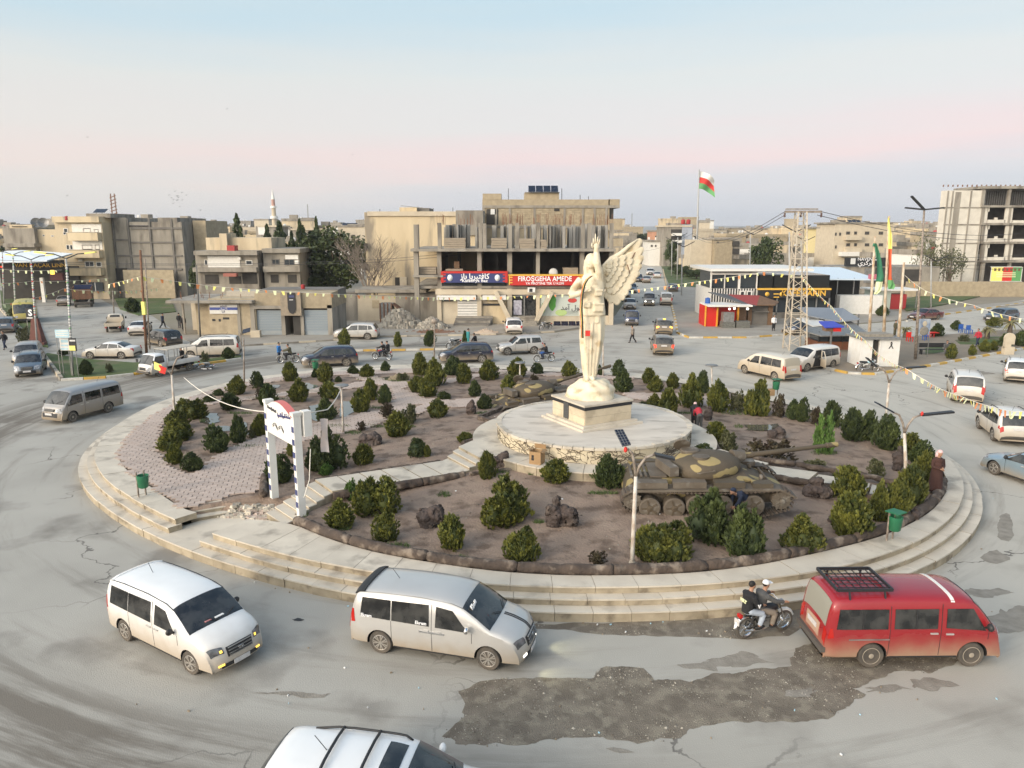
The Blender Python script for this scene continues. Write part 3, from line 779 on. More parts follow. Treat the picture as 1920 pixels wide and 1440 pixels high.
class Shell:
 """car body lofted from a side profile (rear bottom, over the roof, to the nose) with tumblehome and rounded shoulders"""
 def __init__(s,prof,W,H,zb,z0,tum=0.13,plan=0.16,rd=0.12,nose=0.8,cr=0.05):
  s.prof=[Vector((p[0],0,p[1]))for p in prof];s.W=W;s.H=H;s.zb=zb;s.z0=z0;s.tum=tum;s.plan=plan;s.rd=rd;s.nose=nose;s.cr=cr
  s.x0=min(p[0]for p in prof);s.x1=max(p[0]for p in prof)
 def P(s,T):
  T=max(0,min(len(s.prof)-1,T));i=min(int(T),len(s.prof)-2);k=T-i
  p1,p2=s.prof[i],s.prof[i+1];p0=s.prof[i-1]if i else p1*2-p2;p3=s.prof[i+2]if i+2<len(s.prof)else p2*2-p1
  m1,m2=(p2-p0)*0.28,(p3-p1)*0.28
  k2,k3=k*k,k*k*k
  return p1*(2*k3-3*k2+1)+m1*(k3-2*k2+k)+p2*(3*k2-2*k3)+m2*(k3-k2)
 def wp(s,x):
  w=s.W/2
  d=s.x1-x
  if d<s.nose:w*=1-s.plan*(1-d/s.nose)**2.2
  d=x-s.x0
  if d<0.45:w*=1-0.10*(1-d/0.45)**2.2
  return w
 def hw(s,x,z):
  w=s.wp(x)
  if z>s.zb:w*=1-s.tum*((z-s.zb)/(s.H-s.zb))**1.25
  else:w*=1-0.06*((s.zb-z)/s.zb)**2
  return w
 def top(s,T,q):
  """point on the upper surface: profile parameter T, q from -1 (left side) to 1"""
  p=s.P(T);z=p.z;rd=min(s.rd,max(0.02,(z-s.z0)*0.4));ws=s.hw(p.x,z-rd)
  return Vector((p.x-s.bow(T)*abs(q)**3,ws*q,z-s.cr*q*q-rd*(1-math.sqrt(max(0,1-abs(q)**5)))))
 def bow(s,T):return 0.17*max(0,min(1,(T-(len(s.prof)-7))/3))
 def body(s,m,sub=3):
  mb=MB();rings=[];N_=len(s.prof)-1
  qs=[0,0.4,0.7,0.86,0.95,1.0]
  for i in range(N_*sub+1):
   T=i/sub;p=s.P(T);pts=[s.top(T,q)for q in qs]
   zt=pts[-1].z;x=p.x
   lv=[]
   if zt>s.zb+0.05:lv+=[zt+(s.zb-zt)*0.5,s.zb]
   else:lv+=[zt*0.85+s.z0*0.15,zt*0.7+s.z0*0.3]
   zz_=lv[-1]
   lv+=[zz_+(s.z0-zz_)*k for k in(0.33,0.66,0.93)]
   x-=s.bow(T);pts+=[Vector((x,s.hw(x,max(z,0.01)),z))for z in lv]
   pts+=[Vector((x,s.hw(x,s.z0)*0.94,s.z0)),Vector((x,0,s.z0))]
   full=pts+[Vector((q.x,-q.y,q.z))for q in reversed(pts[1:-1])]
   rings.append(full)
  n=len(rings[0]);vs=[p for r in rings for p in r];fs=[]
  for i in range(len(rings)-1):
   for k in range(n):
    k2=(k+1)%n;fs.append((i*n+k,(i+1)*n+k,(i+1)*n+k2,i*n+k2))
  fs.append(tuple(range(n)));fs.append(tuple((len(rings)-1)*n+k for k in range(n-1,-1,-1)))
  mb.add(vs,fs,0,True)
  return mb
 def side_y(s,x,z):return s.hw(x,z)
 def patch_side(s,corners,off=0.012,nx=6,nz=4,side=1,thick=0.02,mb=None,m=0):
  """panel on the flank; corners (x,z): rear-bottom, front-bottom, front-top, rear-top"""
  mb=mb or MB();c=corners;g=[]
  for j in range(nz+1):
   for i in range(nx+1):
    a,b=i/nx,j/nz
    x=(c[0][0]*(1-a)+c[1][0]*a)*(1-b)+(c[3][0]*(1-a)+c[2][0]*a)*b
    z=(c[0][1]*(1-a)+c[1][1]*a)*(1-b)+(c[3][1]*(1-a)+c[2][1]*a)*b
    g.append((x,(s.hw(x,z)+off)*side,z))
  return s._grid(mb,g,nx,nz,Vector((0,-side*thick,0)),m,side>0)
 def _grid(s,mb,g,nx,nz,inn,m,flip):
  fs=[(j*(nx+1)+i,j*(nx+1)+i+1,(j+1)*(nx+1)+i+1,(j+1)*(nx+1)+i)for j in range(nz)for i in range(nx)]
  edge=[i for i in range(nx+1)]+[(j)*(nx+1)+nx for j in range(1,nz+1)]+[nz*(nx+1)+i for i in range(nx-1,-1,-1)]+[j*(nx+1)for j in range(nz-1,0,-1)]
  o=len(g);vs=list(g)+[tuple(Vector(g[e])+(inn(e)if callable(inn)else inn))for e in edge]
  for k in range(len(edge)):
   k2=(k+1)%len(edge);fs.append((edge[k],o+k,o+k2,edge[k2]))
  if flip:fs=[tuple(reversed(f))for f in fs]
  return mb.add(vs,fs,m,False)
 def patch_top(s,T0,T1,q0,q1,off=0.012,nt=6,nq=8,mb=None,m=0,Tq=None,thick=0.03):
  """panel on the upper surface between profile parameters T0..T1 and widths q0..q1; Tq bends its ends"""
  mb=mb or MB();g=[];nn=[]
  for j in range(nt+1):
   for i in range(nq+1):
    q=q0+(q1-q0)*i/nq;T=T0+(T1-T0)*j/nt
    if Tq:T+=Tq(q,j/nt)
    a,b=s.P(T-0.05),s.P(T+0.05);d=(b-a).normalized();nm=Vector((-d.z,0,d.x))
    if nm.z<0 and abs(nm.x)<0.3:nm=-nm
    nm=(nm+Vector((0,0.5*q**3,0))).normalized()
    nn.append(nm);g.append(tuple(s.top(T,q)+nm*off))
  return s._grid(mb,g,nq,nt,lambda e:-nn[e]*thick,m,True)
def make_wheel(r,w,m_rim,spokes=5,name='wheel'):
 t=MB();t.lathe([(r*0.66,-w/2),(r*0.93,-w/2),(r,-w/2+0.03),(r,w/2-0.03),(r*0.93,w/2),(r*0.66,w/2)],20,axis='Y',m=0)
 rm=MB();rm.lathe([(r*0.70,w/2-0.005),(r*0.66,w/2+0.006),(r*0.60,w/2-0.005),(r*0.57,w/2-0.05)],20,axis='Y',m=0,caps=False)
 rm.lathe([(r*0.57,w/2-0.05),(0.01,w/2-0.05)],20,axis='Y',m=1,caps=False)
 if spokes:
  for k in range(spokes):
   a=2*math.pi*k/spokes
   for da in(-0.16,0.16):
    rm.beam((r*0.12*math.cos(a),w/2-0.015,r*0.12*math.sin(a)),(r*0.63*math.cos(a+da),w/2-0.015,r*0.63*math.sin(a+da)),0.045 if spokes>5 else 0.05,0.03,0)
  rm.lathe([(r*0.17,w/2-0.04),(r*0.15,w/2+0.005),(0.01,w/2+0.008)],12,axis='Y',m=0)
 else:
  rm.lathe([(r*0.55,w/2-0.03),(r*0.42,w/2-0.045),(r*0.32,w/2-0.01),(r*0.2,w/2),(r*0.12,w/2+0.02),(0.01,w/2+0.02)],20,axis='Y',m=0)
 return t.mesh('tyre',M_rubber,40),rm.mesh('rim',[m_rim,M_trim],40)
WHEELS={}
def add_wheels(root,xs,r,w,track,m_rim=M_rim,spokes=5,steer=0.0):
 k=(r,w,m_rim.name,spokes)
 if k not in WHEELS:WHEELS[k]=make_wheel(r,w,m_rim,spokes)
 ty,rm=WHEELS[k]
 for i,x in enumerate(xs):
  for sgn in(1,-1):
   o=mobj('wheel',ty,root,(x,sgn*(track/2-w/2),r),0)
   if sgn<0:o.rotation_euler=(0,0,math.pi)
   if i==1 and steer:o.rotation_euler[2]+=steer
   mobj('rim',rm,o)
SPEC=dict(van=dict(prof=[(-2.50,.34),(-2.56,.55),(-2.57,.85),(-2.52,1.15),(-2.44,1.55),(-2.34,1.80),(-2.15,1.875),(-1.0,1.925),(.2,1.90),(.78,1.80),(1.25,1.53),(1.64,1.26),(2.02,1.17),(2.36,1.04),(2.52,.88),(2.59,.66),(2.61,.46),(2.58,.30)],W=1.92,H=1.93,zb=1.02,z0=.26,wx=(-1.62,1.58),r=.345,ww=.24,tum=.14,ws=(9.15,11.15),rear=(3.25,5.0),sides=[[(-2.20,1.12),(-1.28,1.10),(-1.28,1.66),(-2.14,1.66)],[(-1.24,1.10),(-.12,1.08),(-.14,1.68),(-1.24,1.66)],[(.06,1.08),(1.02,1.06),(.56,1.60),(.08,1.66)]],seams=[(-1.26,.38,1.08),(-.05,.34,1.72),(1.12,.75,1.05)],handles=[(-.22,.95),(.14,.95)],mirror=(1.0,1.12),lamp=(13.7,14.55),grille=(14.0,15.25),tail=(1.9,3.4),bump=(16.0,16.7)),oldvan=dict(prof=[(-2.28,.36),(-2.33,.5),(-2.33,.80),(-2.30,1.15),(-2.24,1.55),(-2.16,1.82),(-1.95,1.92),(-.8,1.955),(.6,1.94),(1.34,1.88),(1.68,1.56),(2.00,1.18),(2.19,1.03),(2.31,.80),(2.36,.62),(2.38,.45),(2.34,.30)],W=1.69,H=1.955,zb=1.05,z0=.28,wx=(-1.12,1.46),r=.335,ww=.20,tum=.10,nose=.55,plan=.10,ws=(9.2,11.0),rear=(3.1,4.9),sides=[[(-2.08,1.10),(-.78,1.10),(-.78,1.62),(-2.02,1.62)],[(-.62,1.10),(.48,1.10),(.48,1.62),(-.62,1.62)],[(.70,1.12),(1.72,1.04),(1.36,1.62),(.70,1.62)]],seams=[(-.72,.38,1.70),(.58,.36,1.74),(1.80,.8,1.10)],handles=[(.40,.98),(.80,.96)],mirror=(1.70,1.12),lamp=(12.3,13.2),grille=(12.4,13.1),tail=(1.9,2.9),bump=(13.4,14.8)),suv=dict(prof=[(-2.22,.36),(-2.34,.52),(-2.34,.85),(-2.28,1.08),(-2.12,1.40),(-1.95,1.60),(-1.70,1.675),(-.7,1.72),(.1,1.69),(.42,1.62),(.85,1.36),(1.28,1.10),(1.70,1.04),(2.05,.95),(2.26,.80),(2.34,.60),(2.34,.42),(2.25,.30)],W=1.89,H=1.725,zb=.98,z0=.27,wx=(-1.35,1.35),r=.36,ww=.23,tum=.20,ws=(9.2,11.1),rear=(3.2,5.0),sides=[[(-1.95,1.10),(-1.42,1.06),(-1.42,1.50),(-1.72,1.46)],[(-1.36,1.05),(-.42,1.02),(-.42,1.53),(-1.36,1.50)],[(-.34,1.02),(.80,1.00),(.34,1.48),(-.34,1.53)]],seams=[(-1.30,.6,1.03),(-.38,.38,1.02),(.82,.42,1.0)],handles=[(-1.18,.92),(-.22,.90)],mirror=(.78,1.06),lamp=(13.0,14.5),grille=(13.6,14.8),tail=(2.0,3.1),bump=(15.0,16.6)),suv3=dict(prof=[(-2.05,.40),(-2.15,.55),(-2.15,.88),(-2.11,1.10),(-2.02,1.45),(-1.92,1.65),(-1.72,1.71),(-.7,1.73),(-.02,1.70),(.22,1.62),(.58,1.35),(.88,1.10),(1.45,1.04),(1.86,.96),(2.02,.82),(2.08,.62),(2.08,.46),(2.0,.34)],W=1.78,H=1.735,zb=1.0,z0=.32,wx=(-1.22,1.30),r=.36,ww=.22,tum=.17,ws=(9.2,11.05),rear=(3.2,5.0),sides=[[(-1.92,1.10),(-1.02,1.08),(-1.02,1.54),(-1.78,1.54)],[(-.85,1.08),(-.62,1.08),(-.50,1.52),(-.85,1.52)],[(-.50,1.05),(.52,1.03),(.10,1.50),(-.40,1.52)]],seams=[(-.58,.42,1.05),(.56,.45,1.0)],handles=[(-.42,.92)],mirror=(.5,1.08),lamp=(12.9,14.4),grille=(13.4,14.6),tail=(2.0,3.0),bump=(14.8,16.6)),sedan=dict(prof=[(-2.32,.36),(-2.42,.52),(-2.42,.80),(-2.36,1.00),(-2.05,1.07),(-1.72,1.10),(-1.35,1.28),(-.95,1.42),(-.3,1.475),(.25,1.43),(.75,1.20),(1.15,1.0),(1.65,.92),(2.05,.83),(2.28,.70),(2.38,.54),(2.38,.40),(2.28,.26)],W=1.83,H=1.475,zb=.93,z0=.22,wx=(-1.36,1.42),r=.33,ww=.21,tum=.24,ws=(9.15,10.95),rear=(5.15,6.85),sides=[[(-1.50,1.02),(-1.18,1.00),(-1.12,1.28),(-1.30,1.20)],[(-1.12,1.0),(-.25,.97),(-.28,1.36),(-1.02,1.30)],[(-.18,.97),(.82,.95),(.30,1.32),(-.20,1.36)]],seams=[(-1.15,.5,.98),(-.22,.32,.96),(.85,.35,.93)],handles=[(-1.0,.86),(-.06,.85)],mirror=(.72,1.0),lamp=(13.0,14.4),grille=(13.6,14.8),tail=(2.1,3.2),bump=(15.0,16.6)))
SHELLS={}
def shell_of(kind):
 if kind in SHELLS:return SHELLS[kind]
 s=SPEC[kind];sh=Shell(s['prof'],s['W'],s['H'],s['zb'],s['z0'],s.get('tum',.13),s.get('plan',.16),0.12,s.get('nose',.8))
 me=sh.body(None).mesh('body',[PT['white'],M_arch])
 o=bpy.data.objects.new('tmp',me);COL.objects.link(o)
 cm=MB()
 for x in s['wx']:cm.lathe([(s['r']*1.16,-1.3),(s['r']*1.16,1.3)],24,(x,0,s['r']*1.02),axis='Y',m=0)
 co=cm.build('tmpc',M_arch)
 bm_=bmesh.new();bm_.from_mesh(co.data);bmesh.ops.recalc_face_normals(bm_,faces=bm_.faces);bm_.to_mesh(co.data);bm_.free()
 bm_=bmesh.new();bm_.from_mesh(me);bmesh.ops.remove_doubles(bm_,verts=bm_.verts,dist=1e-5);bmesh.ops.recalc_face_normals(bm_,faces=bm_.faces);bm_.to_mesh(me);bm_.free()
 md=o.modifiers.new('b','BOOLEAN');md.operation='DIFFERENCE';md.object=co;md.solver='EXACT'
 res=bpy.data.meshes.new_from_object(o.evaluated_get(bpy.context.evaluated_depsgraph_get()))
 bpy.data.objects.remove(o);bpy.data.objects.remove(co)
 res.name='body';res.materials.clear();res.materials.append(PT['white']);res.materials.append(M_arch)
 for p in res.polygons:
  p.material_index=0
  for x in s['wx']:
   d=math.hypot(p.center.x-x,p.center.z-s['r']*1.02)
   if d<s['r']*1.162 and abs(p.normal.y)<0.5:p.material_index=1
 res.polygons.foreach_set('use_smooth',[True]*len(res.polygons));res.set_sharp_from_angle(angle=R(32))
 SHELLS[kind]=(sh,res)
 return SHELLS[kind]
CARPARTS={}
def car_part_meshes(kind):
 """list of (name, mesh) shared by all vehicles of a kind"""
 if kind in CARPARTS:return CARPARTS[kind]
 s=SPEC[kind];sh,_=shell_of(kind);L=[]
 w0,w1=s['ws']
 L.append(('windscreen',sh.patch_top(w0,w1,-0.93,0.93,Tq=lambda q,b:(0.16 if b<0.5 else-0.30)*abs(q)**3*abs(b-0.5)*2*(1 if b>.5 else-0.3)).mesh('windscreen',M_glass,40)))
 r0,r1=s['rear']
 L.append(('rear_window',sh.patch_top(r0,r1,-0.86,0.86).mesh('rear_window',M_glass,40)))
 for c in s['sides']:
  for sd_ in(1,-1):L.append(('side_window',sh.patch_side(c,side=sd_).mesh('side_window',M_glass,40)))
 l0,l1=s['lamp']
 for sg in(1,-1):
  L.append(('headlight',sh.patch_top(l0,l1,0.60*sg,0.985*sg,nt=4,nq=5,Tq=lambda q,b:-1.3*(abs(q)-0.60)*(1-b)-0.5*(abs(q)-.6)*b).mesh('headlight',M_head_d if kind=='van' else M_head,40)))
  t0,t1=s['tail']
  mb=sh.patch_top(t0,t1,0.80*sg,0.995*sg,nt=4,nq=3)
  zt0,zt1=sh.P(t0).z,sh.P(t1).z;xr=sh.x0
  sh.patch_side([(xr+0.06,zt0+0.05),(xr+0.20,zt0+0.08),(xr+0.16,zt1-0.02),(xr+0.10,zt1-0.02)],0.012,3,3,sg,mb=mb)
  L.append(('tail_light',mb.mesh('tail_light',M_red_lens,40)))
 g0,g1=s['grille']
 mb=sh.patch_top(g0,g1,-0.5,0.5,0.014,4,6)
 for k in range(4):
  T=g0+(g1-g0)*(k+.5)/4;p=sh.top(T,0)
  mb.box((p.x+0.03,0,p.z),(0.04,sh.wp(p.x)*0.9,0.018),0,1)
 L.append(('grille',mb.mesh('grille',[M_trim,M_steel])))
 b0,b1=s['bump']
 L.append(('front_bumper_intake',sh.patch_top(b0,b1,-0.75,0.75,0.012,3,8).mesh('front_bumper_intake',M_trim)))
 L.append(('rear_bumper_strip',sh.patch_top(0.2,1.2,-0.92,0.92,0.02,3,8).mesh('rear_bumper_strip',M_dtrim)))
 p=sh.P(b0+0.4);mb=MB();mb.box((p.x+0.03,0,p.z),(0.02,0.52,0.13));L.append(('number_plate',mb.mesh('number_plate',M_plate)))
 p=sh.P(2.0);mb=MB();mb.box((p.x-0.02,0,p.z+0.1),(0.02,0.52,0.13));L.append(('number_plate',mb.mesh('number_plate',M_plate)))
 mb=MB()
 for x,za,zb_ in s['seams']:
  for sd_ in(1,-1):sh.patch_side([(x-.007,za),(x+.007,za),(x+.007,zb_),(x-.007,zb_)],0.003,1,6,sd_,mb=mb)
 for sd_ in(1,-1):
  x0,x1=s['wx'][0]+s['r']*1.2,s['wx'][1]-s['r']*1.2
  sh.patch_side([(x0,s['z0']+0.02),(x1,s['z0']+0.02),(x1,s['z0']+0.06),(x0,s['z0']+0.06)],0.004,4,1,sd_,mb=mb)
 L.append(('door_seams',mb.mesh('door_seams',M_trim)))
 for x,z in s['handles']:
  for sd_ in(1,-1):
   mb=MB();mb.box((x,sd_*(sh.hw(x,z)+0.02),z),(0.19,0.035,0.035));L.append(('door_handle',mb.mesh('door_handle',PT['silver'])))
 x,z=s['mirror']
 for sd_ in(1,-1):
  mb=MB();y=sh.hw(x,z);mb.ball((x+0.02,sd_*(y+0.15),z+0.08),(0.07,0.11,0.10),10,6);mb.beam((x,sd_*y,z),(x,sd_*(y+0.10),z+0.05),0.05,0.05)
  L.append(('wing_mirror',mb.mesh('wing_mirror',M_trim)))
 for sd_ in(1,-1):
  mb=MB();pa,pb=sh.top(w1-0.05,0.12*sd_+0.15),sh.top(w1-0.55,0.5*sd_+0.2)
  mb.beam(pa+Vector((.03,0,.03)),pb+Vector((.03,0,.04)),0.02,0.015);L.append(('wiper',mb.mesh('wiper',M_trim)))
 mb=MB();p=sh.P(6.6);mb.tube([(p.x+.1,0.0,p.z-0.01),(p.x-0.12,0.0,p.z+0.28)],0.008,5);L.append(('aerial',mb.mesh('aerial',M_trim)))
 CARPARTS[kind]=L
 return L
def slot(o,i,m):
 o.material_slots[i].link='OBJECT';o.material_slots[i].material=m
def vehicle(kind,col,pos,hd,label,cat,name,group=None,rim=None,spokes=5,rails=None,mirror=None,lit=None,skip=(),tail_lit=False,steer=0.0,far=False,glassm=None):
 s=SPEC[kind];sh,body=shell_of(kind)
 root=thing(name,label,cat,pos,hd,group)
 o=mobj('body',body,root);slot(o,0,PT[col])
 for n_,me in car_part_meshes(kind):
  if n_ in skip or(far and n_ in('wiper','aerial','door_handle')):continue
  c=mobj(n_,me,root)
  if n_=='door_seams':c['kind']='stuff'
  if n_=='wing_mirror' and mirror:slot(c,0,mirror)
  if n_=='tail_light' and tail_lit:slot(c,0,M_lamp_red)
  if n_=='rear_bumper_strip' and col in('silver','red'):slot(c,0,PT[col])
  if n_=='rear_window' and glassm:slot(c,0,glassm)
 add_wheels(root,s['wx'],s['r'],s['ww'],s['W']-0.06,rim or M_rim,spokes,steer)
 if rails:
  for sg in(1,-1):
   mb=MB();T0,T1=6.3,8.8;pp=[]
   for k in range(8):
    T=T0+(T1-T0)*k/7;q=sh.top(T,0.80*sg);q.z+=0.06 if 0<k<7 else 0.0;pp.append(q)
   mb.tube(pp,0.022,6);mb.build('roof_rail',rails,root)
 return root
def place(kind,rear,front,**k):
 """vehicle from the photo positions where its near-side rear and front tyres touch the road"""
 s=SPEC[kind];a,b=gp(*rear),gp(*front);hd=math.atan2(b.y-a.y,b.x-a.x)
 f=Vector((math.cos(hd),math.sin(hd),0));sdv=Vector((-f.y,f.x,0))
 if sdv.dot((a+b)/2)<0:sdv=-sdv
 c=(a+b)/2-f*(sum(s['wx'])/2)+sdv*(s['W']/2-0.15)
 return vehicle(kind,k.pop('col'),c,hd,**k)
def place2(kind,u,v,hd,**k):
 """vehicle seen from its end: photo position of the middle of the near bumper on the road"""
 s=SPEC[kind];c=gp(u,v);h=R(hd);f=Vector((math.cos(h),math.sin(h),0))
 sg=1 if f.y>0 else-1
 c=c+f*sg*(-s['prof'][1][0]-0.25)
 return vehicle(kind,k.pop('col'),c,h,**k)
v1=place('van',(240,1201),(360,1262),col='white',name='passenger_van',cat='van',label='large white van with dust-brown flanks driving left of the silver van',mirror=M_trim,spokes=6,steer=0.1)
v2=place('van',(712,1222),(921,1255),col='silver',name='passenger_van',cat='van',label='silver beige van with black bonnet stripes in front of the plaza steps',mirror=M_chrome,spokes=7,steer=-0.05)
v3=place('oldvan',(1620,1247),(1818,1245),col='red',name='passenger_van',cat='van',label='old red van with black roof rack beside the steps',rim=M_rimd,spokes=0,glassm=mat('dusty_glass',(0.26,0.25,0.21),rough=0.5))
sh,_=shell_of('van')
def on(root,name,mb,m):return mb.build(name,m,root)
def badge(root,T,q=0.0):
 p=sh.top(T,q);mb=MB();n=14;pp=[(p.x+0.045,0.075*math.cos(2*math.pi*k/n),p.z+0.045*math.sin(2*math.pi*k/n))for k in range(n+1)]
 mb.tube(pp,0.008,5);mb.beam((p.x+.045,-.03,p.z-.035),(p.x+.045,-.02,p.z+.035),.01,.01);mb.beam((p.x+.045,.02,p.z-.035),(p.x+.045,.03,p.z+.035),.01,.01);mb.beam((p.x+.045,-.03,p.z-.008),(p.x+.045,.03,p.z+.008),.01,.01)
 on(root,'badge',mb,M_chrome)
badge(v1,14.6);badge(v2,14.5);v1.scale=(.93,)*3;v2.scale=(.955,)*3;v3.scale=(1.03,)*3
for sg in(1,-1):
 ld=bpy.data.lights.new('fog_lamp_beam','SPOT');ld.energy=20;ld.spot_size=R(70);ld.spot_blend=.8;ld.color=(1,.96,.62);ld.shadow_soft_size=.05;lo=bpy.data.objects.new('fog_lamp_beam',ld);COL.objects.link(lo);lo.parent=v2;lo.location=(2.66,.62*sg,.5);lo.rotation_euler=(0,R(-62),R(8*sg))
for sg in(1,-1):
 mb=sh.patch_top(15.85,16.2,0.66*sg,0.86*sg,0.022,2,3);on(v1,'fog_light',mb,M_lamp_yel)
 mb=sh.patch_top(15.8,16.2,0.66*sg,0.84*sg,0.022,2,3);on(v2,'fog_light',mb,M_lamp_white)
 mb=sh.patch_top(14.1,14.4,0.64*sg,0.72*sg,0.020,2,2);on(v1,'indicator',mb,M_lamp_yel)
mb=MB()
for q in(0.02,0.11):sh.patch_top(11.35,14.1,q,q+0.055,0.006,8,1,mb=mb)
on(v2,'bonnet_stripes',mb,M_black)
for sg in(1,-1):
 mb=MB();mb.tube([sh.top(T,0.93*sg)+Vector((0,0,0.014))for T in(5.6,6.5,7.5,8.5,9.2)],0.014,5);on(v1,'roof_gutter',mb,M_trim)
 mb=MB();mb.tube([sh.top(T,0.93*sg)+Vector((0,0,0.010))for T in(5.6,6.5,7.5,8.5,9.2)],0.010,5);on(v2,'roof_gutter',mb,M_steel)
mb=sh.patch_top(4.9,6.1,-0.93,0.93,0.05,5,8,thick=0.09);on(v2,'rear_spoiler',mb,M_trim)
mb=sh.patch_top(5.0,6.0,-0.93,0.93,0.03,5,8,thick=0.06);on(v1,'rear_spoiler',mb,PT['white'])
M_wtxt=mat('white_lettering',(0.85,0.85,0.85),rough=0.6)
for x in(-2.0,-0.35):
 y=sh.hw(x,1.17)+0.03;lettering('Ekrem',0.13,M_wtxt,(x,-y,1.16),(R(84),0,0),v2,bold=0.002)
p=sh.top(9.35,0);o=lettering('Khalil',0.19,M_wtxt,(p.x+0.11,-0.50,p.z-0.06),(R(56),0,R(90)),v2,bold=0.003)
for z_,t0,t1 in((0.905,-0.42,0.33),):
 mb=MB();sh.patch_side([(t0,z_-.03),(t1,z_-.03),(t1,z_+.03),(t0,z_+.03)],0.016,4,1,-1,mb=mb);on(v2,'chrome_handle_strip',mb,M_chrome)
mb=MB();p=sh.top(10.85,0.1);mb.box((p.x-.05,0.1,p.z+.035),(0.16,0.28,0.02),0);on(v1,'dashboard_tissue_box',mb,M_litter[0]);
mb=MB();mb.box((p.x-.05,-0.25,p.z+.035),(0.08,0.20,0.02),0);on(v1,'dashboard_card',mb,mat('pink_card',(0.6,0.25,0.25)))
sh3,_=shell_of('oldvan')
mb=MB();zr=2.06
for x in(-2.05,-0.65):mb.beam((x,-.62,zr),(x,.62,zr),.05,.07)
for y in(-.62,.62):mb.beam((-2.05,y,zr),(-.65,y,zr),.05,.07)
on(v3,'rack_frame',mb,M_black)
for k in range(7):
 mb=MB();x=-1.9+k*0.185;mb.beam((x,-.60,zr-.01),(x,.60,zr-.01),.02,.02);on(v3,'rack_bar',mb,M_black)
for k in range(6):
 mb=MB();y=-.5+k*0.2;mb.beam((-2.03,y,zr+.012),(-.67,y,zr+.012),.018,.018);on(v3,'rack_bar',mb,M_black)
for x in(-1.75,-.85):
 for y in(-.62,.62):mb=MB();mb.beam((x,y,zr),(x,y*1.14,1.82),.04,.03);on(v3,'rack_leg',mb,M_black)
mb=sh3.patch_top(8.25,8.36,-0.99,0.99,0.008,1,16);on(v3,'white_roof_strap',mb,M_white)
mb=MB();sh3.patch_side([(-1.75,.80),(-.72,.80),(-.72,.83),(-1.75,.83)],0.014,4,1,-1,mb=mb);on(v3,'side_moulding',mb,M_steel)
for x in(-1.42,-.07):
 mb=MB();sh3.patch_side([(x-.02,1.12),(x+.02,1.12),(x+.02,1.60),(x-.02,1.60)],0.022,1,3,-1,mb=mb);on(v3,'window_divider',mb,M_trim)
mb=sh3.patch_top(1.6,2.7,-0.50,0.50,0.014,3,6);on(v3,'rear_plate_panel',mb,mat('tan_panel',(0.42,0.28,0.20),rough=0.7))
mb=MB();mb.box((-2.36,0,.50),(0.12,1.55,.14));on(v3,'rear_bumper',mb,M_dtrim)
c=gp(648,1448,1.70)
v4=vehicle('suv','white',(c.x+0.60,c.y+.34,0),R(-9),'white car with black roof bars and sunroof at the bottom edge','car','estate_car',rails=M_trim,mirror=PT['white'])
shs,_=shell_of('suv');v4.scale=(1.07,1.04,1.03)
for T in(6.75,7.55):
 mb=MB();mb.tube([shs.top(T,q)+Vector((0,0,0.07))for q in(-.8,-.4,0,.4,.8)],0.028,6);on(v4,'roof_bar',mb,M_trim)
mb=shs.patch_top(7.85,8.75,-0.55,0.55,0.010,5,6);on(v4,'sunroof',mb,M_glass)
place('oldvan',(200,774),(138,791),col='grey',name='passenger_van',cat='van',label='dusty grey van driving away from the left edge of the plaza',rim=M_rimd,spokes=0)
place('suv',(1860,824),(1839,806),col='white2',name='estate_car',cat='car',label='white estate car behind the bunting at the right edge',rails=M_trim)
place2('van',1813,757,64,col='white2',name='passenger_van',cat='van',label='white van seen from behind near the two-armed lamps on the right',rails=M_steel,rim=M_rimd)
place2('suv',1908,719,58,col='white',name='estate_car',cat='car',label='white car with dark red tail lights driving off the right edge',rails=M_steel)
place('sedan',(1965,925),(1869,891),col='blue',name='saloon_car',cat='car',label='pale blue saloon entering at the right edge')
place('van',(1446,712),(1404,702),col='beige',name='passenger_van',cat='van',label='dust-covered beige van passing behind the green bin on the plaza',rim=M_rimd,glassm=mat('very_dusty_glass',(0.36,0.32,0.25),rough=0.6))
vo=place('van',(1560,690),(1510,697),col='white2',name='passenger_van',cat='van',label='white van parked with its doors open beside the pylon',rim=M_rimd)
mb=MB();mb.bx(0.05,1.0,0,0.05,.38,1.02);mb.bx(0.05,.15,0,0.05,1.02,1.62);mb.beam((1.0,.025,1.02),(.55,.025,1.62),.05,.05);mb.beam((.1,.025,1.62),(.55,.025,1.62),.05,.05)
o=mb.build('open_door',PT['beige'],vo,(0.10,0.98,0));o.rotation_euler=(0,0,R(60))
mb=MB();sh.patch_side([(-.10,.35),(.95,.35),(.60,1.66),(-.06,1.68)],0.014,4,4,1,mb=mb);mb.build('door_opening',M_arch,vo)
place2('suv',1244,667,84,col='brown',name='estate_car',cat='car',label='dusty brown car with lit tail lights entering the road behind the statue',tail_lit=True)
v=place2('suv',1245,629,82,col='brown',name='estate_car',cat='car',label='dusty brown car with amber indicators ahead of the lit brown car')
for sg in(1,-1):mb=shs.patch_top(2.3,3.0,0.66*sg,0.98*sg,0.02,2,3);mb.build('indicator',M_lamp_yel,v)
mb=MB();mb.box((-1.6,0,1.74),(.12,.3,.08));mb.build('roof_light',M_lamp_yel,v)
place('suv',(646,687),(592,690),col='navy',name='estate_car',cat='car',label='black dusty car behind the bushes at the back left of the plaza',rim=M_rimd)
place('suv',(907,680),(842,682),col='navy',name='estate_car',cat='car',label='dark blue dusty car behind the middle of the plaza')
place('suv3',(1000,664),(952,666),col='silver',name='off_road_car',cat='car',label='silver two-door off-road car behind the dark blue car')
place('suv',(690,637),(641,637),col='silver',name='estate_car',cat='car',label='silver car passing the shuttered workshops')
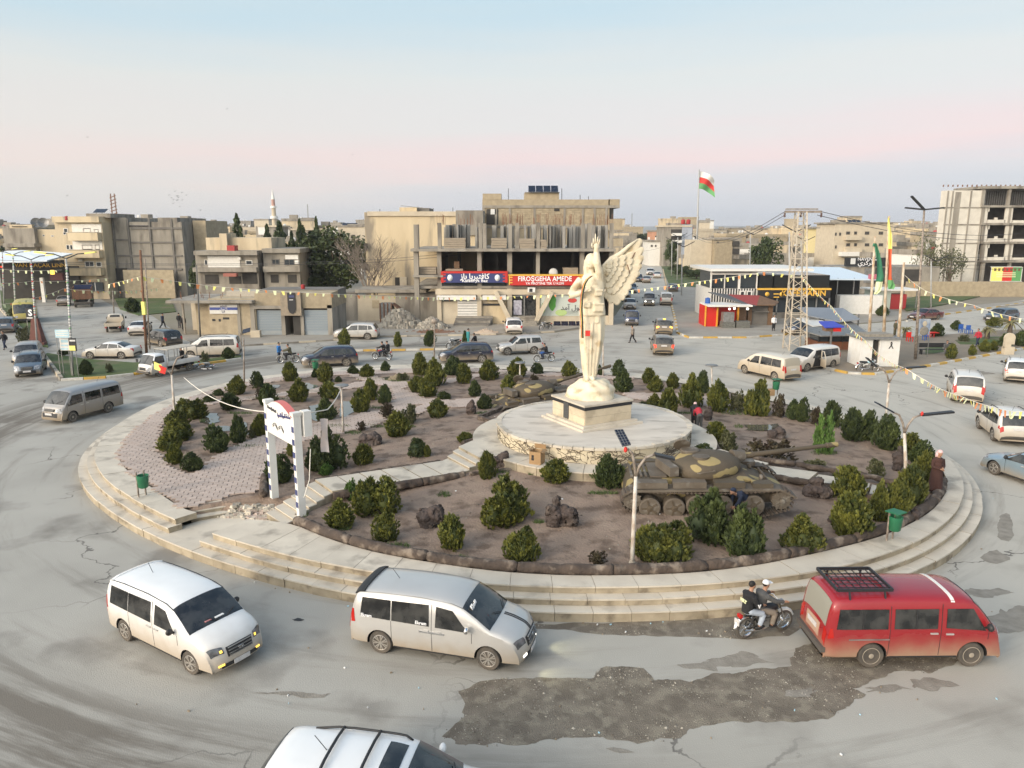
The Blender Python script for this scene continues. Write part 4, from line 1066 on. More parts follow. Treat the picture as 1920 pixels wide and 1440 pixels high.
place2('suv',964,628,93,col='white',name='estate_car',cat='car',label='white car parked facing the red-signed shop')
place('van',(425,670),(362,672),col='white2',name='passenger_van',cat='van',label='white long van passing the left end of the striped kerb',rails=M_trim,rim=M_rimd)
place('sedan',(232,673),(168,673),col='white',name='saloon_car',cat='car',label='white saloon passing behind the grass island on the left')
place('suv',(311,653),(272,645),col='black',name='estate_car',cat='car',label='black car by the rusty pole at the workshops')
place2('sedan',257,630,106,col='white',name='saloon_car',cat='car',label='white saloon seen from behind left of the rusty pole')
place2('suv',53,708,-64,col='slate',name='estate_car',cat='car',label='slate blue car with silver bonnet facing the camera at the left edge',rails=M_steel)
place2('suv',48,686,-64,col='grey',name='estate_car',cat='car',label='grey car close behind the slate blue car at the left edge')
place2('suv',10,625,118,col='slate',name='estate_car',cat='car',label='dark blue car at the far left edge beyond the walking person')
place('suv',(228,556),(192,555),col='white',name='estate_car',cat='car',label='white car in front of the glazed ground floor of the cream apartments')
place('suv',(278,557),(246,556),col='slate',name='estate_car',cat='car',label='dark car right of the white car under the grey block wall')
place('sedan',(360,553),(322,553),col='slate',name='saloon_car',cat='car',label='dull green-blue saloon behind the flat roof of the workshops',far=True)
place2('sedan',94,557,118,col='slate',name='saloon_car',cat='car',label='small pale blue saloon far up the left street',far=True)
place2('sedan',119,574,118,col='grey',name='saloon_car',cat='car',label='small grey car beside the brown tipper truck',far=True)
place('sedan',(1764,599),(1722,602),col='maroon',name='saloon_car',cat='car',label='maroon saloon passing the portrait board on the right',rim=M_rimd,spokes=0)
place('suv',(1912,602),(1862,606),col='slate',name='estate_car',cat='car',label='dark blue car at the right edge beyond the palms')
place('sedan',(1545,624),(1478,630),col='navy',name='saloon_car',cat='car',label='dark green-black saloon parked behind the lattice pylon',rim=M_rimd,spokes=0)
place2('van',1736,535,-120,col='white2',name='passenger_van',cat='van',label='white van parked by the trees near the concrete shell on the right',far=True)
for kind,col,u,v_,hd,lab in[('sedan','white2',1181,581,-98,'white saloon coming down the far street left of the centre'),('oldvan','grey',1217,574,-100,'grey van with lit headlamps coming down the far street'),('van','white2',1249,573,80,'white van driving away up the far street'),('suv','navy',1172,560,-98,'dark car parked at the roadside beside the wing of the statue'),('suv','slate',1184,550,-98,'blue-grey car parked behind the dark car by the wing'),('sedan','grey',1212,531,80,'grey saloon halfway up the far street'),('sedan','silver',1232,522,80,'silver saloon farther up the far street than the grey one'),('suv','white',1219,516,-100,'white car side by side with the silver saloon on the far street'),('suv','navy',1196,529,-100,'dark car parked on the left of the far street'),('sedan','white',1224,494,170,'white car crossing at the far end of the street'),('sedan','navy',1262,548,80,'dark car parked beyond the wall right of the far street'),('suv','brown',1362,500,170,'brown car with lit lamps beyond the dark tree'),('sedan','white2',1376,493,170,'white car beyond the dark tree near the grey flats')]:
 r=place2(kind,u,v_,hd,col=col,name='passenger_van' if 'van' in kind else 'saloon_car',cat='van' if 'van' in kind else 'car',label=lab,far=True)
 if 'lit headlamps' in lab:
  mb=MB();mb.box((2.36,-.55,.72),(.04,.25,.16));mb.box((2.36,.55,.72),(.04,.25,.16));mb.build('lit_headlight',M_lamp_white,r)
def box_on(root,name,m,*a,auto=None):
 mb=MB()
 for q in a:mb.box(*q)
 return mb.build(name,m,root,auto=auto)
def small_truck(pos,hd,label,col,bed_m,canopy=False,name='pickup_truck',cab_over=True):
 t=thing(name,label,'pickup',pos,hd)
 cab=Shell([(.62,.45),(.60,.9),(.60,1.3),(.66,1.72),(.85,1.80),(1.3,1.82),(1.62,1.76),(1.86,1.40),(2.08,1.06),(2.20,.92),(2.26,.7),(2.26,.45),(2.2,.34)],1.66,1.82,1.02,.34,.12,.08,.09,.4)
 cab.body(None).build('cab',[PT[col]],t,auto=35)
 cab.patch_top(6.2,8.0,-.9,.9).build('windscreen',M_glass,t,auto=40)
 for sd_ in(1,-1):
  cab.patch_side([(.85,1.10),(1.82,1.04),(1.60,1.62),(.88,1.64)],side=sd_).build('side_window',M_glass,t)
  cab.patch_top(9.3,10.6,.55*sd_,.92*sd_,0.015,3,3).build('headlight',M_head,t)
  box_on(t,'wing_mirror',M_trim,((1.95,sd_*.98,1.25),(.08,.16,.24)))
 cab.patch_top(3.2-1.0,3.0,-.7,.7).build('rear_window',M_glass,t)
 cab.patch_top(9.5,10.4,-.45,.45,0.014,3,3).build('grille',M_trim,t)
 box_on(t,'front_bumper',M_dtrim,((2.26,0,.45),(.10,1.55,.16)))
 mb=MB();mb.bx(-2.35,.52,-.80,.80,.72,.80);mb.build('bed_floor',bed_m,t)
 for sd_ in(1,-1):mb=MB();mb.bx(-2.35,.52,sd_*.80,sd_*.84,.72,1.10);mb.build('bed_side',bed_m,t)
 mb=MB();mb.bx(-2.39,-2.35,-.84,.84,.72,1.10);mb.build('tailgate',bed_m,t)
 mb=MB();mb.bx(.53,.57,-.84,.84,.72,1.45);mb.build('headboard',bed_m,t)
 mb=MB();mb.bx(-2.2,2.0,-.38,.38,.42,.70);mb.build('chassis',M_arch,t)
 for sd_ in(1,-1):box_on(t,'tail_light',M_red_lens,((-2.41,sd_*.7,.62),(.04,.2,.1)))
 add_wheels(t,(-1.45,1.35),.31,.19,1.56,M_rimd,0)
 if canopy:
  mb=MB();mb.bx(-2.3,.5,-.8,.8,1.98,2.02);mb.build('canopy',M_st2,t)
  for x in(-2.25,-1.3,-.4,.45):
   for y in(-.78,.78):box_on(t,'canopy_post',M_steel,((x,y,1.54),(.04,.04,.90)))
 return t
a,b=gp(338,697),gp(276,709)
small_truck(((a+b)/2)+Vector((0,.75,0)),math.atan2(b.y-a.y,b.x-a.x),'small white truck with canopied bed stopped at the striped kerb','white',PT['white'],True)
small_truck(gp(1183,612)+Vector((.5,2.4,0)),R(-100),'small blue truck coming out of the far street','dblue',PT['dblue'])
small_truck(gp(212,624)+Vector((-.8,2.1,0)),R(112),'battered cream pickup seen from behind near the workshops','beige',PT['beige'])
t=thing('tipper_truck','tipper truck with rusty brown body parked up the left street','truck',gp(157,577)+Vector((-1.6,3.1,0)),R(117))
mb=MB()
for sd_ in(1,-1):mb.bx(-3.6,1.8,sd_*1.2,sd_*1.26,1.3,2.9)
mb.bx(-3.6,1.8,-1.2,1.2,1.25,1.35);mb.build('tipper_body',M_rust,t)
mb=MB();mb.bx(-3.66,-3.6,-1.26,1.26,1.25,2.7);mb.build('tailgate',M_rust,t)
for x in(-3.68,):
 for y in(-1.1,-.4,.4,1.1):box_on(t,'tailgate_rib',M_wood,((x,y,2.0),(.06,.12,1.4)))
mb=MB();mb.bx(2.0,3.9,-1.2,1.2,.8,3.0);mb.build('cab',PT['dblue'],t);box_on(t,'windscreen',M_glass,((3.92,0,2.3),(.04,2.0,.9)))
mb=MB();mb.bx(-3.5,3.8,-.5,.5,.7,1.2);mb.build('chassis',M_arch,t)
box_on(t,'rear_bumper',M_dtrim,((-3.7,0,.75),(.1,2.2,.25)));add_wheels(t,(-2.4,2.9),.52,.35,2.4,M_rimd,0)
for sd_ in(1,-1):box_on(t,'mudguard',M_green,((-2.4,sd_*1.15,1.12),(1.4,.3,.06)))
t=thing('minibus','yellow minibus at the left edge of the grass strip','bus',gp(47,607)+Vector((-1.6,2.8,0)),R(-60))
bus=Shell([(-3.3,.5),(-3.35,1.0),(-3.3,1.9),(-3.2,2.5),(-2.9,2.62),(0,2.65),(2.6,2.62),(2.95,2.45),(3.2,1.8),(3.32,1.3),(3.36,.9),(3.36,.6),(3.3,.4)],2.3,2.65,1.3,.4,.07,.05,.12,.3)
M_busy=mat('dull_yellow_paint',(0.50,0.42,0.12),(0.42,0.35,0.12),2,0.4,dust=(DUST,.2,1.2))
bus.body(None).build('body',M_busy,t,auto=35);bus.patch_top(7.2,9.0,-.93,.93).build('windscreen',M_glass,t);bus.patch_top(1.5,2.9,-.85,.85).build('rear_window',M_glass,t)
for k in range(4):
 for sd_ in(1,-1):bus.patch_side([(-2.9+k*1.4,1.45),(-1.65+k*1.4,1.45),(-1.65+k*1.4,2.25),(-2.9+k*1.4,2.25)],side=sd_).build('side_window',M_glass,t)
for sd_ in(1,-1):bus.patch_top(9.6,10.4,.6*sd_,.92*sd_,.015,2,3).build('headlight',M_head,t)
box_on(t,'front_bumper',M_trim,((3.36,0,.5),(.14,2.1,.25)));add_wheels(t,(-2.0,2.1),.42,.26,2.2,M_rimd,0)
# ------------------------------------------------------------------ plinth and winged statue
random.seed(11)
PLC=Vector((3.84,35.1,0));PR=R(30)
M_marble=mat('cream_marble',(0.60,0.51,0.37),(0.50,0.42,0.30),1.6,0.5,0.05,10,c3=(0.42,0.35,0.25),s3=1.3,t3=0.6,rnd=0.06)
M_statue=mat('cream_statue_paint',(0.76,0.675,0.51),(0.66,0.57,0.41),1.2,0.6,0.25,9,c3=(0.50,0.39,0.235),s3=2.2,t3=0.62)
zf=PLC.y-1.98
ztop=at(1098,762,zf).z
pl=thing('statue_plinth','square marble plinth with black band under the winged statue','plinth',(PLC.x,PLC.y,ZD),PR)
mb=MB();mb.box((0,0,.05),(3.5,3.5,.10));mb.build('base_step',M_stone,pl)
mb=MB();mb.box((0,0,.15),(3.15,3.15,.10));mb.build('base_step',M_stone,pl)
H_=ztop-ZD
mb=MB();mb.box((0,0,(H_-.25+.2)/2),(2.66,2.66,H_-.25-.2));mb.build('core',M_concrete,pl)
for f in range(4):
 a=f*math.pi/2
 for r in range(2):
  hz=(H_-.25-.2)/2;xs=[-1.34,-.55+.3*r,.35+.2*r,1.34]
  for k in range(3):
   cx=(xs[k]+xs[k+1])/2;w=xs[k+1]-xs[k]-.008
   mb=MB();mb.box((cx*math.cos(a)+1.34*math.sin(a),cx*math.sin(a)-1.34*math.cos(a),.2+hz*(r+.5)),(w,.04,hz-.008),a);mb.build('marble_slab',M_marble,pl)
mb=MB();mb.box((0,0,H_-.17),(2.76,2.76,.16));mb.build('black_band',M_black,pl)
mb=MB();mb.box((0,0,H_-.045),(2.82,2.82,.09));mb.build('cap_slab',M_stone,pl)
pq=MB();pq.box((-1.375,.15,.62),(.03,.42,.78));o=pq.build('plaque',mat('dark_plaque',(.03,.03,.03),(.10,.10,.10),60,.4),pl)
SY=PLC.y+0.1
zrock=at(1108,711,SY).z
feet=at(1106,711,SY)
k_=(at(1108,485,SY).z-feet.z)/5.95
st=thing('winged_statue','tall cream statue of a fighter with one wing and raised hand on a rock','statue',(feet.x,SY,ztop))
hr=feet.z-ztop
mb=MB();n=44;vs=[];fs=[]
for i in range(13):
 t=i/12
 for k in range(n):
  a=2*math.pi*k/n
  r=1.16*(1-0.10*t-0.62*max(0,t-.45)**1.3*1.6)
  fold=0.07*math.sin(a*9+t*7+2*nz3(math.cos(a),math.sin(a),t))*(0.4+t*0.6)+0.16*nz3(math.cos(a)*1.4,math.sin(a)*1.4,t*2)
  vs.append(((r+fold)*math.cos(a)*1.02+.10,(r+fold)*math.sin(a)*.9,t*hr*1.02+.04*nz3(a*2,t*4)))
for i in range(12):
 for k in range(n):k2=(k+1)%n;fs.append((i*n+k,i*n+k2,(i+1)*n+k2,(i+1)*n+k))
fs.append(tuple(12*n+k for k in range(n)))
mb.add(vs,fs,0,True);mb.build('rock_base',M_statue,st)
def loft(mb,secs,n=36,fold=None):
 """secs: (x, y, z, rx, ry, twist)"""
 vs=[];fs=[]
 for i,(x,y,z,rx,ry,ph)in enumerate(secs):
  for k in range(n):
   a=2*math.pi*k/n;f=1+(fold(a,z)if fold else 0)
   vs.append((x+rx*f*math.cos(a+ph),y+ry*f*math.sin(a+ph),z))
 for i in range(len(secs)-1):
  for k in range(n):k2=(k+1)%n;fs.append((i*n+k,i*n+k2,(i+1)*n+k2,(i+1)*n+k))
 fs.append(tuple(range(n-1,-1,-1)));fs.append(tuple((len(secs)-1)*n+k for k in range(n)))
 return mb.add(vs,fs,0,True)
def dens(secs,k=4):
 o=[]
 for i in range(len(secs)-1):
  for j in range(k):o.append(tuple(secs[i][q]+(secs[i+1][q]-secs[i][q])*j/k for q in range(6)))
 return o+[secs[-1]]
B=MB();z0=hr
B.ball((-.16,-.22,z0+.02),(.15,.32,.13),14,8);B.ball((.12,-.12,z0+.06),(.14,.30,.13),14,8)
fo=lambda a,z:0.075*math.sin(a*7+z*0.7+1.5*nz3(math.cos(a),z*0.5))+0.05*math.sin(a*13+z)+0.015*math.sin(z*9+a*2)
loft(B,dens([(-.12,0,z0+.05,.17,.19,0),(-.13,0,z0+.32,.22,.24,0),(-.15,-.02,z0+.6,.25,.28,0),(-.16,-.02,z0+1.3,.31,.33,0),(-.16,0,z0+2.0,.37,.36,0),(-.14,0,z0+2.7,.40,.36,0),(-.10,.0,z0+3.1,.42,.34,0)]),40,fo)
loft(B,dens([(.13,.08,z0+.07,.17,.19,0),(.15,.08,z0+.32,.22,.24,0),(.14,.06,z0+.6,.24,.28,0),(.19,.06,z0+1.3,.32,.33,0),(.24,.06,z0+2.0,.38,.36,0),(.22,.05,z0+2.7,.42,.36,0),(.18,.03,z0+3.1,.42,.34,0)]),40,fo)
loft(B,dens([(.04,0,z0+2.75,.56,.36,0),(.04,0,z0+3.3,.58,.36,0)]),40,fo)
fv=lambda a,z:0.035*math.sin(a*6+z*3)+0.02*nz3(a*2,z*2)
loft(B,dens([(.05,-.02,z0+3.10,.63,.42,0),(.05,-.02,z0+3.3,.61,.41,0),(.03,0,z0+3.9,.53,.36,0),(.02,0,z0+4.4,.55,.36,0),(.0,.0,z0+4.75,.54,.33,0),(-.02,.02,z0+4.95,.40,.28,0),(-.04,.02,z0+5.05,.22,.2,0)]),40,fv)
for(x,z,w,h_)in((.28,4.18,.34,.30),(.30,3.55,.46,.22),(-.25,3.6,.36,.24),(.30,3.35,.46,.1)):
 B.box((x,-.40,z0+z),(w,.16,h_),R(8 if x>0 else-8))
B.box((.30,-.45,z0+4.30),(.36,.14,.09),R(8));B.box((.31,-.45,z0+3.66),(.48,.14,.06),R(8))
B.tube([(-.04,0,z0+4.9),(-.06,-.02,z0+5.35)],[.17,.15],14)
B.ball((-.08,-.05,z0+5.55),(.24,.28,.34),20,14)
B.ball((-.20,-.26,z0+5.50),(.05,.07,.07),8,6);B.ball((-.14,-.22,z0+5.36),(.11,.10,.09),8,6);B.ball((-.12,-.27,z0+5.62),(.13,.06,.04),8,6)
B.ball((-.20,-.28,z0+5.385),(.06,.04,.022),8,6)
B.ball((-.04,.04,z0+5.66),(.30,.32,.32),16,12)
for i in range(14):
 a=R(-20+i*17);x0,y0=-.02+.26*math.cos(a),.05+.26*math.sin(a)
 B.tube([(x0,y0,z0+5.65),(x0*1.25+.03,y0*1.15,z0+5.3),(x0*1.2+.06+.02*math.sin(i*3),y0*1.3,z0+4.95),(x0*1.1+.10,y0*1.45,z0+4.55),(x0*1.0+.12,y0*1.5,z0+4.25)],[.10,.10,.10,.085,.03],8)
B.tube([(.38,-.05,z0+4.78),(.28,-.30,z0+5.15),(.18,-.42,z0+5.55)],[.20,.18,.16],14)
B.tube([(.18,-.42,z0+5.50),(.14,-.38,z0+5.95),(.12,-.35,z0+6.22)],[.165,.145,.11],14)
B.ball((.12,-.35,z0+6.28),(.16,.10,.18),14,10)
B.tube([(-.52,-.02,z0+4.75),(-.85,-.15,z0+4.35),(-1.02,-.32,z0+4.02)],[.20,.175,.155],14)
B.tube([(-1.02,-.32,z0+4.02),(-.62,-.50,z0+4.15),(-.34,-.52,z0+4.30)],[.16,.14,.09],14)
B.ball((-.28,-.52,z0+4.34),(.14,.08,.12),12,8)
me=remesh(B,0.034,'figure',M_statue,0)
tz=[v for v in me.vertices]
o=mobj('figure',me,st)
hm=MB()
for i,(dx,ln,tip)in enumerate(((-.12,.30,-.02),(-.04,.50,.0),(.04,.36,.03),(.11,.28,.06))):
 hm.tube([(.12+dx,-.36,z0+6.36),(.12+dx+tip*.5,-.38,z0+6.36+ln*.55),(.12+dx+tip,-.35,z0+6.36+ln)],[.042,.036,.018],8)
hm.tube([(-.02,-.40,z0+6.20),(-.09,-.44,z0+6.34),(-.08,-.44,z0+6.46)],[.05,.04,.022],8)
hm.build('raised_fingers',M_statue,st)
hm=MB()
for i in range(4):hm.tube([(-.22,-.55,z0+4.42-i*.055),(-.10,-.56,z0+4.46-i*.055),(-.03,-.53,z0+4.44-i*.055)],[.032,.03,.018],7)
hm.build('bent_fingers',M_statue,st)
W0=Vector((feet.x,SY,ztop))
def wl(u,v,dy=0.55):
 p=at(u,v,SY+dy);return p-W0
top=[(1134,512),(1135,498),(1148,484),(1166,474),(1180,458),(1196,447)]
def wing_feather(base,tip,w,dy,name='feather',curve=0.0):
 b,t=wl(*base,dy),wl(*tip,dy);d=t-b;L_=d.length;d.normalize();s_=Vector((0,1,0)).cross(d).normalized()
 out=[];n_=7
 prof=[(0,.5),(.25,1.0),(.6,1.15),(.85,1.08),(.96,.72),(1.0,.28)]
 for u_,ww in prof:out.append((u_*L_,ww*w))
 loop=[(a,-b_)for a,b_ in out]+[(a,b_)for a,b_ in reversed(out)]
 pts=[b+d*a+s_*(q+curve*(a/L_)**2*L_)for a,q in loop]
 th=Vector((0,-.05,0));cen=sum(pts,Vector())/len(pts);vs_=pts+[cen+(p-cen)*.80+th for p in pts]+[p+Vector((0,.05,0))for p in pts]
 m_=len(pts);fs_=[tuple(range(m_,2*m_)),tuple(range(3*m_-1,2*m_-1,-1))]+[(i,(i+1)%m_,m_+(i+1)%m_,m_+i)for i in range(m_)]+[(2*m_+i,2*m_+(i+1)%m_,(i+1)%m_,i)for i in range(m_)]
 mb_=MB();mb_.add(vs_,fs_,0,False);o_=mb_.build(name,M_statue,st)
 bm_=bmesh.new();bm_.from_mesh(o_.data);bmesh.ops.recalc_face_normals(bm_,faces=bm_.faces);bm_.to_mesh(o_.data);bm_.free()
 return o_
prim=[((1150,520),(1199,446),.20),((1152,524),(1203,462),.19),((1154,528),(1204,478),.18),((1154,532),(1201,494),.18),((1154,537),(1198,508),.17),((1152,541),(1192,520),.17),((1150,545),(1184,534),.17),((1147,548),(1179,546),.17),((1144,551),(1173,557),.17),((1141,552),(1163,568),.17),((1138,550),(1150,567),.16),((1135,545),(1142,560),.14)]
for i,(b_,t_,w_)in enumerate(prim):wing_feather(b_,t_,w_,.62-.012*i,curve=0.04)
rows=[[((1146,505),(1188,474),.15),((1148,510),(1187,487),.15),((1149,515),(1185,500),.15),((1149,521),(1180,512),.15),((1148,526),(1174,523),.15),((1146,530),(1168,534),.15),((1143,533),(1161,544),.14),((1140,535),(1154,551),.13),((1137,534),(1146,551),.12)],[((1142,500),(1174,480),.13),((1144,505),(1173,491),.13),((1145,511),(1170,502),.13),((1144,516),(1166,512),.13),((1143,521),(1160,521),.13),((1141,525),(1154,530),.12),((1138,528),(1148,538),.11),((1136,529),(1141,540),.10)],[((1138,497),(1160,484),.11),((1139,502),(1160,494),.11),((1140,507),(1157,503),.11),((1139,512),(1153,511),.11),((1138,517),(1148,519),.10),((1136,520),(1143,527),.09)],[((1136,496),(1149,489),.09),((1136,501),(1149,498),.09),((1136,507),(1146,507),.09),((1135,512),(1141,515),.08)]]
for r_i,row in enumerate(rows):
 for i,(b_,t_,w_)in enumerate(row):wing_feather(b_,t_,w_,.50-.10*r_i-.008*i)
mb=MB();mb.tube([wl(1130,540,.30),wl(1133,515,.36),wl(1135,499,.40),wl(1147,486,.45),wl(1163,476,.50),wl(1180,461,.55),wl(1196,449,.60)],[.14,.15,.16,.15,.12,.09,.04],10);mb.build('wing_edge',M_statue,st)
for u0,v0,u1,v1 in((1176,496,1181,513),(1191,473,1186,484)):
 mb=MB();mb.tube([wl(u0,v0,.05),wl((u0+u1)/2,(v0+v1)/2-1,.02),wl(u1,v1,.04)],.025,5);mb.build('rust_streak',M_rust,st)
t=thing('draped_flag','narrow red and yellow cloth hanging from the bent arm of the statue','flag',(0,0,0))
path=[(1110,517),(1101,524),(1096,533),(1093,545),(1091,560),(1090,580),(1091,600),(1092,620),(1092,634)]
for k,(mm,o0,o1)in enumerate(((M_red,-.07,-.04),(M_yellow,-.04,-.015),(M_black,-.015,.06))):
 vs=[];
 for i,(u,v)in enumerate(path):
  for o_ in(o0,o1):
   p=at(u,v,SY-.65-.05*math.sin(i*2));vs.append(p+Vector((o_,0.03*math.sin(i*1.7+k),0)))
 mb=MB();mb.add(vs,[(2*i,2*i+1,2*i+3,2*i+2)for i in range(len(path)-1)],0,True);mb.build('stripe',mm,t)
mb=MB();c=at(1102,625,SY-.62);mb.box(c,(.22,.03,.26),0,0);mb.build('knot',M_red,t)
# ------------------------------------------------------------------ tanks
random.seed(5)
def camo():
 m=mat('camouflage_paint',(0.105,0.078,0.050),(0.070,0.058,0.040),0.9,0.75,0.25,12)
 t_=m.node_tree;N=t_.nodes;L=t_.links;b=N['Principled BSDF'];base_=b.inputs['Base Color'].links[0].from_socket
 tcn=N.new('ShaderNodeTexCoord');vo=N.new('ShaderNodeTexVoronoi');vo.inputs['Scale'].default_value=1.15
 w=N.new('ShaderNodeTexNoise');w.inputs['Scale'].default_value=1.3;va=N.new('ShaderNodeVectorMath');va.operation='MULTIPLY_ADD';va.inputs[1].default_value=(0.5,0.5,0.5)
 mp_=N.new('ShaderNodeMapping');mp_.inputs['Scale'].default_value=(0.75,1,1.6);mp_.inputs['Location'].default_value=(.3,.2,.1)
 L.new(tcn.outputs['Object'],w.inputs['Vector']);L.new(w.outputs['Color'],va.inputs[0]);L.new(tcn.outputs['Object'],mp_.inputs[0]);L.new(mp_.outputs[0],va.inputs[2]);L.new(va.outputs[0],vo.inputs['Vector'])
 mr=N.new('ShaderNodeMapRange');mr.inputs[1].default_value=0.33;mr.inputs[2].default_value=0.36;mr.inputs[3].default_value=1;mr.inputs[4].default_value=0;L.new(vo.outputs['Distance'],mr.inputs[0])
 mx=N.new('ShaderNodeMix');mx.data_type='RGBA';L.new(mr.outputs[0],mx.inputs[0]);L.new(base_,mx.inputs[6]);mx.inputs[7].default_value=(0.30,0.235,0.105,1)
 L.new(mx.outputs[2],b.inputs['Base Color']);return m
M_camo=camo()
M_camo_d=mat('worn_brown_armour',(0.090,0.070,0.050),(0.14,0.118,0.092),1.2,0.75,0.3,10,c3=(.26,.24,.21),s3=1.6,t3=.64)
M_track=mat('rusted_track',(0.075,0.058,0.045),(0.13,0.10,0.075),5,0.8)
def tank(name,label,pos,hd,tilt,turret_rot,gun_up,gun_len=4.9,full=True):
 t=thing(name,label,'tank',pos,hd);t.rotation_euler=(tilt[0],tilt[1],hd)
 pr=[(-3.05,.60),(-2.9,1.05),(-2.6,1.30),(1.55,1.34),(2.95,.82),(2.75,.52),(2.3,.42),(-2.5,.42)]
 mb=MB();vs=[(x,-1.02,z)for x,z in pr]+[(x,1.02,z)for x,z in pr];n=len(pr)
 mb.add(vs,[tuple(range(n)),tuple(range(2*n-1,n-1,-1))]+[(i,n+i,n+(i+1)%n,(i+1)%n)for i in range(n)]);mb.build('hull',M_camo,t)
 for sd_ in(1,-1):
  mb=MB();zf_=1.12
  segs=[(-3.15,.92),(-2.85,zf_),(2.55,zf_+.04),(3.12,.86)]
  for i in range(3):
   a,b=segs[i],segs[i+1]
   mb.add([(a[0],sd_*1.02,a[1]),(b[0],sd_*1.02,b[1]),(b[0],sd_*1.64,b[1]-.02),(a[0],sd_*1.64,a[1]-.02),(a[0],sd_*1.02,a[1]-.04),(b[0],sd_*1.02,b[1]-.04),(b[0],sd_*1.64,b[1]-.10),(a[0],sd_*1.64,a[1]-.10)],[(0,1,2,3),(7,6,5,4),(3,2,6,7),(0,3,7,4),(1,5,6,2)])
  mb.build('mudguard',M_camo_d,t)
  for x,w,h_ in((-2.1,1.2,.22),(-.7,1.2,.24),(.75,1.1,.22),(1.95,.7,.18)):
   mb=MB();mb.box((x,sd_*1.33,zf_+h_/2+.02),(w,.46,h_));mb.build('stowage_box',M_camo if random.random()<.7 else M_camo_d,t)
  if not full:continue
  for i,x in enumerate((-2.15,-1.25,-.42,.48,1.62)):
   r_=.405;mb=MB();y0=sd_*1.34
   mb.lathe([(r_*.9,-.25),(r_,-.22),(r_,.22),(r_*.9,.25)],22,(0,0,0),'Y',0)
   w_=mb.build('road_wheel',M_camo_d,t,(x,y0,.47-(.10 if i<2 else 0)),auto=35)
   mb=MB();mb.lathe([(r_*.78,.252),(r_*.74,.22),(r_*.35,.19),(r_*.3,.27),(.02,.29)],22,(0,0,0),'Y',0,caps=False)
   for k in range(5):
    a=2*math.pi*k/5;mb.beam((r_*.3*math.cos(a),.24,r_*.3*math.sin(a)),(r_*.76*math.cos(a),.245,r_*.76*math.sin(a)),.07,.06)
   hb=mb.build('wheel_disc',M_camo,w_,auto=35)
   if sd_<0:hb.rotation_euler=(0,0,math.pi)
  for x,r_,nm in((2.62,.34,'idler_wheel'),(-2.80,.33,'drive_sprocket')):
   mb=MB();mb.lathe([(r_*.95,-.2),(r_,-.17),(r_,.17),(r_*.95,.2)],20,(0,0,0),'Y',0)
   for k in range(12):
    a=2*math.pi*k/12;mb.beam((r_*.35*math.cos(a),sd_*.21,r_*.35*math.sin(a)),(r_*1.12*math.cos(a),sd_*.21,r_*1.12*math.sin(a)),.03,.05)
   mb.lathe([(r_*.34,.0),(r_*.30,sd_*.30),(.02,sd_*.32)],14,(0,0,0),'Y',0)
   mb.build(nm,M_camo_d,t,(x,sd_*1.34,.66),auto=35)
  loop=[];
  for k in range(9):a=R(-60+k*20);loop.append((2.62+.42*math.cos(a-0),.66+.42*math.sin(a)))
  loop=[(2.62+.42*math.cos(R(a)),.66+.42*math.sin(R(a)))for a in range(-50,95,16)]+[(1.5,1.0),(.5,.97),(-.6,.98),(-1.8,1.0)]+[(-2.80+.41*math.cos(R(a)),.66+.41*math.sin(R(a)))for a in range(95,235,16)]+[(-2.2,.06),(-1.0,.05),(.5,.05),(1.9,.06)]
  L_=[0];m_=len(loop)
  for i in range(m_):L_.append(L_[-1]+math.dist(loop[i],loop[(i+1)%m_]))
  nl=88;mb=MB()
  for k in range(nl):
   s_=L_[-1]*k/nl
   i=max(j for j in range(m_)if L_[j]<=s_);f=(s_-L_[i])/(L_[i+1]-L_[i]);a,b=loop[i],loop[(i+1)%m_]
   x,z=a[0]+(b[0]-a[0])*f,a[1]+(b[1]-a[1])*f;an=math.atan2(b[1]-a[1],b[0]-a[0])
   dx,dz=math.cos(an)*.062,math.sin(an)*.062
   mb.beam((x-dx,sd_*1.34,z),(x+dx,sd_*1.34,z),.56,.04);mb.beam((x-dx*.3,sd_*1.34,z),(x+dx*.3,sd_*1.34,z),.58,.085)
  o_=mb.build('track',M_track,t)
 mb=MB()
 for k in range(5):mb.box((-2.75+.18*k,0,1.36),(.09,1.5,.05))
 mb.box((-1.75,0,1.36),(.6,1.7,.06));mb.build('engine_grille',M_camo_d,t)
 for x,y,s_ in((1.9,.7,.10),(2.0,-.7,.10)):mb=MB();mb.lathe([(.04,0),(.11,.02),(.12,.12),(.02,.13)],12,(x,y,1.28),'X');mb.build('headlight',M_camo_d,t)
 mb=MB();mb.box((2.35,0,1.06),(.05,1.7,.22));mb.build('splash_board',M_camo_d,t)
 tr=bpy.data.objects.new('turret',None)
 B_=MB();vs=[];fs=[];nn_=40;lv=[(1.0,0),(1.05,.12),(1.02,.30),(.92,.48),(.74,.61),(.50,.69),(.2,.73)]
 for s_,z in lv:
  for k in range(nn_):
   a=2*math.pi*k/nn_;rx=1.32+.18*math.cos(a)**3;ry=1.12
   vs.append((rx*s_*math.cos(a),ry*s_*math.sin(a),1.34+z))
 for i in range(len(lv)-1):
  for k in range(nn_):k2=(k+1)%nn_;fs.append((i*nn_+k,i*nn_+k2,(i+1)*nn_+k2,(i+1)*nn_+k))
 fs.append(tuple((len(lv)-1)*nn_+k for k in range(nn_)))
 B_.add(vs,fs,0,True)
 tu=B_.build('turret',M_camo,t,auto=60);tu.rotation_euler=(0,0,turret_rot);bpy.data.objects.remove(tr)
 def sub(name_,mb_,m_,auto=35):return mb_.build(name_,m_,tu,auto=auto)
 mb=MB();mb.lathe([(.36,0),(.38,.12),(.34,.16),(.3,.16)],20,(-.35,.35,1.97));sub('cupola',mb,M_camo_d)
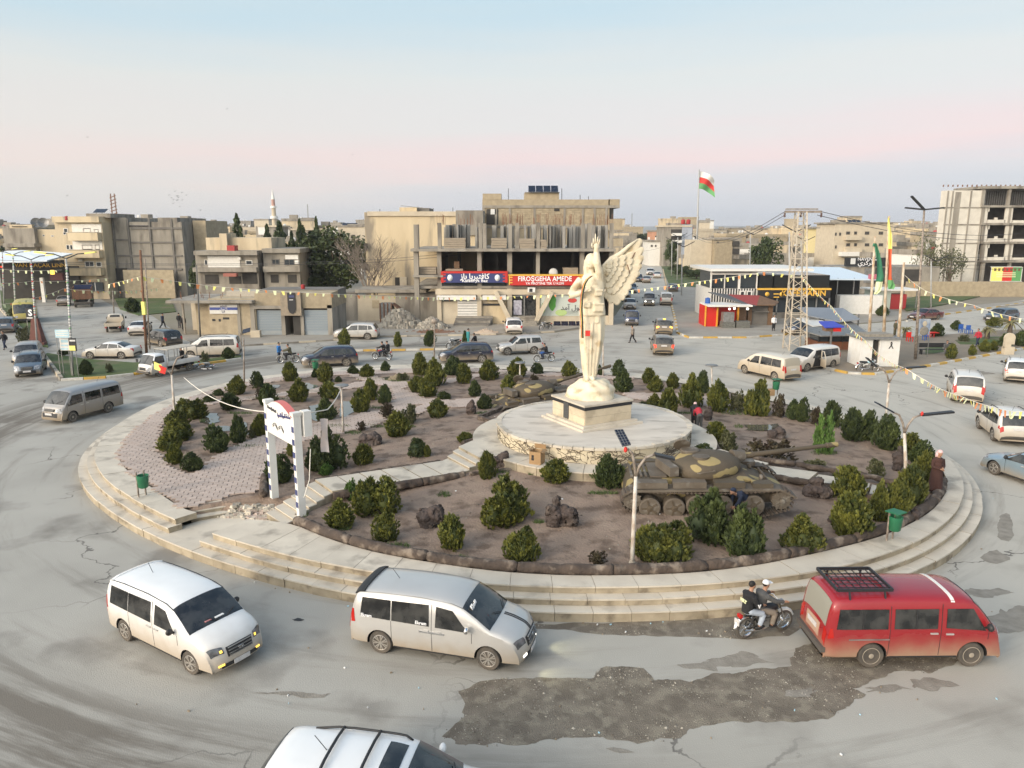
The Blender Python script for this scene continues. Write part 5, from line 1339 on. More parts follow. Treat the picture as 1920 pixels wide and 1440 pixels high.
 mb=MB();mb.lathe([(.33,0),(.33,.05),(.02,.08)],20,(0,0,0));o_=sub('hatch',mb,M_camo_d);o_.location=(-.55,.62,2.22);o_.rotation_euler=(R(-50),R(20),0)
 mb=MB();mb.lathe([(.31,0),(.32,.09),(.02,.11)],20,(-.25,-.42,1.97));sub('cupola',mb,M_camo_d)
 for sd_ in(1,-1):
  mb=MB();mb.tube([(-.7,sd_*1.08,1.62),(-.7,sd_*1.24,1.66),(-.1,sd_*1.30,1.72),(-.1,sd_*1.16,1.70)],.02,6);sub('grab_rail',mb,M_camo_d)
 mb=MB();d=Vector((math.cos(gun_up),0,math.sin(gun_up)));o0=Vector((1.25,0,1.75))
 mb.tube([o0,o0+d*.5],[.30,.20],16);sub('mantlet',mb,M_camo_d)
 mb=MB();mb.tube([o0+d*.4,o0+d*.9,o0+d*.92,o0+d*(gun_len-.5),o0+d*(gun_len-.48),o0+d*(gun_len-.02),o0+d*gun_len],[.135,.125,.105,.075,.105,.105,.085],14);sub('gun_barrel',mb,M_camo,30)
 mb=MB();mb.box((-1.45,0,1.62),(.35,1.4,.35));sub('turret_bin',mb,M_camo_d)
 return t
a,b=soil_pt(1205,962),soil_pt(1448,978)
hd=math.atan2(b.y-a.y,b.x-a.x);f=Vector((math.cos(hd),math.sin(hd),0));s_=Vector((-f.y,f.x,0))
c=(a+b)/2+s_*1.55;c.z=(a.z+b.z)/2-.02
tank('tank','brown and yellow camouflaged tank beside the right of the statue platform',c,hd+R(2),(0,R(-1.5)),R(16),R(1.5),4.6)
c=gp(1000,762,.8);c=Vector((c.x,c.y+1.2,.02))
t2=tank('tank','half-buried camouflaged tank behind the platform with its gun pointing up',c,R(205),(R(2),R(3)),R(180),R(7),4.6,False)
mb=MB()
for p,q in(((898,785),(946,765)),((898,785),(925,793)),((925,793),(960,778))):
 A,B_=gp(*p,.9),gp(*q,.9);mb.beam(A,B_,.2,.35)
tag(mb.build('stone_edging',M_kerbst),'low angular stone border in front of the half-buried tank','garden edging')
# ------------------------------------------------------------------ gate
gA,gB=gp(569,966,ZW),gp(518,932,ZW)
gd=math.atan2(gB.y-gA.y,gB.x-gA.x)
gh=at(565,778,gA.y).z-ZW
gt=thing('entrance_gate','white entrance gate with blue striped pillars and curved sign board','gate',(gA.x,gA.y,ZW),gd)
Lg=(gB-gA).length
M_navy=mat('navy_band_paint',(0.045,0.055,0.15),rough=0.6)
M_gw=mat('gate_white_paint',(0.74,0.73,0.70),(0.68,0.66,0.61),2,0.55,0.05)
for x,hh in((0,gh),(Lg,gh+.05)):
 p=MB();p.box((x,.07,hh/2),(.22,.28,hh));pil=p.build('pillar',M_gw,gt)
 p=MB();p.box((x,.07,hh+.05),(.28,.34,.12));p.build('pillar_cap',M_gw,gt)
 n_=7
 for k in range(n_):
  z=.45+k*(hh-.5)/n_
  p=MB();p.box((x+.02,.215,z),(.20,.012,.22));p.build('blue_band',M_navy,gt)
p=MB();p.box((-.02,-.30,gh-.35),(.34,.30,.95));p.build('sign_end_box',M_gw,gt)
yb=.20;z0b,z1b=gh-1.15,gh-.22
poly=[(.0,z0b),(Lg,z0b+.05),(Lg,z1b+.12)]+[(Lg*(1-k/10),z1b+.12+.38*math.sin(math.pi*min(1,(k/10)*1.0))*(1 if 1 else 0))for k in range(1,10)]+[(.0,z1b)]
p=MB();p.extrude([(x,z)for x,z in poly],(0,yb,0),(1,0,0),(0,0,1),.12);o=p.build('sign_board',M_gw,gt)
bm_=bmesh.new();bm_.from_mesh(o.data);bmesh.ops.recalc_face_normals(bm_,faces=bm_.faces);bm_.to_mesh(o.data);bm_.free()
arc=[(Lg*k/10,z1b+.12+.38*math.sin(math.pi*k/10))for k in range(0,8)]
p=MB();vs=[]
for x,z in arc:vs+=[(x,yb+.04,z+.015),(x,yb-.26,z+.02)]
p.add(vs,[(2*i,2*i+1,2*i+3,2*i+2)for i in range(len(arc)-1)]);p.build('red_top_strip',mat('faded_red_paint',(.62,.17,.15),rough=.6),gt)
M_ink=mat('dark_blue_lettering',(0.05,0.05,0.16),rough=.6);M_ink2=mat('dark_lettering',(0.06,0.06,0.07),rough=.6)
def gtext(s,size,m,x,z,sx=1.0,tilt=0.0):
 o_=lettering(s,size,m,(x,yb+.135 if False else yb+.012,z),(R(90),tilt,R(180)),gt,sx,.004)
 return o_
arS='\ufe94\ufe8e\ufef3\ufea4\ufedf\ufe8d \ufe93\ufeae\ufea4\ufedf\ufe8d \ufe93\ufe83\ufeae\ufee4\ufedf\ufe8d \ufe94\ufe92\ufefc'
gtext('Ciwana Jina Azad',.17,M_ink2,Lg*.74,z1b+.13,.7,R(4))
gtext('\ufe93\ufeae\ufea4\ufedf\ufe8d \ufe93\ufe83\ufeae\ufee4\ufedf\ufe8d \ufe94\ufea3\ufe8e\ufeb3',.22,M_ink,Lg*.30,z1b+.06,.8,R(-6))
for cx in(Lg*.64,Lg*.42):
 for dz in(0,.07):
  p=MB();p.tube([(cx+.22*math.cos(a_),yb+.02,z0b+.34+dz+.14*math.sin(a_)-(.06 if a_>2 else 0))for a_ in(.15,.6,1.2,1.8,2.4,2.9)],.012,5);p.build('wave_mark',M_ink2,gt)
M_faded=mat('faded_cloth',(0.50,0.42,0.38),(0.38,0.36,0.37),2,.8);
cl=MB();c=at(607,790,gA.y+.6);vs=[]
for i in range(6):
 for j in range(3):vs.append((c.x-.14+.14*j+.03*math.sin(i+j),c.y+.05*math.sin(i*1.3+j*2),c.z+.1-i*.26))
cl.add(vs,[(i*3+j,i*3+j+1,i*3+j+4,i*3+j+3)for i in range(5)for j in range(2)],0,True)
tag(cl.build('hanging_cloth',M_faded),'faded pinkish cloth hanging from the cord behind the gate','cloth')
def cord(name,label,pts,r,m,sag=0.0,cat='cord'):
 out_=[]
 for i in range(len(pts)-1):
  a_,b_=Vector(pts[i]),Vector(pts[i+1]);n_=10
  for k in range(n_):q=a_.lerp(b_,k/n_);q.z-=sag*4*(k/n_)*(1-k/n_)*(b_-a_).length;out_.append(q)
 out_.append(Vector(pts[-1]));mb_=MB();mb_.tube(out_,r,5);return tag(mb_.build(name,m),label,cat)
M_cord=mat('pale_cord',(0.72,0.68,0.60),rough=.8)
L4=gp(328,781,ZW)
far_c=at(507,772,gB.y)
cord('cord','pale cord running from the left lamp post to the far gate pillar',[at(345,708,L4.y),far_c],.022,M_cord,.03)
pm=soil_pt(644,812)
cord('cord','pale cord running from the near gate pillar to the mushroom lamp',[at(560,775,gA.y),at(614,768,gA.y+2),at(640,728,pm.y)],.022,M_cord,.01)
cord('cord','pale cord hanging down beside the near gate pillar',[at(582,842,gA.y),at(580,900,gA.y-.1),at(570,933,gA.y-.3)],.02,M_cord)
# ------------------------------------------------------------------ lamps, bins, rocks, box
M_pole=mat('peeling_white_post',(0.62,0.60,0.55),(0.40,0.32,0.25),5,.6,contrast=.12,stretch=(1,1,.5))
M_poled=mat('brown_post_paint',(0.16,0.125,0.10),(0.34,0.29,0.24),5,.6,contrast=.15)
def mid(z,p):return Vector((p.x,p.y,z))
def double_lamp(label,base,split,left,right,lpanel,rhead,lz=None,red=None,dark=False,panel='solar'):
 """post that forks into two curved arms; photo positions are read at the distance of the post"""
 b0=soil_pt(*base)if not dark else gp(*base,ZW);Y=b0.y
 sp=at(*split,Y);l=at(*left,Y);r_=at(*right,Y)
 t_=thing('lamp_post',label,'street lamp',b0)
 L=lambda p:p-b0
 mb_=MB();mb_.tube([(0,0,0),L(sp)*.45,L(sp)],[.075,.07,.055],10);mb_.build('post',M_pole,t_)
 mb_=MB();mb_.lathe([(.11,0),(.11,.12),(.08,.18)],10);mb_.build('post_foot',M_concrete,t_)
 for q in(l,r_):
  dq=L(q)-L(sp);pts=[L(sp),L(sp)+Vector((dq.x*.18,dq.y*.18,dq.z*.45)),L(sp)+Vector((dq.x*.5,dq.y*.5,dq.z*.85)),L(q)]
  mb_=MB();mb_.tube(pts,[.05,.045,.042,.038],8);mb_.build('arm',M_poled,t_)
 for q,spec_ in((l,lpanel),(r_,rhead)):
  if not spec_:continue
  kind,du,dv,wid=spec_
  e=at(q_[0]+du,q_[1]+dv,Y)if(q_:=(left if q is l else right))else None
  c_=(L(q)+L(e))/2;d_=(L(e)-L(q));ln=d_.length;d_.normalize()
  mb_=MB();mb_.beam(L(q),L(e),wid,.05 if kind=='solar' else.07)
  o_=mb_.build('solar_panel' if kind=='solar' else 'lamp_head',M_solar if kind=='solar' else M_black,t_)
  if kind=='solar':
   mb_=MB();sdv=d_.cross(Vector((0,0,1))).normalized();up_=sdv.cross(d_).normalized()
   if up_.z<0:up_=-up_
   for k in range(7):p_=L(q)+d_*ln*k/6+up_*.028;mb_.beam(p_-sdv*wid/2,p_+sdv*wid/2,.012,.008)
   for k in(-1,0,1):mb_.beam(L(q)+sdv*wid/2*k+up_*.028,L(e)+sdv*wid/2*k+up_*.028,.012,.008)
   mb_.build('panel_grid',M_steel,o_)
 if red:
  c_=L(at(*red,Y-.06));mb_=MB();mb_.ball(c_,(.06,.05,.10),8,6);mb_.build('red_ribbon',M_red,t_)
 return t_
t_=double_lamp('white lamp post with tilted solar panel left of the camouflaged tank',(1185,1061),(1192,893),(1177,842),(1228,852),None,('head',36,8,.28),red=(1173,843))
b0=soil_pt(1185,1061);Y=b0.y
pc=[at(u,v,Y+dy)-b0 for u,v,dy in((1152,806,.35),(1168,805,.35),(1183,833,-.25),(1167,836,-.25))]
mb=MB();nn=(pc[1]-pc[0]).cross(pc[3]-pc[0]).normalized()*.04
if nn.z>0:nn=-nn
mb.add(pc+[p+nn for p in pc],[(0,1,2,3),(7,6,5,4),(0,4,5,1),(1,5,6,2),(2,6,7,3),(3,7,4,0)]);sp_=mb.build('solar_panel',M_solar,t_)
mb=MB();up=-nn.normalized()*.006
for k in range(7):mb.beam(pc[0].lerp(pc[3],k/6)+up,pc[1].lerp(pc[2],k/6)+up,.014,.006)
for k in range(4):mb.beam(pc[0].lerp(pc[1],k/3)+up,pc[3].lerp(pc[2],k/3)+up,.012,.006)
mb.build('panel_grid',M_steel,sp_)
double_lamp('white lamp post rising from the bushes left of the man in the brown robe',(1700,926),(1696,812),(1673,772),(1727,778),('solar',-30,-17,.34),('head',60,-6,.24),red=(1729,776))
double_lamp('dark-armed lamp post behind the hedge between the two white vans on the right',(1661,786),(1667,718),(1643,687),(1697,690),('head',-18,-16,.3),('head',38,-3,.3))
double_lamp('lamp post with yellow and red pennants at the left rim of the plaza',(328,782),(322,703),(300,690),(345,666),None,None,dark=False)
def thin_lamp(label,base,top_,panel=None,arm=None,mush=False,z=None,lantern=False,m=M_pole,name='lamp_post'):
 b_=soil_pt(*base)if z is None else gp(*base,z);Y_=b_.y;tp=at(*top_,Y_)-b_
 t__=thing(name,label,'street lamp',b_)
 mb_=MB();mb_.tube([(0,0,0),tp],[.065,.045],8);mb_.build('post',m,t__)
 if mush:mb_=MB();mb_.lathe([(.05,-.05),(.36,0),(.40,.03),(.36,.07),(.05,.09)],18,tp);mb_.build('lamp_disc',M_steel,t__)
 if panel:
  c_=at(*panel,Y_)-b_;mb_=MB();mb_.box((0,0,0),(.55,.42,.04));o_=mb_.build('solar_panel',M_solar,t__,c_);o_.rotation_euler=(R(35),R(-15),0)
 if arm:
  mb_=MB();mb_.tube([Vector((0,0,tp.z*.85)),at(arm[0]+5,arm[1]+4,Y_)-b_,at(*arm,Y_)-b_],.035,6);mb_.build('arm',M_poled,t__)
 if lantern:
  mb_=MB();mb_.lathe([(.08,-.05),(.22,.0),(.26,.25),(.05,.42)],12,tp);mb_.build('lantern',M_poled,t__)
 return t__
thin_lamp('white mushroom lamp by the brick path right of the gate',(644,812),(640,724),mush=True)
thin_lamp('white mushroom lamp left of the half-buried tank',(975,714),(975,681),mush=True)
thin_lamp('white mushroom lamp among bushes behind the platform on the right',(1337,748),(1334,686),mush=True)
thin_lamp('thin white post directly behind the trousers of the statue',(1131,706),(1131,628))
thin_lamp('thin red-brown lamp post with small solar panel by the striped kerb',(458,718),(457,634),panel=(462,620),arm=(446,622),m=M_poled)
thin_lamp('lantern on a thin pole behind the back rim of the plaza',(814,690),(815,606),lantern=True,m=M_poled)
M_bin=mat('green_bin_plastic',(0.02,0.16,0.075),(0.018,0.13,0.06),3,.5)
def bin_(label,base,z,hd,lid=True,s=1.0):
 b_=gp(*base,z);t__=thing('litter_bin',label,'bin',b_,hd)
 for x in(-.16,.16):mb_=MB();mb_.box((x,.14,.52),(.05,.05,1.04));mb_.build('post',M_poled,t__)
 mb_=MB();mb_.lathe([(.15,.38),(.19,.42),(.23,.85),(.235,.90),(.20,.90),(.16,.45)],16);mb_.build('bin_body',M_bin,t__,auto=40)
 if lid:mb_=MB();mb_.tube([(-.2,-.22,1.02),(-.2,0,1.08),(-.2,.2,1.05)],.01,4);mb_.box((0,-.1,1.06),(.5,.26,.03));mb_.box((0,.14,1.05),(.5,.24,.03));mb_.build('bin_lid',M_bin,t__)
bin_('green bin on two posts at the left end of the steps',(271,931),ZW,R(60),False)
bin_('green bin with lid on the walkway below the man in brown',(1675,1014),ZW,R(30))
bin_('green bin at the back left rim in front of the black car',(592,701),ZW,0,True)
bin_('green bin beside a carton at the back right rim',(1454,741),ZW,0,True)
M_card=mat('brown_cardboard',(0.36,0.23,0.115),(0.30,0.19,0.095),3,.85)
def carton(label,p_,s_,rz,flaps=True):
 t__=thing('cardboard_box',label,'box',p_,rz)
 mb_=MB()
 for x0,x1,y0,y1 in((-.5,.5,-.5,-.48),(-.5,.5,.48,.5),(-.5,-.48,-.48,.48),(.48,.5,-.48,.48)):mb_.bx(x0*s_[0],x1*s_[0],y0*s_[1],y1*s_[1],0,s_[2])
 mb_.bx(-.48*s_[0],.48*s_[0],-.48*s_[1],.48*s_[1],0,.02 if flaps else s_[2]-.01);mb_.build('carton',M_card,t__)
 if flaps:
  for rx,ry,px_,py_,wx,wy in((R(-40),0,0,.5,1,.45),(0,R(-30),-.62,0,.3,1),(0,R(25),.60,0,.28,1)):
   mb_=MB();mb_.box((0,0,0),(s_[0]*wx,s_[1]*wy,.015));o_=mb_.build('flap',M_card,t__,(px_*s_[0],py_*s_[1]+(.1 if py_ else 0),s_[2]+(.10 if ry==0 else.02)));o_.rotation_euler=(rx-(R(40)if py_ else 0),ry,0)
  mb_=MB();mb_.box((-.1,-.51*s_[1],s_[2]*.62),(.10,.006,.12));mb_.box((-.1,-.51*s_[1],s_[2]*.40),(.12,.006,.10));mb_.build('printed_mark',M_black,t__)
carton('open cardboard box standing on the platform ring in front of the statue',gp(1007,868,ZR),(.52,.48,.55),R(-25))
carton('brown carton beside the green bin at the back right rim',gp(1443,741,ZW),(.5,.4,.4),R(10),False)
M_rock=mat('brown_basalt',(0.082,0.060,0.052),(0.045,0.035,0.031),2.2,.85,1.0,8,rnd=.12,c3=(.17,.135,.115),s3=2,t3=.62)
def rock(label,u,v,w,h_,lobes,cave=False,seed=0):
 b_=soil_pt(u,v);sc=(at(u+w/2,v,b_.y).x-at(u-w/2,v,b_.y).x);hz=at(u,v-h_,b_.y).z-b_.z
 B_=MB()
 for(x,y,z,rx,ry,rz)in lobes:B_.ball((x*sc,y*sc,z*hz),(rx*sc,ry*sc,rz*hz),12,8)
 for i in range(len(B_.v)):
  x,y,z=B_.v[i];d=.09*sc*noise.noise(Vector((x*2.5/sc+seed,y*2.5/sc,z*3/hz)));B_.v[i]=(x*(1+d),y*(1+d),z+d*.6)
 me_=remesh(B_,max(.03,sc*.035),'rock',M_rock,0)
 for v_ in me_.vertices:
  c_=v_.co;d=noise.noise(c_*(3.2/sc)+Vector((seed,0,0)))*.17*sc+abs(noise.noise(c_*(6/sc)))*.10*sc+noise.noise(c_*(13/sc))*.04*sc;v_.co=c_+v_.normal*d
 o_=mobj('garden_rock',me_,None,(b_.x,b_.y+ry*sc*.6,b_.z-.04));tag(o_,label,'rock')
 return o_
L1=[(-.22,0,.35,.30,.28,.42),(.20,0,.30,.32,.28,.38),(-.18,0,.80,.15,.15,.24)]
L2=[(-.20,0,.35,.32,.3,.42),(.18,.05,.45,.32,.3,.52),(.0,0,.2,.45,.35,.25)]
L3=[(0,0,.4,.40,.35,.45),(.1,0,.75,.22,.2,.28)]
L4=[(0,0,.3,.5,.35,.4),(-.05,0,.75,.24,.2,.22)]
for(lab,u,v,w,h_,lo)in[('dark rock with a knob on top left of the front lamp post',1052,985,52,55,L1),('dark hollow rock between three bushes in the front bed',806,990,48,40,L2),('twin dark rocks in the bed right of the gate',691,836,42,24,L2),('upright dark rock by the brick path left of the buried tank',883,777,22,28,L3),('dark rock at the top of the steps beside the platform',937,876,34,28,L2),('seated-looking dark rock right of the tank tracks',1534,932,50,36,L4),('dark upright rock beside the two people bending down',1328,788,20,26,L3),('low dark rock behind the reddish shrub right of the platform',1458,822,34,20,L2),('tall dark rock hidden behind the bushes near the right lamp',1684,882,26,46,L3),('small brown rock left of the bush cluster at the right end',1562,980,20,20,L3),('pale grey boulder at the foot of the bushes by the right walkway',1716,974,24,22,L3)]:
 rock(lab,u,v,w,h_,lo,seed=u)
def leaf_mat(name,a,b_,rough=.7):
 return mat(name,a,b_,rough=rough,attr='tint',rnd=.12)
M_leafG=leaf_mat('conifer_leaves',(0.030,0.046,0.010),(0.185,0.185,0.028))
M_leafD=leaf_mat('dark_conifer_leaves',(0.020,0.036,0.012),(0.085,0.110,0.026))
M_leafR=leaf_mat('reddish_shrub_leaves',(0.045,0.03,0.022),(0.085,0.075,0.035))
M_leafL=leaf_mat('bright_green_leaves',(0.05,0.11,0.02),(0.14,0.24,0.05))
M_leafO=leaf_mat('olive_leaves',(0.06,0.07,0.03),(0.15,0.15,0.07))
M_bark=mat('grey_brown_bark',(0.16,0.125,0.095),(0.10,0.08,0.06),5,.9,.4,20)
def bush_mesh(name,seed,n,m,kind='egg',leaf=.085,core=True):
 rnd=random.Random(seed);mb_=MB();tint=[]
 lobes=[(rnd.uniform(-.13,.13),rnd.uniform(-.13,.13),rnd.uniform(.78,1.04))for _ in range(4)]if kind=='egg' else[(rnd.uniform(-.30,.30),rnd.uniform(-.28,.28),rnd.uniform(.68,1.06))for _ in range(7)]
 cm_=0
 if core:
  for lx,ly,lz in lobes:
   s0=len(mb_.v);mb_.ball((lx,ly,.42*lz),(.23 if kind=='egg' else.16,.23 if kind=='egg' else.16,.36*lz),10,7)
  tint+=[0.15]*len(mb_.f)
 for i in range(n):
  lx,ly,lz=lobes[rnd.randrange(len(lobes))];R0=.37 if kind=='egg' else.24
  z=rnd.random()**.85;a=rnd.uniform(0,2*math.pi)
  prof=math.sin(math.pi*min(1,(z**.82*.86+.13)))**.72
  k_=1+.16*noise.noise(Vector((math.cos(a)*1.6+seed,math.sin(a)*1.6,z*2.4)))*2
  rr=R0*prof*k_*rnd.uniform(.80,1.06)
  if kind=='loose':rr*=rnd.uniform(.35,1.1)
  c_=Vector((lx+rr*math.cos(a),ly+rr*math.sin(a),z*lz*(1.0+.10*noise.noise(Vector((a,seed,1))))))
  outd=Vector((math.cos(a),math.sin(a),1.4+1.6*z)).normalized()
  tn=max(0,min(1,.38+.55*noise.noise(Vector((c_.x*3+seed,c_.y*3,c_.z*3)))+rnd.uniform(-.22,.30)))
  ln=leaf*rnd.uniform(.8,1.5)
  for j in range(6):
   d_=(outd+Vector((rnd.uniform(-.5,.5),rnd.uniform(-.5,.5),rnd.uniform(-.2,.5)))).normalized();s__=d_.cross(Vector((rnd.uniform(-1,1),rnd.uniform(-1,1),rnd.uniform(-1,1)))).normalized()*ln*.30
   p_=c_+d_*ln*rnd.uniform(-.8,.3)
   mb_.add([p_-s__*.6,p_+d_*ln*.55-s__,p_+d_*ln*1.15,p_+d_*ln*.55+s__],[(0,1,2,3)]);tint.append(max(0,min(1,tn+rnd.uniform(-.12,.12))))
 me_=mb_.mesh(name,m)
 at_=me_.attributes.new('tint','FLOAT','FACE');at_.data.foreach_set('value',tint)
 return me_
BM={}
def bm_get(k,i):
 key=(k,i)
 if key not in BM:
  BM[key]={'g':lambda:bush_mesh('bush',10+i,620,M_leafG),'d':lambda:bush_mesh('bush',20+i,620,M_leafD),'m':lambda:bush_mesh('bush',30+i,900,M_leafG,'multi',.075),'e':lambda:bush_mesh('bush',40+i,900,M_leafD,'multi',.075),'r':lambda:bush_mesh('bush',50+i,380,M_leafR,'loose',.085,False),'l':lambda:bush_mesh('bush',60+i,420,M_leafL,'loose',.085,False),'o':lambda:bush_mesh('bush',70+i,420,M_leafO,'loose',.08,False)}[k]()
 return BM[key]
BUSH=[(480,729,25,32,'d'),(441,741,34,35,'g'),(540,716,35,36,'g'),(607,717,29,38,'g'),(590,708,13,17,'d'),(497,761,34,40,'d'),(557,755,42,42,'g'),(615,748,44,32,'g'),(633,717,13,12,'d'),(389,755,26,15,'d'),(408,742,20,13,'d'),(428,770,41,32,'d'),(351,787,55,38,'m'),(327,806,46,38,'g'),(323,828,52,40,'m'),(311,848,45,38,'g'),(325,871,35,37,'g'),(354,885,38,37,'d'),(403,850,44,52,'d'),(446,832,33,52,'d'),(485,818,35,40,'g'),(609,790,38,42,'d'),(612,822,18,26,'d'),(550,856,25,34,'g'),(613,888,70,68,'e'),(520,908,55,52,'d'),(607,893,36,26,'l'),(660,701,20,16,'d'),(685,709,28,26,'g'),(722,697,20,20,'d'),(787,704,32,41,'g'),(813,725,42,50,'g'),(781,736,34,31,'g'),(804,745,38,40,'m'),(849,704,32,35,'d'),(868,720,31,38,'g'),(890,744,23,31,'d'),(915,714,39,38,'g'),(967,709,36,38,'g'),(954,739,31,35,'g'),(1007,703,23,22,'d'),(1067,707,29,29,'g'),(908,767,26,28,'d'),(820,784,39,35,'g'),(832,749,23,16,'d'),(755,714,26,16,'o'),(721,757,26,35,'d'),(693,751,30,42,'g'),(674,774,38,45,'g'),(728,783,32,29,'r'),(768,795,40,38,'o'),(741,821,54,48,'g'),(871,831,31,22,'g'),(782,859,38,38,'d'),(801,857,15,24,'g'),(677,873,44,40,'g'),(634,994,55,54,'g'),(705,972,83,72,'m'),(724,1019,55,54,'m'),(848,1034,58,68,'g'),(944,987,93,80,'m'),(982,1055,61,70,'m'),(912,900,35,54,'g'),(1040,907,61,47,'g'),(1145,917,60,62,'d'),(654,940,28,42,'l'),(1122,1061,42,28,'r'),(1124,704,12,20,'d'),(1160,706,25,32,'d'),(1168,736,36,42,'d'),(1217,720,28,30,'g'),(1231,736,35,30,'g'),(1262,729,25,30,'g'),(1318,738,26,42,'d'),(1300,765,48,62,'m'),(1254,779,40,50,'g'),(1228,767,33,28,'g'),(1208,764,24,12,'d'),(1352,774,45,60,'g'),(1385,773,32,40,'o'),(1424,781,48,62,'m'),(1464,783,28,42,'r'),(1490,788,24,38,'d'),(1507,792,24,46,'d'),(1531,796,24,35,'r'),(1347,829,42,38,'g'),(1367,850,45,42,'o'),(1276,860,36,22,'g'),(1318,862,42,30,'d'),(1450,865,75,45,'r'),(1534,884,44,24,'o'),(1250,1062,95,88,'m'),(1321,1020,96,96,'e'),(1393,1052,90,100,'e'),(1512,1035,80,66,'m'),(1563,804,38,50,'d'),(1605,829,45,60,'d'),(1634,827,38,55,'d'),(1668,845,52,64,'d'),(1545,852,36,72,'l'),(1717,862,52,48,'g'),(1742,912,52,62,'g'),(1738,876,48,48,'d'),(1718,952,58,78,'g'),(1686,978,52,76,'g'),(1600,942,66,66,'g'),(1653,980,40,72,'g'),(1603,1012,82,88,'g'),(1647,895,46,34,'o'),(490,748,20,24,'r'),(470,822,20,24,'o'),(676,808,22,18,'r'),(1000,716,18,14,'r')]
LM=[('the white gate',(545,945)),('the camouflaged tank',(1325,975)),('the front lamp post',(1185,1061)),('the green bin by the right walkway',(1675,1014)),('the half-buried tank',(1000,762)),('the mushroom lamp by the brick path',(644,812)),('the mushroom lamp left of the buried tank',(975,714)),('the mushroom lamp behind the platform',(1337,748)),('the cardboard box',(1007,868)),('the right lamp post',(1700,926)),('the hollow rock in the front bed',(806,990)),('the left rim lamp post',(328,782)),('the back green bin beside the carton',(1454,741)),('the twin rocks right of the gate',(691,836)),('the man in the brown robe',(1752,925)),('the knobbed rock in the front bed',(1052,985)),('the red-brown lamp post on the back left rim',(458,718)),('the green bin on the back left rim',(592,701)),('the lantern behind the plaza',(814,695))]
LMP=[(n_,soil_pt(*p))for n_,p in LM]
ORD=['nearest','second nearest','third nearest','fourth nearest','fifth nearest','sixth nearest','seventh nearest','eighth nearest','ninth nearest','tenth nearest','eleventh nearest','twelfth nearest']
DESC={'g':'yellow-green conifer bush','d':'dark green conifer bush','m':'many-tipped golden-green bush','e':'broad lumpy dark bush','r':'thin reddish shrub','l':'fresh bright green shrub','o':'loose olive shrub'}
BP=[]
for(u,v,w,h_,k)in BUSH:
 b_=soil_pt(u,v);sx=(at(u+w/2,v,b_.y).x-at(u-w/2,v,b_.y).x);sz=at(u,v-h_,b_.y+sx*.3).z-b_.z
 b_=b_+Vector((0,sx*.32,0));BP.append((b_,sx*1.04,max(.25,sz)*1.0,k))
owner=[min(range(len(LMP)),key=lambda j:(LMP[j][1]-q[0]).length)for q in BP]
for i,(b_,sx,sz,k)in enumerate(BP):
 same=sorted([j for j in range(len(BP))if owner[j]==owner[i]and BP[j][3]==k],key=lambda j:(BP[j][0]-LMP[owner[j]][1]).length)
 r_=same.index(i)
 o=mobj('bush' if k not in 'rol' else 'shrub',bm_get(k,i%5),None,b_+Vector((0,0,-.05)),random.uniform(0,6.28));o.scale=(sx*random.uniform(.92,1.08),sx*random.uniform(.9,1.1),sz);o.rotation_euler[0]=random.uniform(-.06,.06)
 tag(o,'%s %s %s'%(DESC[k],ORD[min(r_,11)],LMP[owner[i]][0]),'bush','bushes in the garden of the round plaza')
M_grass=mat('weedy_grass',(0.055,0.095,0.025),(0.10,0.14,0.045),3,.8)
mb=MB()
GR=[(833,928,30,10),(570,965,18,10),(380,790,12,6),(660,812,40,6),(700,800,50,5),(760,800,40,6),(705,765,60,4),(520,760,40,5),(600,735,70,4),(700,712,60,4),(735,715,60,4),(1080,705,60,2),(500,748,80,4),(1385,800,20,8),(1545,850,50,8),(1195,890,30,8),(1380,775,60,8),(860,1050,50,14),(745,1025,50,12),(640,992,40,8),(905,775,50,4),(930,885,50,6),(950,700,60,3),(1290,775,40,4),(630,800,60,6),(470,838,60,5),(450,775,50,4),(1020,890,60,5),(1130,925,60,5),(1010,980,20,4)]
for(u,v,w,h_)in GR:
 for k in range(int(30+w*3)):
  a_,r_=random.uniform(0,6.28),random.random()**.6
  p_=soil_pt(u+w/2*r_*math.cos(a_),v+h_/2*r_*math.sin(a_));hh=random.uniform(.04,.16);d_=Vector((random.uniform(-.08,.08),random.uniform(-.08,.08),hh));s__=Vector((random.uniform(-1,1),random.uniform(-1,1),0)).normalized()*.018
  mb.add([p_-s__,p_+s__,p_+d_],[(0,1,2)])
tag(mb.build('weeds',M_grass),'low grass and weeds in patches over the garden beds','grass',kind='stuff')
sp_all=[(p.x,p.y)for p in[Vector(pol(2*math.pi*k/60,inr(2*math.pi*k/60)-.5,0))for k in range(60)]]
mb=MB()
for _ in range(1500):
 a_,r_=random.uniform(0,6.28),21*math.sqrt(random.random());x,y=PC.x+r_*math.cos(a_),PC.y+r_*math.sin(a_)
 if y>45 or not inside((x,y),sp_all)or math.hypot(x-DC.x,y-DC.y)<6:continue
 s__=random.uniform(.02,.06);mb.box((x,y,soil_z(x,y)+s__*.2),(s__*1.6,s__,s__*.7),random.uniform(0,3),3 if random.random()<.06 else random.choice((0,1,2)),.7)
tag(mb.build('soil_clods',[M_st1,M_st3,M_soil,M_litter[0]]),'small stones, clods and scraps of litter over the brown garden soil','stones',kind='stuff')
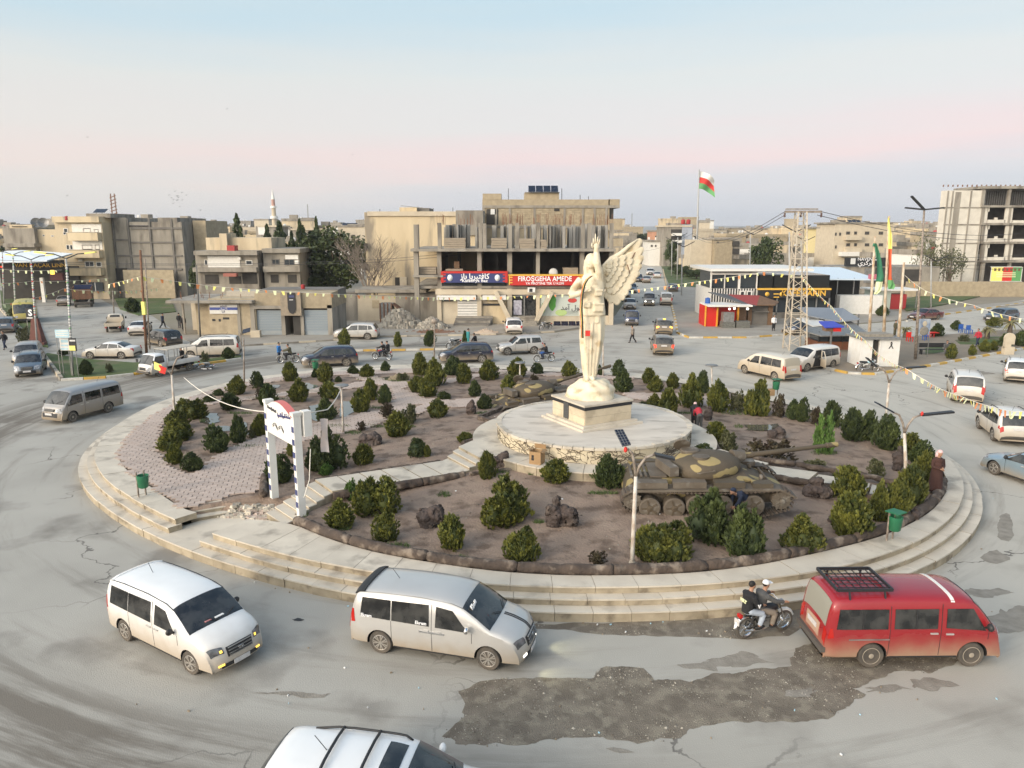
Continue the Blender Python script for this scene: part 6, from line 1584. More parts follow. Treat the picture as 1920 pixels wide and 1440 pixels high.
# ------------------------------------------------------------------ buildings
random.seed(21)
class Fac:
 """a building laid out in the upright plane at distance Y; photo positions give widths and heights"""
 def __init__(s,name,label,cat,Y,u0,u1,group=None):
  p=at((u0+u1)/2,500,Y);s.Y=Y;s.o=Vector((p.x,Y,0));s.t=thing(name,label,cat,s.o,0,group)
 def r(s,name,m,u0,u1,v0,v1,f=0.0,b=0.2,z0=None,t=None,kind=None):
  vm=(v0+v1)/2 if z0 is None else v0*.6+v1*.4;a,c=at(u0,v1,s.Y),at(u1,v0,s.Y);mb=MB()
  mb.bx(at(u0,vm,s.Y).x-s.o.x,at(u1,vm,s.Y).x-s.o.x,-f,b,a.z if z0 is None else z0,c.z)
  o=mb.build(name,m,t or s.t)
  if kind:o['kind']=kind
  return o
 def rs(s,name,m,l,f=0.0,b=0.2,z0=None,t=None):
  for q in l:s.r(name,m,*q,f=f,b=b,z0=z0,t=t)
 def beam(s,name,m,p,q,w,h,f=0.0,t=None):
  a,c=at(*p,s.Y)-s.o,at(*q,s.Y)-s.o;a.y=c.y=-f;mb=MB();mb.beam(a,c,w,h);return mb.build(name,m,t or s.t)
 def win(s,l,frame=M_white,f=0.06,glass=M_winglass):
  for q in l:
   a,c=at(q[0],q[3],s.Y),at(q[1],q[2],s.Y);x0,x1,z0,z1=a.x-s.o.x,c.x-s.o.x,a.z,c.z;w=min(.10,(x1-x0)*.12);mb=MB()
   mb.bx(x0,x1,-f,.0,z0,z0+w);mb.bx(x0,x1,-f,.0,z1-w,z1);mb.bx(x0,x0+w,-f,.0,z0+w,z1-w);mb.bx(x1-w,x1,-f,.0,z0+w,z1-w)
   if x1-x0>1.1:mb.bx((x0+x1)/2-w/3,(x0+x1)/2+w/3,-f*.9,.0,z0+w,z1-w)
   wo=mb.build('window',frame,s.t);g_=MB();g_.bx(x0+w,x1-w,-f*.35,-.005,z0+w,z1-w);g_.build('pane',glass,wo)
 def text(s,body,size,m,u,v,f,sx=1.0,bold=0.0):
  p=at(u,v,s.Y)-s.o;return lettering(body,size,m,(p.x,-f,p.z),(R(90),0,0),s.t,sx,bold)
 def solar(s,u0,u1,v0,v1,n,f=0.0,lean=1.2,name='solar_panel'):
  for k in range(n):
   a,c=at(u0+(u1-u0)*k/n,v1,s.Y),at(u0+(u1-u0)*(k+.93)/n,v0,s.Y);mb=MB()
   x0,x1=a.x-s.o.x,c.x-s.o.x;mb.add([(x0,-f-lean,a.z),(x1,-f-lean,a.z),(x1,-f,c.z),(x0,-f,c.z),(x0,-f-lean+.05,a.z-.05),(x1,-f-lean+.05,a.z-.05),(x1,-f+.05,c.z-.05),(x0,-f+.05,c.z-.05)],[(0,1,2,3),(7,6,5,4),(0,4,5,1),(1,5,6,2),(2,6,7,3),(3,7,4,0)])
   mb.build(name,M_solar,s.t)
   mb=MB();mb.bx(x0,x0+.06,-f-.3,-f-.2,a.z-1.2,a.z+.3);mb.build('panel_leg',M_steel,s.t)
 def tank(s,u,v0,v1,m,f=-1.0,name='water_tank'):
  a,c=at(u,v1,s.Y)-s.o,at(u,v0,s.Y)-s.o;h_=c.z-a.z;mb=MB();mb.lathe([(h_*.42,0),(h_*.45,h_*.1),(h_*.45,h_*.85),(h_*.15,h_)],14,(a.x,-f,a.z));mb.build(name,m,s.t,auto=40)
M_tankred=mat('red_tank',(0.35,0.03,0.03),rough=.5);M_tankblue=mat('blue_tank',(0.03,0.10,0.35),rough=.5);M_tankwhite=mat('white_tank',(0.6,0.6,0.58),rough=.5)
M_ply=mat('formwork_plank',(0.36,0.345,0.315),(0.24,0.225,0.20),2.5,.85,.2,12,rnd=.22,stretch=(1,1,.2))
M_timber=mat('stacked_timber',(0.24,0.20,0.155),(0.36,0.30,0.225),6,.9,stretch=(.3,1,4))
M_sandb=mat('sand_painted_block',(0.56,0.485,0.365),(0.47,0.40,0.30),1,.85,.15,9)
# --- the concrete frame with the two signs
F=Fac('concrete_frame_building','unfinished concrete frame building with red and navy shop signs on its front','building',90,820,1150)
def fx(u,v=540):return at(u,v,F.Y).x-F.o.x
F.r('upper_slab',M_concrete,772,1152,466,471,f=1.2,b=22);F.r('middle_slab',M_concrete,776,1150,536,541,f=.1,b=21)
F.r('roof_edge_slab',M_concrete,776,832,515,519,f=1.0,b=2)
for u0,u1 in((820,828),(895,903),(951,960),(1005,1012),(1087,1095),(1142,1150)):
 F.r('column',M_concrete,u0,u1,471,536,f=.15,b=.6);F.r('pier',M_sandb,u0,u1,541,608,f=.3,b=.5,z0=0)
for u0,u1 in((777,786),):F.r('column',M_concrete,u0,u1,471,549,f=.6,b=.1,z0=0);F.r('column',M_concrete,u0,u1,421,466,f=.6,b=.1)
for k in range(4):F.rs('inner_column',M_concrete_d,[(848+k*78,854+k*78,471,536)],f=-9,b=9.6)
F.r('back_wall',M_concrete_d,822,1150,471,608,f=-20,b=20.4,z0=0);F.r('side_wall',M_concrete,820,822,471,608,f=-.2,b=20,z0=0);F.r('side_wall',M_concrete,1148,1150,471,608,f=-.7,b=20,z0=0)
F.r('ground_beam',M_sandb,817,1150,542,552,f=.4,b=.6)
for q in((829,894),(904,950),(962,1003),(1013,1086)):F.r('window_band',M_winglass,q[0],q[1],529,541,f=.05,b=.1)
F.r('corrugated_canopy',M_white,820,893,553,561,f=.9,b=.1);F.r('corrugated_canopy',M_white,905,949,553,561,f=.9,b=.1)
F.r('shop_wall',M_sandb,829,895,561,608,f=.05,b=.3,z0=0);F.r('shutter',M_white,858,896,561,592,f=.12,b=.01)
for k in range(6):F.r('shutter_rib',M_steel,858.5,895.5,563+k*5,564+k*5,f=.15,b=-.12)
F.r('small_window',M_dark,829,850,560,565,f=.1,b=0);F.r('shop_wall',M_cream,904,950,561,608,f=.02,b=.3,z0=0)
F.r('dark_fascia',M_black,905,948,569,573,f=.08,b=0)
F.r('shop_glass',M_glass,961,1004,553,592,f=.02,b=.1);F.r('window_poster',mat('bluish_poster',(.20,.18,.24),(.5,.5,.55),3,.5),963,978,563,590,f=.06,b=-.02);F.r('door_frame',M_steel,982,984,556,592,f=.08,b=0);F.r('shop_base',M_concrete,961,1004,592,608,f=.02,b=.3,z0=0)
F.beam('sloping_pier',M_sandb,(930,546),(958,602),.75,.5,f=.75);F.beam('sloping_pier',M_sandb,(1034,546),(1003,604),.75,.5,f=.75)
F.r('shop_wall',M_sandb,1013,1150,592,608,f=.05,b=.3,z0=0)
B_=F.r('shop_banner',mat('pale_banner',(.52,.56,.50),rough=.6),1013,1089,553,592,f=.10,b=.05)
for(uu,vv,w,h_,nm,m)in((1036,568,7,15,'leaf_print',mat('leaf_green',(.10,.34,.05),rough=.6)),(1052,586,11,6,'vegetable_print',mat('pale_green',(.42,.55,.22),rough=.6)),(1018,578,5,10,'leaf_print',mat('leaf_green',())if 0 else MATS['leaf_green']),(1073,563,8.5,4.5,'red_badge',mat('badge_red',(.48,.05,.04),rough=.6))):
 c=at(uu,vv,90)-F.o;s_=90/1400;mb=MB();mb.extrude([(w*s_*math.cos(a_*.449)*(1 if nm!='leaf_print' else.8+.3*math.sin(a_)),h_*s_*math.sin(a_*.449))for a_ in range(14)],(c.x,-.125,c.z),(1,0,0),(0,0,1),.01);mb.build(nm,m,F.t)
F.text('\ufeaa\ufee3\ufe81 \ufedd\ufeee\ufee3',.82,mat('grey_lettering',(.10,.10,.11),rough=.6),1072,577,.13,1.0,.01)
for k in range(3):F.r('banner_line',M_trim,1062,1084,583+k*2.6,583.6+k*2.6,f=.125,b=-.11)
M_signnavy=mat('navy_sign',(0.035,0.045,0.15),rough=.45);M_signred=mat('red_sign',(0.50,0.025,0.02),rough=.45);M_gold=mat('gold_trim',(0.72,0.42,0.06),rough=.5)
F.r('navy_sign',M_signnavy,829,951,511,529,f=.9,b=.1);F.r('sign_cap',M_signred,828,952,508,511.5,f=.98,b=.1)
F.rs('sign_end',M_signred,[(828,833,511.6,529),(947,952,511.6,529)],f=.95,b=0);F.rs('sign_tooth',M_signred,[(833,837,513+6*k,515.5+6*k)for k in range(3)]+[(943,947,513+6*k,515.5+6*k)for k in range(3)],f=.95,b=-.85)
F.text('\ufeaf\ufe8e\ufe91 \ufe8e\ufef3\ufeae\ufef4\ufe98\ufed3\ufe8e\ufedb',.88,M_wtxt,891,517.6,.93,.95,.02);F.text('Kafêtirya Baz',.46,M_wtxt,891,525.6,.93,1.25,.008)
for uu in(845,933):c=at(uu,520,90)-F.o;mb=MB();mb.lathe([(.45,0),(.45,.03)],18,(0,0,0),'Y');o=mb.build('sign_emblem',M_wtxt,F.t,(c.x,-.94,c.z));o.scale=(.7,1,.85)
F.r('red_sign',M_signred,954,1110,516,534,f=.9,b=.1);F.r('gold_sign_cap',M_gold,953,1111,513.8,516.3,f=.98,b=.1)
F.rs('gold_tooth',M_gold,[(956,961,518+5*k,520+5*k)for k in range(3)]+[(1083,1088,518+5*k,520+5*k)for k in range(3)]+[(954,956,517,533),(1088,1090,517,533)],f=.95,b=-.85)
F.text('FIROŞGEHA AMEDÊ',.80,M_wtxt,1021,522.2,.93,.90,.012);F.text('YA FIROTINE TEK Û KOM',.38,M_wtxt,1021,530.6,.93,1.05,.004)
F.r('air_conditioner',M_white,989,1003,538,547,f=1.0,b=-.4);F.r('fan_grille',M_trim,992,998,540,546,f=1.02,b=-1.0)
for k in range(5):F.r('step',M_concrete,961-k,1004+k*.5,593+k*3,596+k*3,f=.6+.4*k,b=-.2,z0=0);F.r('step',M_concrete_d if k%2 else M_concrete,856-k,924-k*2,592+k*3.5,594+k*3.5,f=.6+.5*k,b=-.1,z0=0)
F.solar(1037,1092,600,612,4,f=1.2)
u=829.0
while u<1140:
 w=random.uniform(3.5,9);v0=random.choice((419,420,421,424))+random.uniform(0,3)
 if random.random()<.86:F.r('formwork_panel',M_ply,u,u+w-.8,v0,466,f=-random.uniform(1.5,6),b=6.2)
 u+=w+(random.uniform(0,4)if random.random()<.3 else 0)
for u0 in(820,897,905,953,966,1006,1090,1102,1144):F.r('column',M_concrete,u0,u0+7,417+random.uniform(0,3),466,f=-.2,b=.8)
mb=MB()
for k in range(150):
 uu=random.choice((822,826,862,875,885,945,956,968,978,1005,1012,1030,1042,1052,1065,1075,1092,1118,1130,1140,1148))+random.uniform(-5,5);a=at(uu,421,90)-F.o;h_=random.uniform(.5,1.4);yy=random.uniform(.3,5)
 mb.tube([(a.x,yy,a.z),(a.x+random.uniform(-.05,.05),yy,a.z+h_)],.025,4,smooth=False)
o=mb.build('reinforcing_bars',M_rust,F.t);o['kind']='stuff'
for(u0,u1,v0,v1)in((832,873,446,466),(920,951,446,465),(973,1003,447,466),(1013,1026,449,466),(780,818,501,514),(834,868,504,513),(1056,1085,502,515)):
 n_=max(2,int((v1-v0)/4))
 for k in range(n_):F.r('timber_stack',M_timber,u0+random.uniform(0,1.5),u1-random.uniform(0,1.5),v0+(v1-v0)*k/n_+.4,v0+(v1-v0)*(k+1)/n_,f=-.2,b=1.8)
c=at(1038,512,90)-F.o;mb=MB();mb.ball((c.x,.6,c.z),(.55,.2,.55),14,8);mb.build('satellite_dish',M_tankwhite,F.t);F.r('crate_stack',M_wood,850,860,491,504,f=-1,b=2)
# --- cream building to its left
F=Fac('cream_building','big cream rendered building with water stains left of the concrete frame','building',104,686,975)
F.r('wall',M_cream,686,905,398,600,b=18,z0=0);F.r('parapet',M_sandb,689,905,396.5,405,f=.25,b=17);F.r('roof_room',M_cream,745,778,388,397,f=-2,b=8);F.r('roof_room',M_concrete_d,778,801,389,397,f=-2.5,b=7.5)
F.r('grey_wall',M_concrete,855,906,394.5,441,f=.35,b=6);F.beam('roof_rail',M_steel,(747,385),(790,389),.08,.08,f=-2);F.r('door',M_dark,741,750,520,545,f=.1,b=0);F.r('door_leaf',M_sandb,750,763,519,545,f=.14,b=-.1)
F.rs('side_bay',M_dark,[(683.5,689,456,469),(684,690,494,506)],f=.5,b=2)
for u0,h_ in((705,391),(846,388),(808,389)):F.beam('aerial',M_wire,(u0,h_),(u0,398),.08,.08,f=-3)
# --- tall back block
F=Fac('block_building','tallest unrendered block building behind the concrete frame with balconies on its right','building',114,905,1160)
F.r('wall',M_block,905,1141,374,600,b=14,z0=0)
F.r('upper_parapet',M_block,1141,1162,373.5,388,f=0,b=10);F.r('parapet_band',M_concrete,905,1162,385,390,f=.15,b=13.8);F.r('stair_head',M_block,984,1049,361,374,f=-1,b=9);F.r('roof_room',M_block,905,940,363,374,f=.05,b=5);F.r('coping',M_concrete,984,1050,359.6,361,f=-.8,b=9.2)
for u0 in(905,928,954,1000,1056,1090,1112,1134):F.r('pilaster',M_concrete,u0,u0+4,390,470,f=.12,b=0)
F.r('beam',M_concrete,905,1141,423,428,f=.14,b=0)
F.r('opening',M_dark,912,934,392,421,f=.08,b=0);F.r('opening',M_dark,1039,1049,391,396,f=.08,b=0);F.r('pale_window',M_tankwhite,920,930,392,402,f=.12,b=-.08)
F.r('dark_bay',M_dark,1141,1150,388,470,f=-.3,b=9)
for v0,v1 in((411,431),(447,462)):F.r('balcony',M_block,1140,1166,v0,v1,f=.6,b=8);F.r('balcony',M_concrete,1164,1172,v0+5,v1+2,f=-3,b=10);F.r('balcony_slab',M_concrete,1138,1168,v1,v1+2,f=.8,b=9)
F.solar(991,1048,347,359,4,f=-1.5);
for u0,v0 in((953,352),(1055,352),(1090,364),(1106,367)):F.beam('aerial',M_wire,(u0,v0),(u0,375),.09,.09,f=-2)
for r_i in range(9):
 v0=392+r_i*3.5
 for k in range(24):
  u0=940+k*8.1+(4 if r_i%2 else 0)
  if any(abs(u0+3.5-q)<6 for q in(956,1002,1058,1092,1114))or 1034<u0<1052 and r_i<2 or u0>1128:continue
  F.r('block',M_block,u0,u0+7.6,v0,v0+3.1,f=.05+random.uniform(0,.02),b=0)
F=Fac('apartment_building','cream four-storey apartment building with balconies beside the grey block wall','building',124,108,196)
F.r('wall',M_sand,108,196,408,560,b=13,z0=0);F.r('roof_edge',M_cream,103,190,406,417,f=.8,b=13.5);F.r('white_bay',M_white,135,190,420,436,f=.06,b=0);F.r('white_bay',M_white,137,192,452,468,f=.06,b=0)
for u0,u1,v0,v1 in((136,191,436,451),(138,194,469,483),(139,197,502,516)):F.r('balcony',M_cream,u0,u1,v0,v1,f=1.3,b=.1);F.r('balcony_rail',M_concrete,u0,u1,v0-1.2,v0-.2,f=1.35,b=-1.2)
F.win([(157,170,428,436),(177,185,430,436),(155,173,459,468),(179,187,459,468),(160,176,490,500),(181,190,491,500),(120,127,428,436),(125,130,459,468),(132,136,459,468),(119,124,435,440)])
F.r('shop_front',M_winglass,136,195,529,546,f=.3,b=0);F.rs('shop_mullion',M_white,[(150,151.5,529,546),(165,166.5,529,546),(180,181.5,529,546)],f=.35,b=-.3);F.r('roof_room',M_concrete,155,201,400,408,f=-1,b=9);F.solar(169,191,391,398,2,f=-2);F.tank(130,405,413,M_tankred,f=.6);F.r('air_conditioner',M_white,150,156,486,490,f=.5,b=0)
F=Fac('grey_block_building','long grey block wall building with concrete grid right of the cream apartments','building',127,192,370)
F.r('wall',M_concrete,192,242,408,560,b=12,z0=0);F.r('wall',M_concrete,242,345,416,560,b=14,z0=0);F.r('wall',M_block,345,370,413,505,f=-4,b=14,z0=0);F.r('parapet',M_concrete,296,332,408,418,f=.05,b=12)
F.rs('pilaster',M_concrete_d,[(u0,u0+3.5,410,545)for u0 in(200,216,244,284,325)],f=.18,b=0);F.rs('beam',M_concrete_d,[(200,244,448,451),(200,342,478,481),(246,342,426,430),(246,342,453,456),(200,342,503,507)],f=.15,b=0)
F.r('dark_opening',M_dark,198,240,503,526,f=.3,b=0);F.solar(243,282,416,424,3,f=-1);F.r('low_wall',M_block,242,335,505,520,f=2,b=-1.7,z0=0)
F=Fac('town_house','ochre and grey house with satellite dishes above the white awning','building',140,15,112)
F.r('wall',M_sand,70,114,430,560,b=10,z0=0);F.r('wall',M_concrete,18,76,428,560,f=1,b=10,z0=0);F.r('upper_wall',M_sand,18,60,421,430,b=9);F.win([(47,57,466,473),(67,76,466,476),(80,84,440,443),(96,101,441,444)]);F.r('terrace',M_concrete,20,78,456,463,f=2.2,b=0);F.solar(23,51,420,425,4,f=-1)
for u0 in(62,75):c=at(u0,418,140)-F.o;mb=MB();mb.lathe([(.0,.25),(.5,.12),(.95,-.2)],14,(0,0,0),'Y',caps=False);o=mb.build('satellite_dish',M_steel,F.t,(c.x,1,c.z));o.rotation_euler=(R(-20),0,R(25))
F=Fac('restaurant','dark open restaurant under a white awning at the left edge','restaurant',118,-30,116)
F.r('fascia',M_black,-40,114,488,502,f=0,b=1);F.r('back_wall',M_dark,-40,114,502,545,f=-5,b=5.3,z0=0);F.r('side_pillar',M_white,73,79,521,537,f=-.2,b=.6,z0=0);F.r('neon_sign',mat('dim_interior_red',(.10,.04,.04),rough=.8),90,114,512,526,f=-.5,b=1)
mb=MB();a,b,c=at(-40,473,118)-F.o,at(18,470,118)-F.o,at(116,476,118)-F.o;lo=at(0,489,118).z
mb.add([(a.x,3,a.z),(b.x,3,b.z),(c.x,3,c.z),(c.x,-4,lo+.2),(b.x,-4,lo),(a.x,-4,lo),(a.x,3,a.z-.15),(b.x,3,b.z-.15),(c.x,3,c.z-.15),(c.x,-4,lo+.0),(b.x,-4,lo-.2),(a.x,-4,lo-.2)],[(5,4,1,0),(4,3,2,1),(6,7,10,11),(7,8,9,10),(11,10,4,5),(10,9,3,4),(0,1,7,6),(1,2,8,7)]);mb.build('awning',mat('white_canvas',(.66,.72,.76),rough=.7),F.t)
F.text('VAN KAÇAR LINN',.85,M_gold,76,497.5,.06,1.15,.01);F.r('yellow_lamp_sign',M_lamp_yel,100,106,506,514,f=.8,b=-.5);F.r('string_light',M_lamp_red,7,9.5,498.5,501,f=.8,b=-.6)
for lab,Y,u0,u1,v0,mid_,um in(('two-storey house with white balcony wall and red awning left of the cypresses',112,368,486,446,1,2),('smaller grey two-storey house just right of the red-awning house',113,495,563,467,0,0)):
 F=Fac('town_house',lab,'building',Y,u0,u1)
 if mid_:
  F.r('wall',M_concrete,368,484,470,560,b=12,z0=0);F.r('terrace_wall',M_sand,371,497,446,470,f=-3,b=10);F.r('tower',M_sand,402,416,438,470,f=-2,b=6);F.r('white_wall',M_white,390,450,480,501,f=.08,b=0);F.r('parapet',M_concrete,368,486,470,478,f=1.0,b=.2);F.r('balcony',M_concrete,368,486,501,509,f=1.3,b=.1)
  F.win([(427,440,489,498),(461,473,488,497),(396,402,487,497),(384,389,487,497)]);F.r('awning',mat('faded_red_awning',(.33,.12,.09),rough=.8),428,452,511,517,f=2.0,b=-1.2);F.rs('shop_opening',M_dark,[(430,452,518,532),(455,482,512,532),(385,410,515,532)],f=.1,b=0);F.r('red_tank',M_tankred,430,444,460,470,f=1,b=.5);F.r('air_conditioner',M_white,447,453,482,487,f=.5,b=0)
 else:
  F.r('wall',M_concrete,495,562,467,560,b=10,z0=0);F.r('roof_edge',M_concrete,493,564,466,474,f=.6,b=9);F.r('white_wall',M_white,535,559,478,486,f=.07,b=0);F.win([(510,524,486,496),(533,552,486,497)],M_concrete_d);F.r('balcony',M_concrete,498,566,499,509,f=1.2,b=.1);F.rs('shop_opening',M_dark,[(508,522,515,530),(540,556,515,530)],f=.1,b=0);F.r('air_conditioner',M_white,555,562,488,494,f=.7,b=0);F.r('side_bay',M_dark,486,495,470,530,f=-1,b=6,z0=0)
F=Fac('workshops','row of block workshops with two grey steel shutters and a flat slab roof','building',80,322,622)
F.r('wall',M_block,392,480,560,630,b=7,z0=0);F.r('side_wall',M_sandb,322,340,568,622,f=-5,b=7,z0=0);F.r('side_wall',M_block,362,393,568,628,f=-.8,b=7,z0=0);F.rs('side_opening',M_dark,[(342,362,572,618)],f=-4.2,b=6);F.r('post',M_concrete,330,333,566,622,f=-1.5,b=1.7,z0=0)
F.r('roof_slab',M_concrete,318,478,562,567,f=1.0,b=7.5);F.r('roof_top',M_concrete_d,470,622,547,560,f=-3,b=7)
F.r('pier',M_concrete,445,451,567,628,f=.12,b=.1,z0=0);F.r('pier',M_concrete,470,478,567,628,f=.12,b=.1,z0=0);F.r('wall',M_block,478,622,549,578,b=7);F.r('wall_pier',M_concrete,527,534,575,624,b=6.8,z0=0);F.r('wall_pier',M_concrete,563,569,575,622,b=6.8,z0=0);F.r('wall_pier',M_concrete,614,623,572,622,b=6.8,z0=0);F.r('lintel',M_concrete,476,528,573,579,f=.2,b=.2)
for u0,u1,v0 in((480,527,582),(570,614,582)):
 sh_=F.r('shutter',mat('grey_blue_shutter',(.27,.31,.34),(.33,.35,.35),1,.6),u0,u1,v0,622,f=-.25,b=.35,z0=0)
 for k in range(8):F.r('shutter_slat',mat('shutter_slat_grey',(.24,.28,.31),rough=.6),u0+.3,u1-.3,v0+1+k*4.8,v0+4.8+k*4.8,f=-.20,b=.24)
 F.r('shutter_box',M_dark,u0,u1,v0-5,v0,f=-.3,b=.6)
F.r('arched_panel',mat('weathered_arch',(.33,.27,.20),(.24,.20,.15),3,.9),528,566,548,591,f=.4,b=-.05)
mb=MB();c=at(549,566,80)-F.o;mb.extrude([(-.42,1.0),(.42,1.0),(.42,-.7),(.28,-1.1),(0,-1.25),(-.28,-1.1),(-.42,-.7)],(c.x,-.45,c.z),(1,0,0),(0,0,1),.04);mb.build('hanging_sign',M_black,F.t);F.r('hanging_sign_top',M_navy,544,554,553,557,f=.5,b=-.44);F.r('sign_line',M_wtxt,545,552,561,562,f=.5,b=-.44)
F.r('doorway',M_dark,549,563,591,621,f=-.1,b=.2,z0=0);F.r('signboard',M_white,394,446,571,588,f=.16,b=-.02);F.r('sign_band',mat('blue_sign_band',(.05,.08,.30),rough=.5),394,446,576,581,f=.18,b=-.15)
F.text('\ufee2\ufef4\ufee0\ufecc\ufe98\ufee0\ufedf',.26,M_ink,420,573.5,.19);F.text('\ufedd\ufe8e\ufee4\ufecb\ufefb\ufe8d',.30,M_wtxt,420,578.8,.20);F.text('\ufe84\ufe92\ufedf\ufe8d',.3,M_ink,420,584,.19)
for k in range(14):F.beam('bar_stub',M_rust,(325+k*11+random.uniform(-3,3),552+random.uniform(-3,3)),(325+k*11,563),.05,.05,f=-random.uniform(0,5))
F.tank(549,538,547,M_tankred,f=-4);F.r('cement_sacks',M_st2,405,470,550,561,f=-3,b=5);F.r('planter',M_sandb,480,497,616,625,f=1.8,b=-1.2,z0=0)
F.r('sprayed_mark',M_black,398,404,598,602,f=.02,b=-.005);F.r('sprayed_mark',M_black,410,414,598,603,f=.02,b=-.005);F.r('sprayed_mark',M_black,418,430,595,599,f=.02,b=-.005)
F=Fac('boundary_wall','pale boundary wall between the workshops and the concrete frame','wall',93,622,832)
F.r('wall_section',M_sandb,670,742,553,600,b=.3,z0=0);F.r('wall_section',M_concrete,625,670,550,600,f=.05,b=.3,z0=0);F.r('wall_section',M_concrete,742,822,549,600,f=.06,b=.3,z0=0);F.r('blocked_window',M_block,698,711,563,578,f=.05,b=0);F.r('wall_cap',M_concrete_d,622,832,547,550,f=.2,b=.5);F.r('slab_edge',M_concrete,668,800,542,548,f=.8,b=6)
F=Fac('steel_tank','rusty ribbed steel skip lying by the rubble heap','skip',89,711,748);F.r('side',M_steel,711,735,570,598,b=2);F.rs('rib',M_rust,[(u0,u0+2,568,598)for u0 in(712,719,726,733)],f=.15,b=0,z0=0);F.beam('slope',M_rust,(735,571),(748,580),1.8,.1,f=-1)
def heap(name,label,cat,u,v,w,h_,Y,mats,n,r0,r1,seed):
 rnd=random.Random(seed);c=gp(u,v);c.y=Y if Y else c.y;s_=c.y/1400;mb=MB()
 for k in range(n):
  a,r_=rnd.uniform(0,6.28),rnd.random()**.7;x,y=r_*math.cos(a)*w/2*s_,r_*math.sin(a)*w/3.2*s_
  z=h_*s_*max(0,1-r_**1.2)*(1+.35*nz3(x,y,seed,.8));q=rnd.uniform(r0,r1)
  mb.box((x,y,z),(q*rnd.uniform(.8,1.8),q,q*.8),rnd.uniform(0,3),rnd.randrange(len(mats)),rnd.uniform(.4,.9))
 vs=[(0,0,h_*s_*.95)];m_=18
 for rr,zz_ in((.35,.72),(.7,.34),(1.0,0)):
  for k in range(m_):a=2*math.pi*k/m_;vs.append((rr*math.cos(a)*w/2*s_*(1+.2*nz3(k,seed)),rr*math.sin(a)*w/3.2*s_,zz_*h_*s_+(-.05 if rr==1 else 0)))
 fs=[(0,1+k,1+(k+1)%m_)for k in range(m_)]+[(1+j*m_+k,1+(j+1)*m_+k,1+(j+1)*m_+(k+1)%m_,1+j*m_+(k+1)%m_)for j in range(2)for k in range(m_)]
 mb.add(vs,fs,0);o=mb.build(name,mats,None,c);tag(o,label,cat);return o
heap('rubble_heap','larger grey rubble heap in front of the boundary wall','rubble',755,612,90,32,87,[M_st1,M_st2,M_concrete],420,.15,.6,3)
heap('rubble_heap','flatter rubble heap left of the shop steps','rubble',812,614,70,20,86,[M_st1,M_st2,M_concrete],300,.15,.5,4)
heap('rubble_heap','dark rubble pile by the right end of the workshops','rubble',636,590,30,20,88,[M_st1,M_st3],120,.15,.5,5)
heap('sand_heap','low pile of pinkish sand by the roadside before the shops','sand heap',912,626,64,9,None,[mat('pink_sand',(.46,.36,.27),rough=.95)],60,.05,.15,6)
heap('earth_strip','reddish trampled earth crossing the pavement left of the sand heap','earth',815,624,130,4,None,[mat('red_earth',(.20,.11,.07),rough=.95)],90,.05,.25,7)
# --- right side: cafe, kiosks
F=Fac('cafe','glazed cafe with black and gold fascia, striped parapet and white roof','cafe',96,1332,1556)
F.r('glass_room',M_winglass,1334,1420,510,540,f=-.2,b=6);F.rs('white_post',M_white,[(1332,1334.5,508,542),(1384,1388,512,542),(1358,1359.5,512,541),(1418,1420,512,542)],f=.1,b=.1);F.r('lintel',M_white,1332,1420,511,515,f=.12,b=.1)
F.r('white_roof',M_white,1328,1520,503,508,f=1,b=10);F.r('lower_wall',M_white,1332,1421,541,600,f=0,b=8,z0=0)
F.rs('black_stripe',M_black,[(1334+k*5,1336.5+k*5,541,567)for k in range(17)],f=.04,b=0);F.r('upper_glass',mat('dark_cafe_glass',(.014,.015,.016),rough=.12),1421,1556,516,541,f=-.1,b=7);F.rs('glass_post',M_trim,[(1421,1423,514,541),(1450,1451.5,516,541),(1480,1481.5,516,541)],f=.0,b=0)
F.r('fascia',M_black,1420,1554,543,558,f=.5,b=.4);F.r('gold_band',M_gold,1419,1555,540,543,f=.65,b=.4);F.r('ground_glass',M_winglass,1421,1554,558,588,f=-.3,b=6);F.rs('ground_post',M_steel,[(1455,1457,558,590),(1500,1502,558,590),(1529,1531,558,590),(1552,1555,558,590)],f=.1,b=.1);F.r('base_wall',M_concrete,1421,1556,586,600,f=.1,b=6,z0=0)
for uu in(1436,1463):c=at(uu,551,96)-F.o;mb=MB();mb.lathe([(.28,0),(.28,.04)],16,(0,0,0),'Y');mb.build('round_emblem',M_gold,F.t,(c.x,-.54,c.z))
F.rs('gold_bar',M_gold,[(1448,1458,549.5,551.5),(1448,1458,555.5,557.5)],f=.54,b=-.5);F.text('KAFE BARIN',1.0,M_gold,1504,549.5,.53,1.05,.02)
for uu in(1390,1403):F.r('air_conditioner',M_white,uu-5,uu+5,545,554,f=.6,b=0);F.r('fan_grille',M_trim,uu-3.5,uu+2,546.5,552.5,f=.62,b=-.6)
F=Fac('awning_hall','long pale blue and white awning hall behind the pylon','shelter',104,1440,1632)
mb=MB();q=[at(u_,v_,104)-F.o for u_,v_ in((1440,505),(1500,503),(1610,505),(1632,521),(1500,520),(1440,516))]
for k,dy in enumerate((6,6,6,-3,-3,-3)):q[k].y=dy
mb.add([tuple(p)for p in q]+[(p.x,p.y,p.z-.15)for p in q],[(5,4,1,0),(4,3,2,1),(6,7,10,11),(7,8,9,10),(11,10,4,5),(10,9,3,4)]);mb.build('awning',mat('pale_blue_canvas',(.56,.65,.72),rough=.7),F.t)
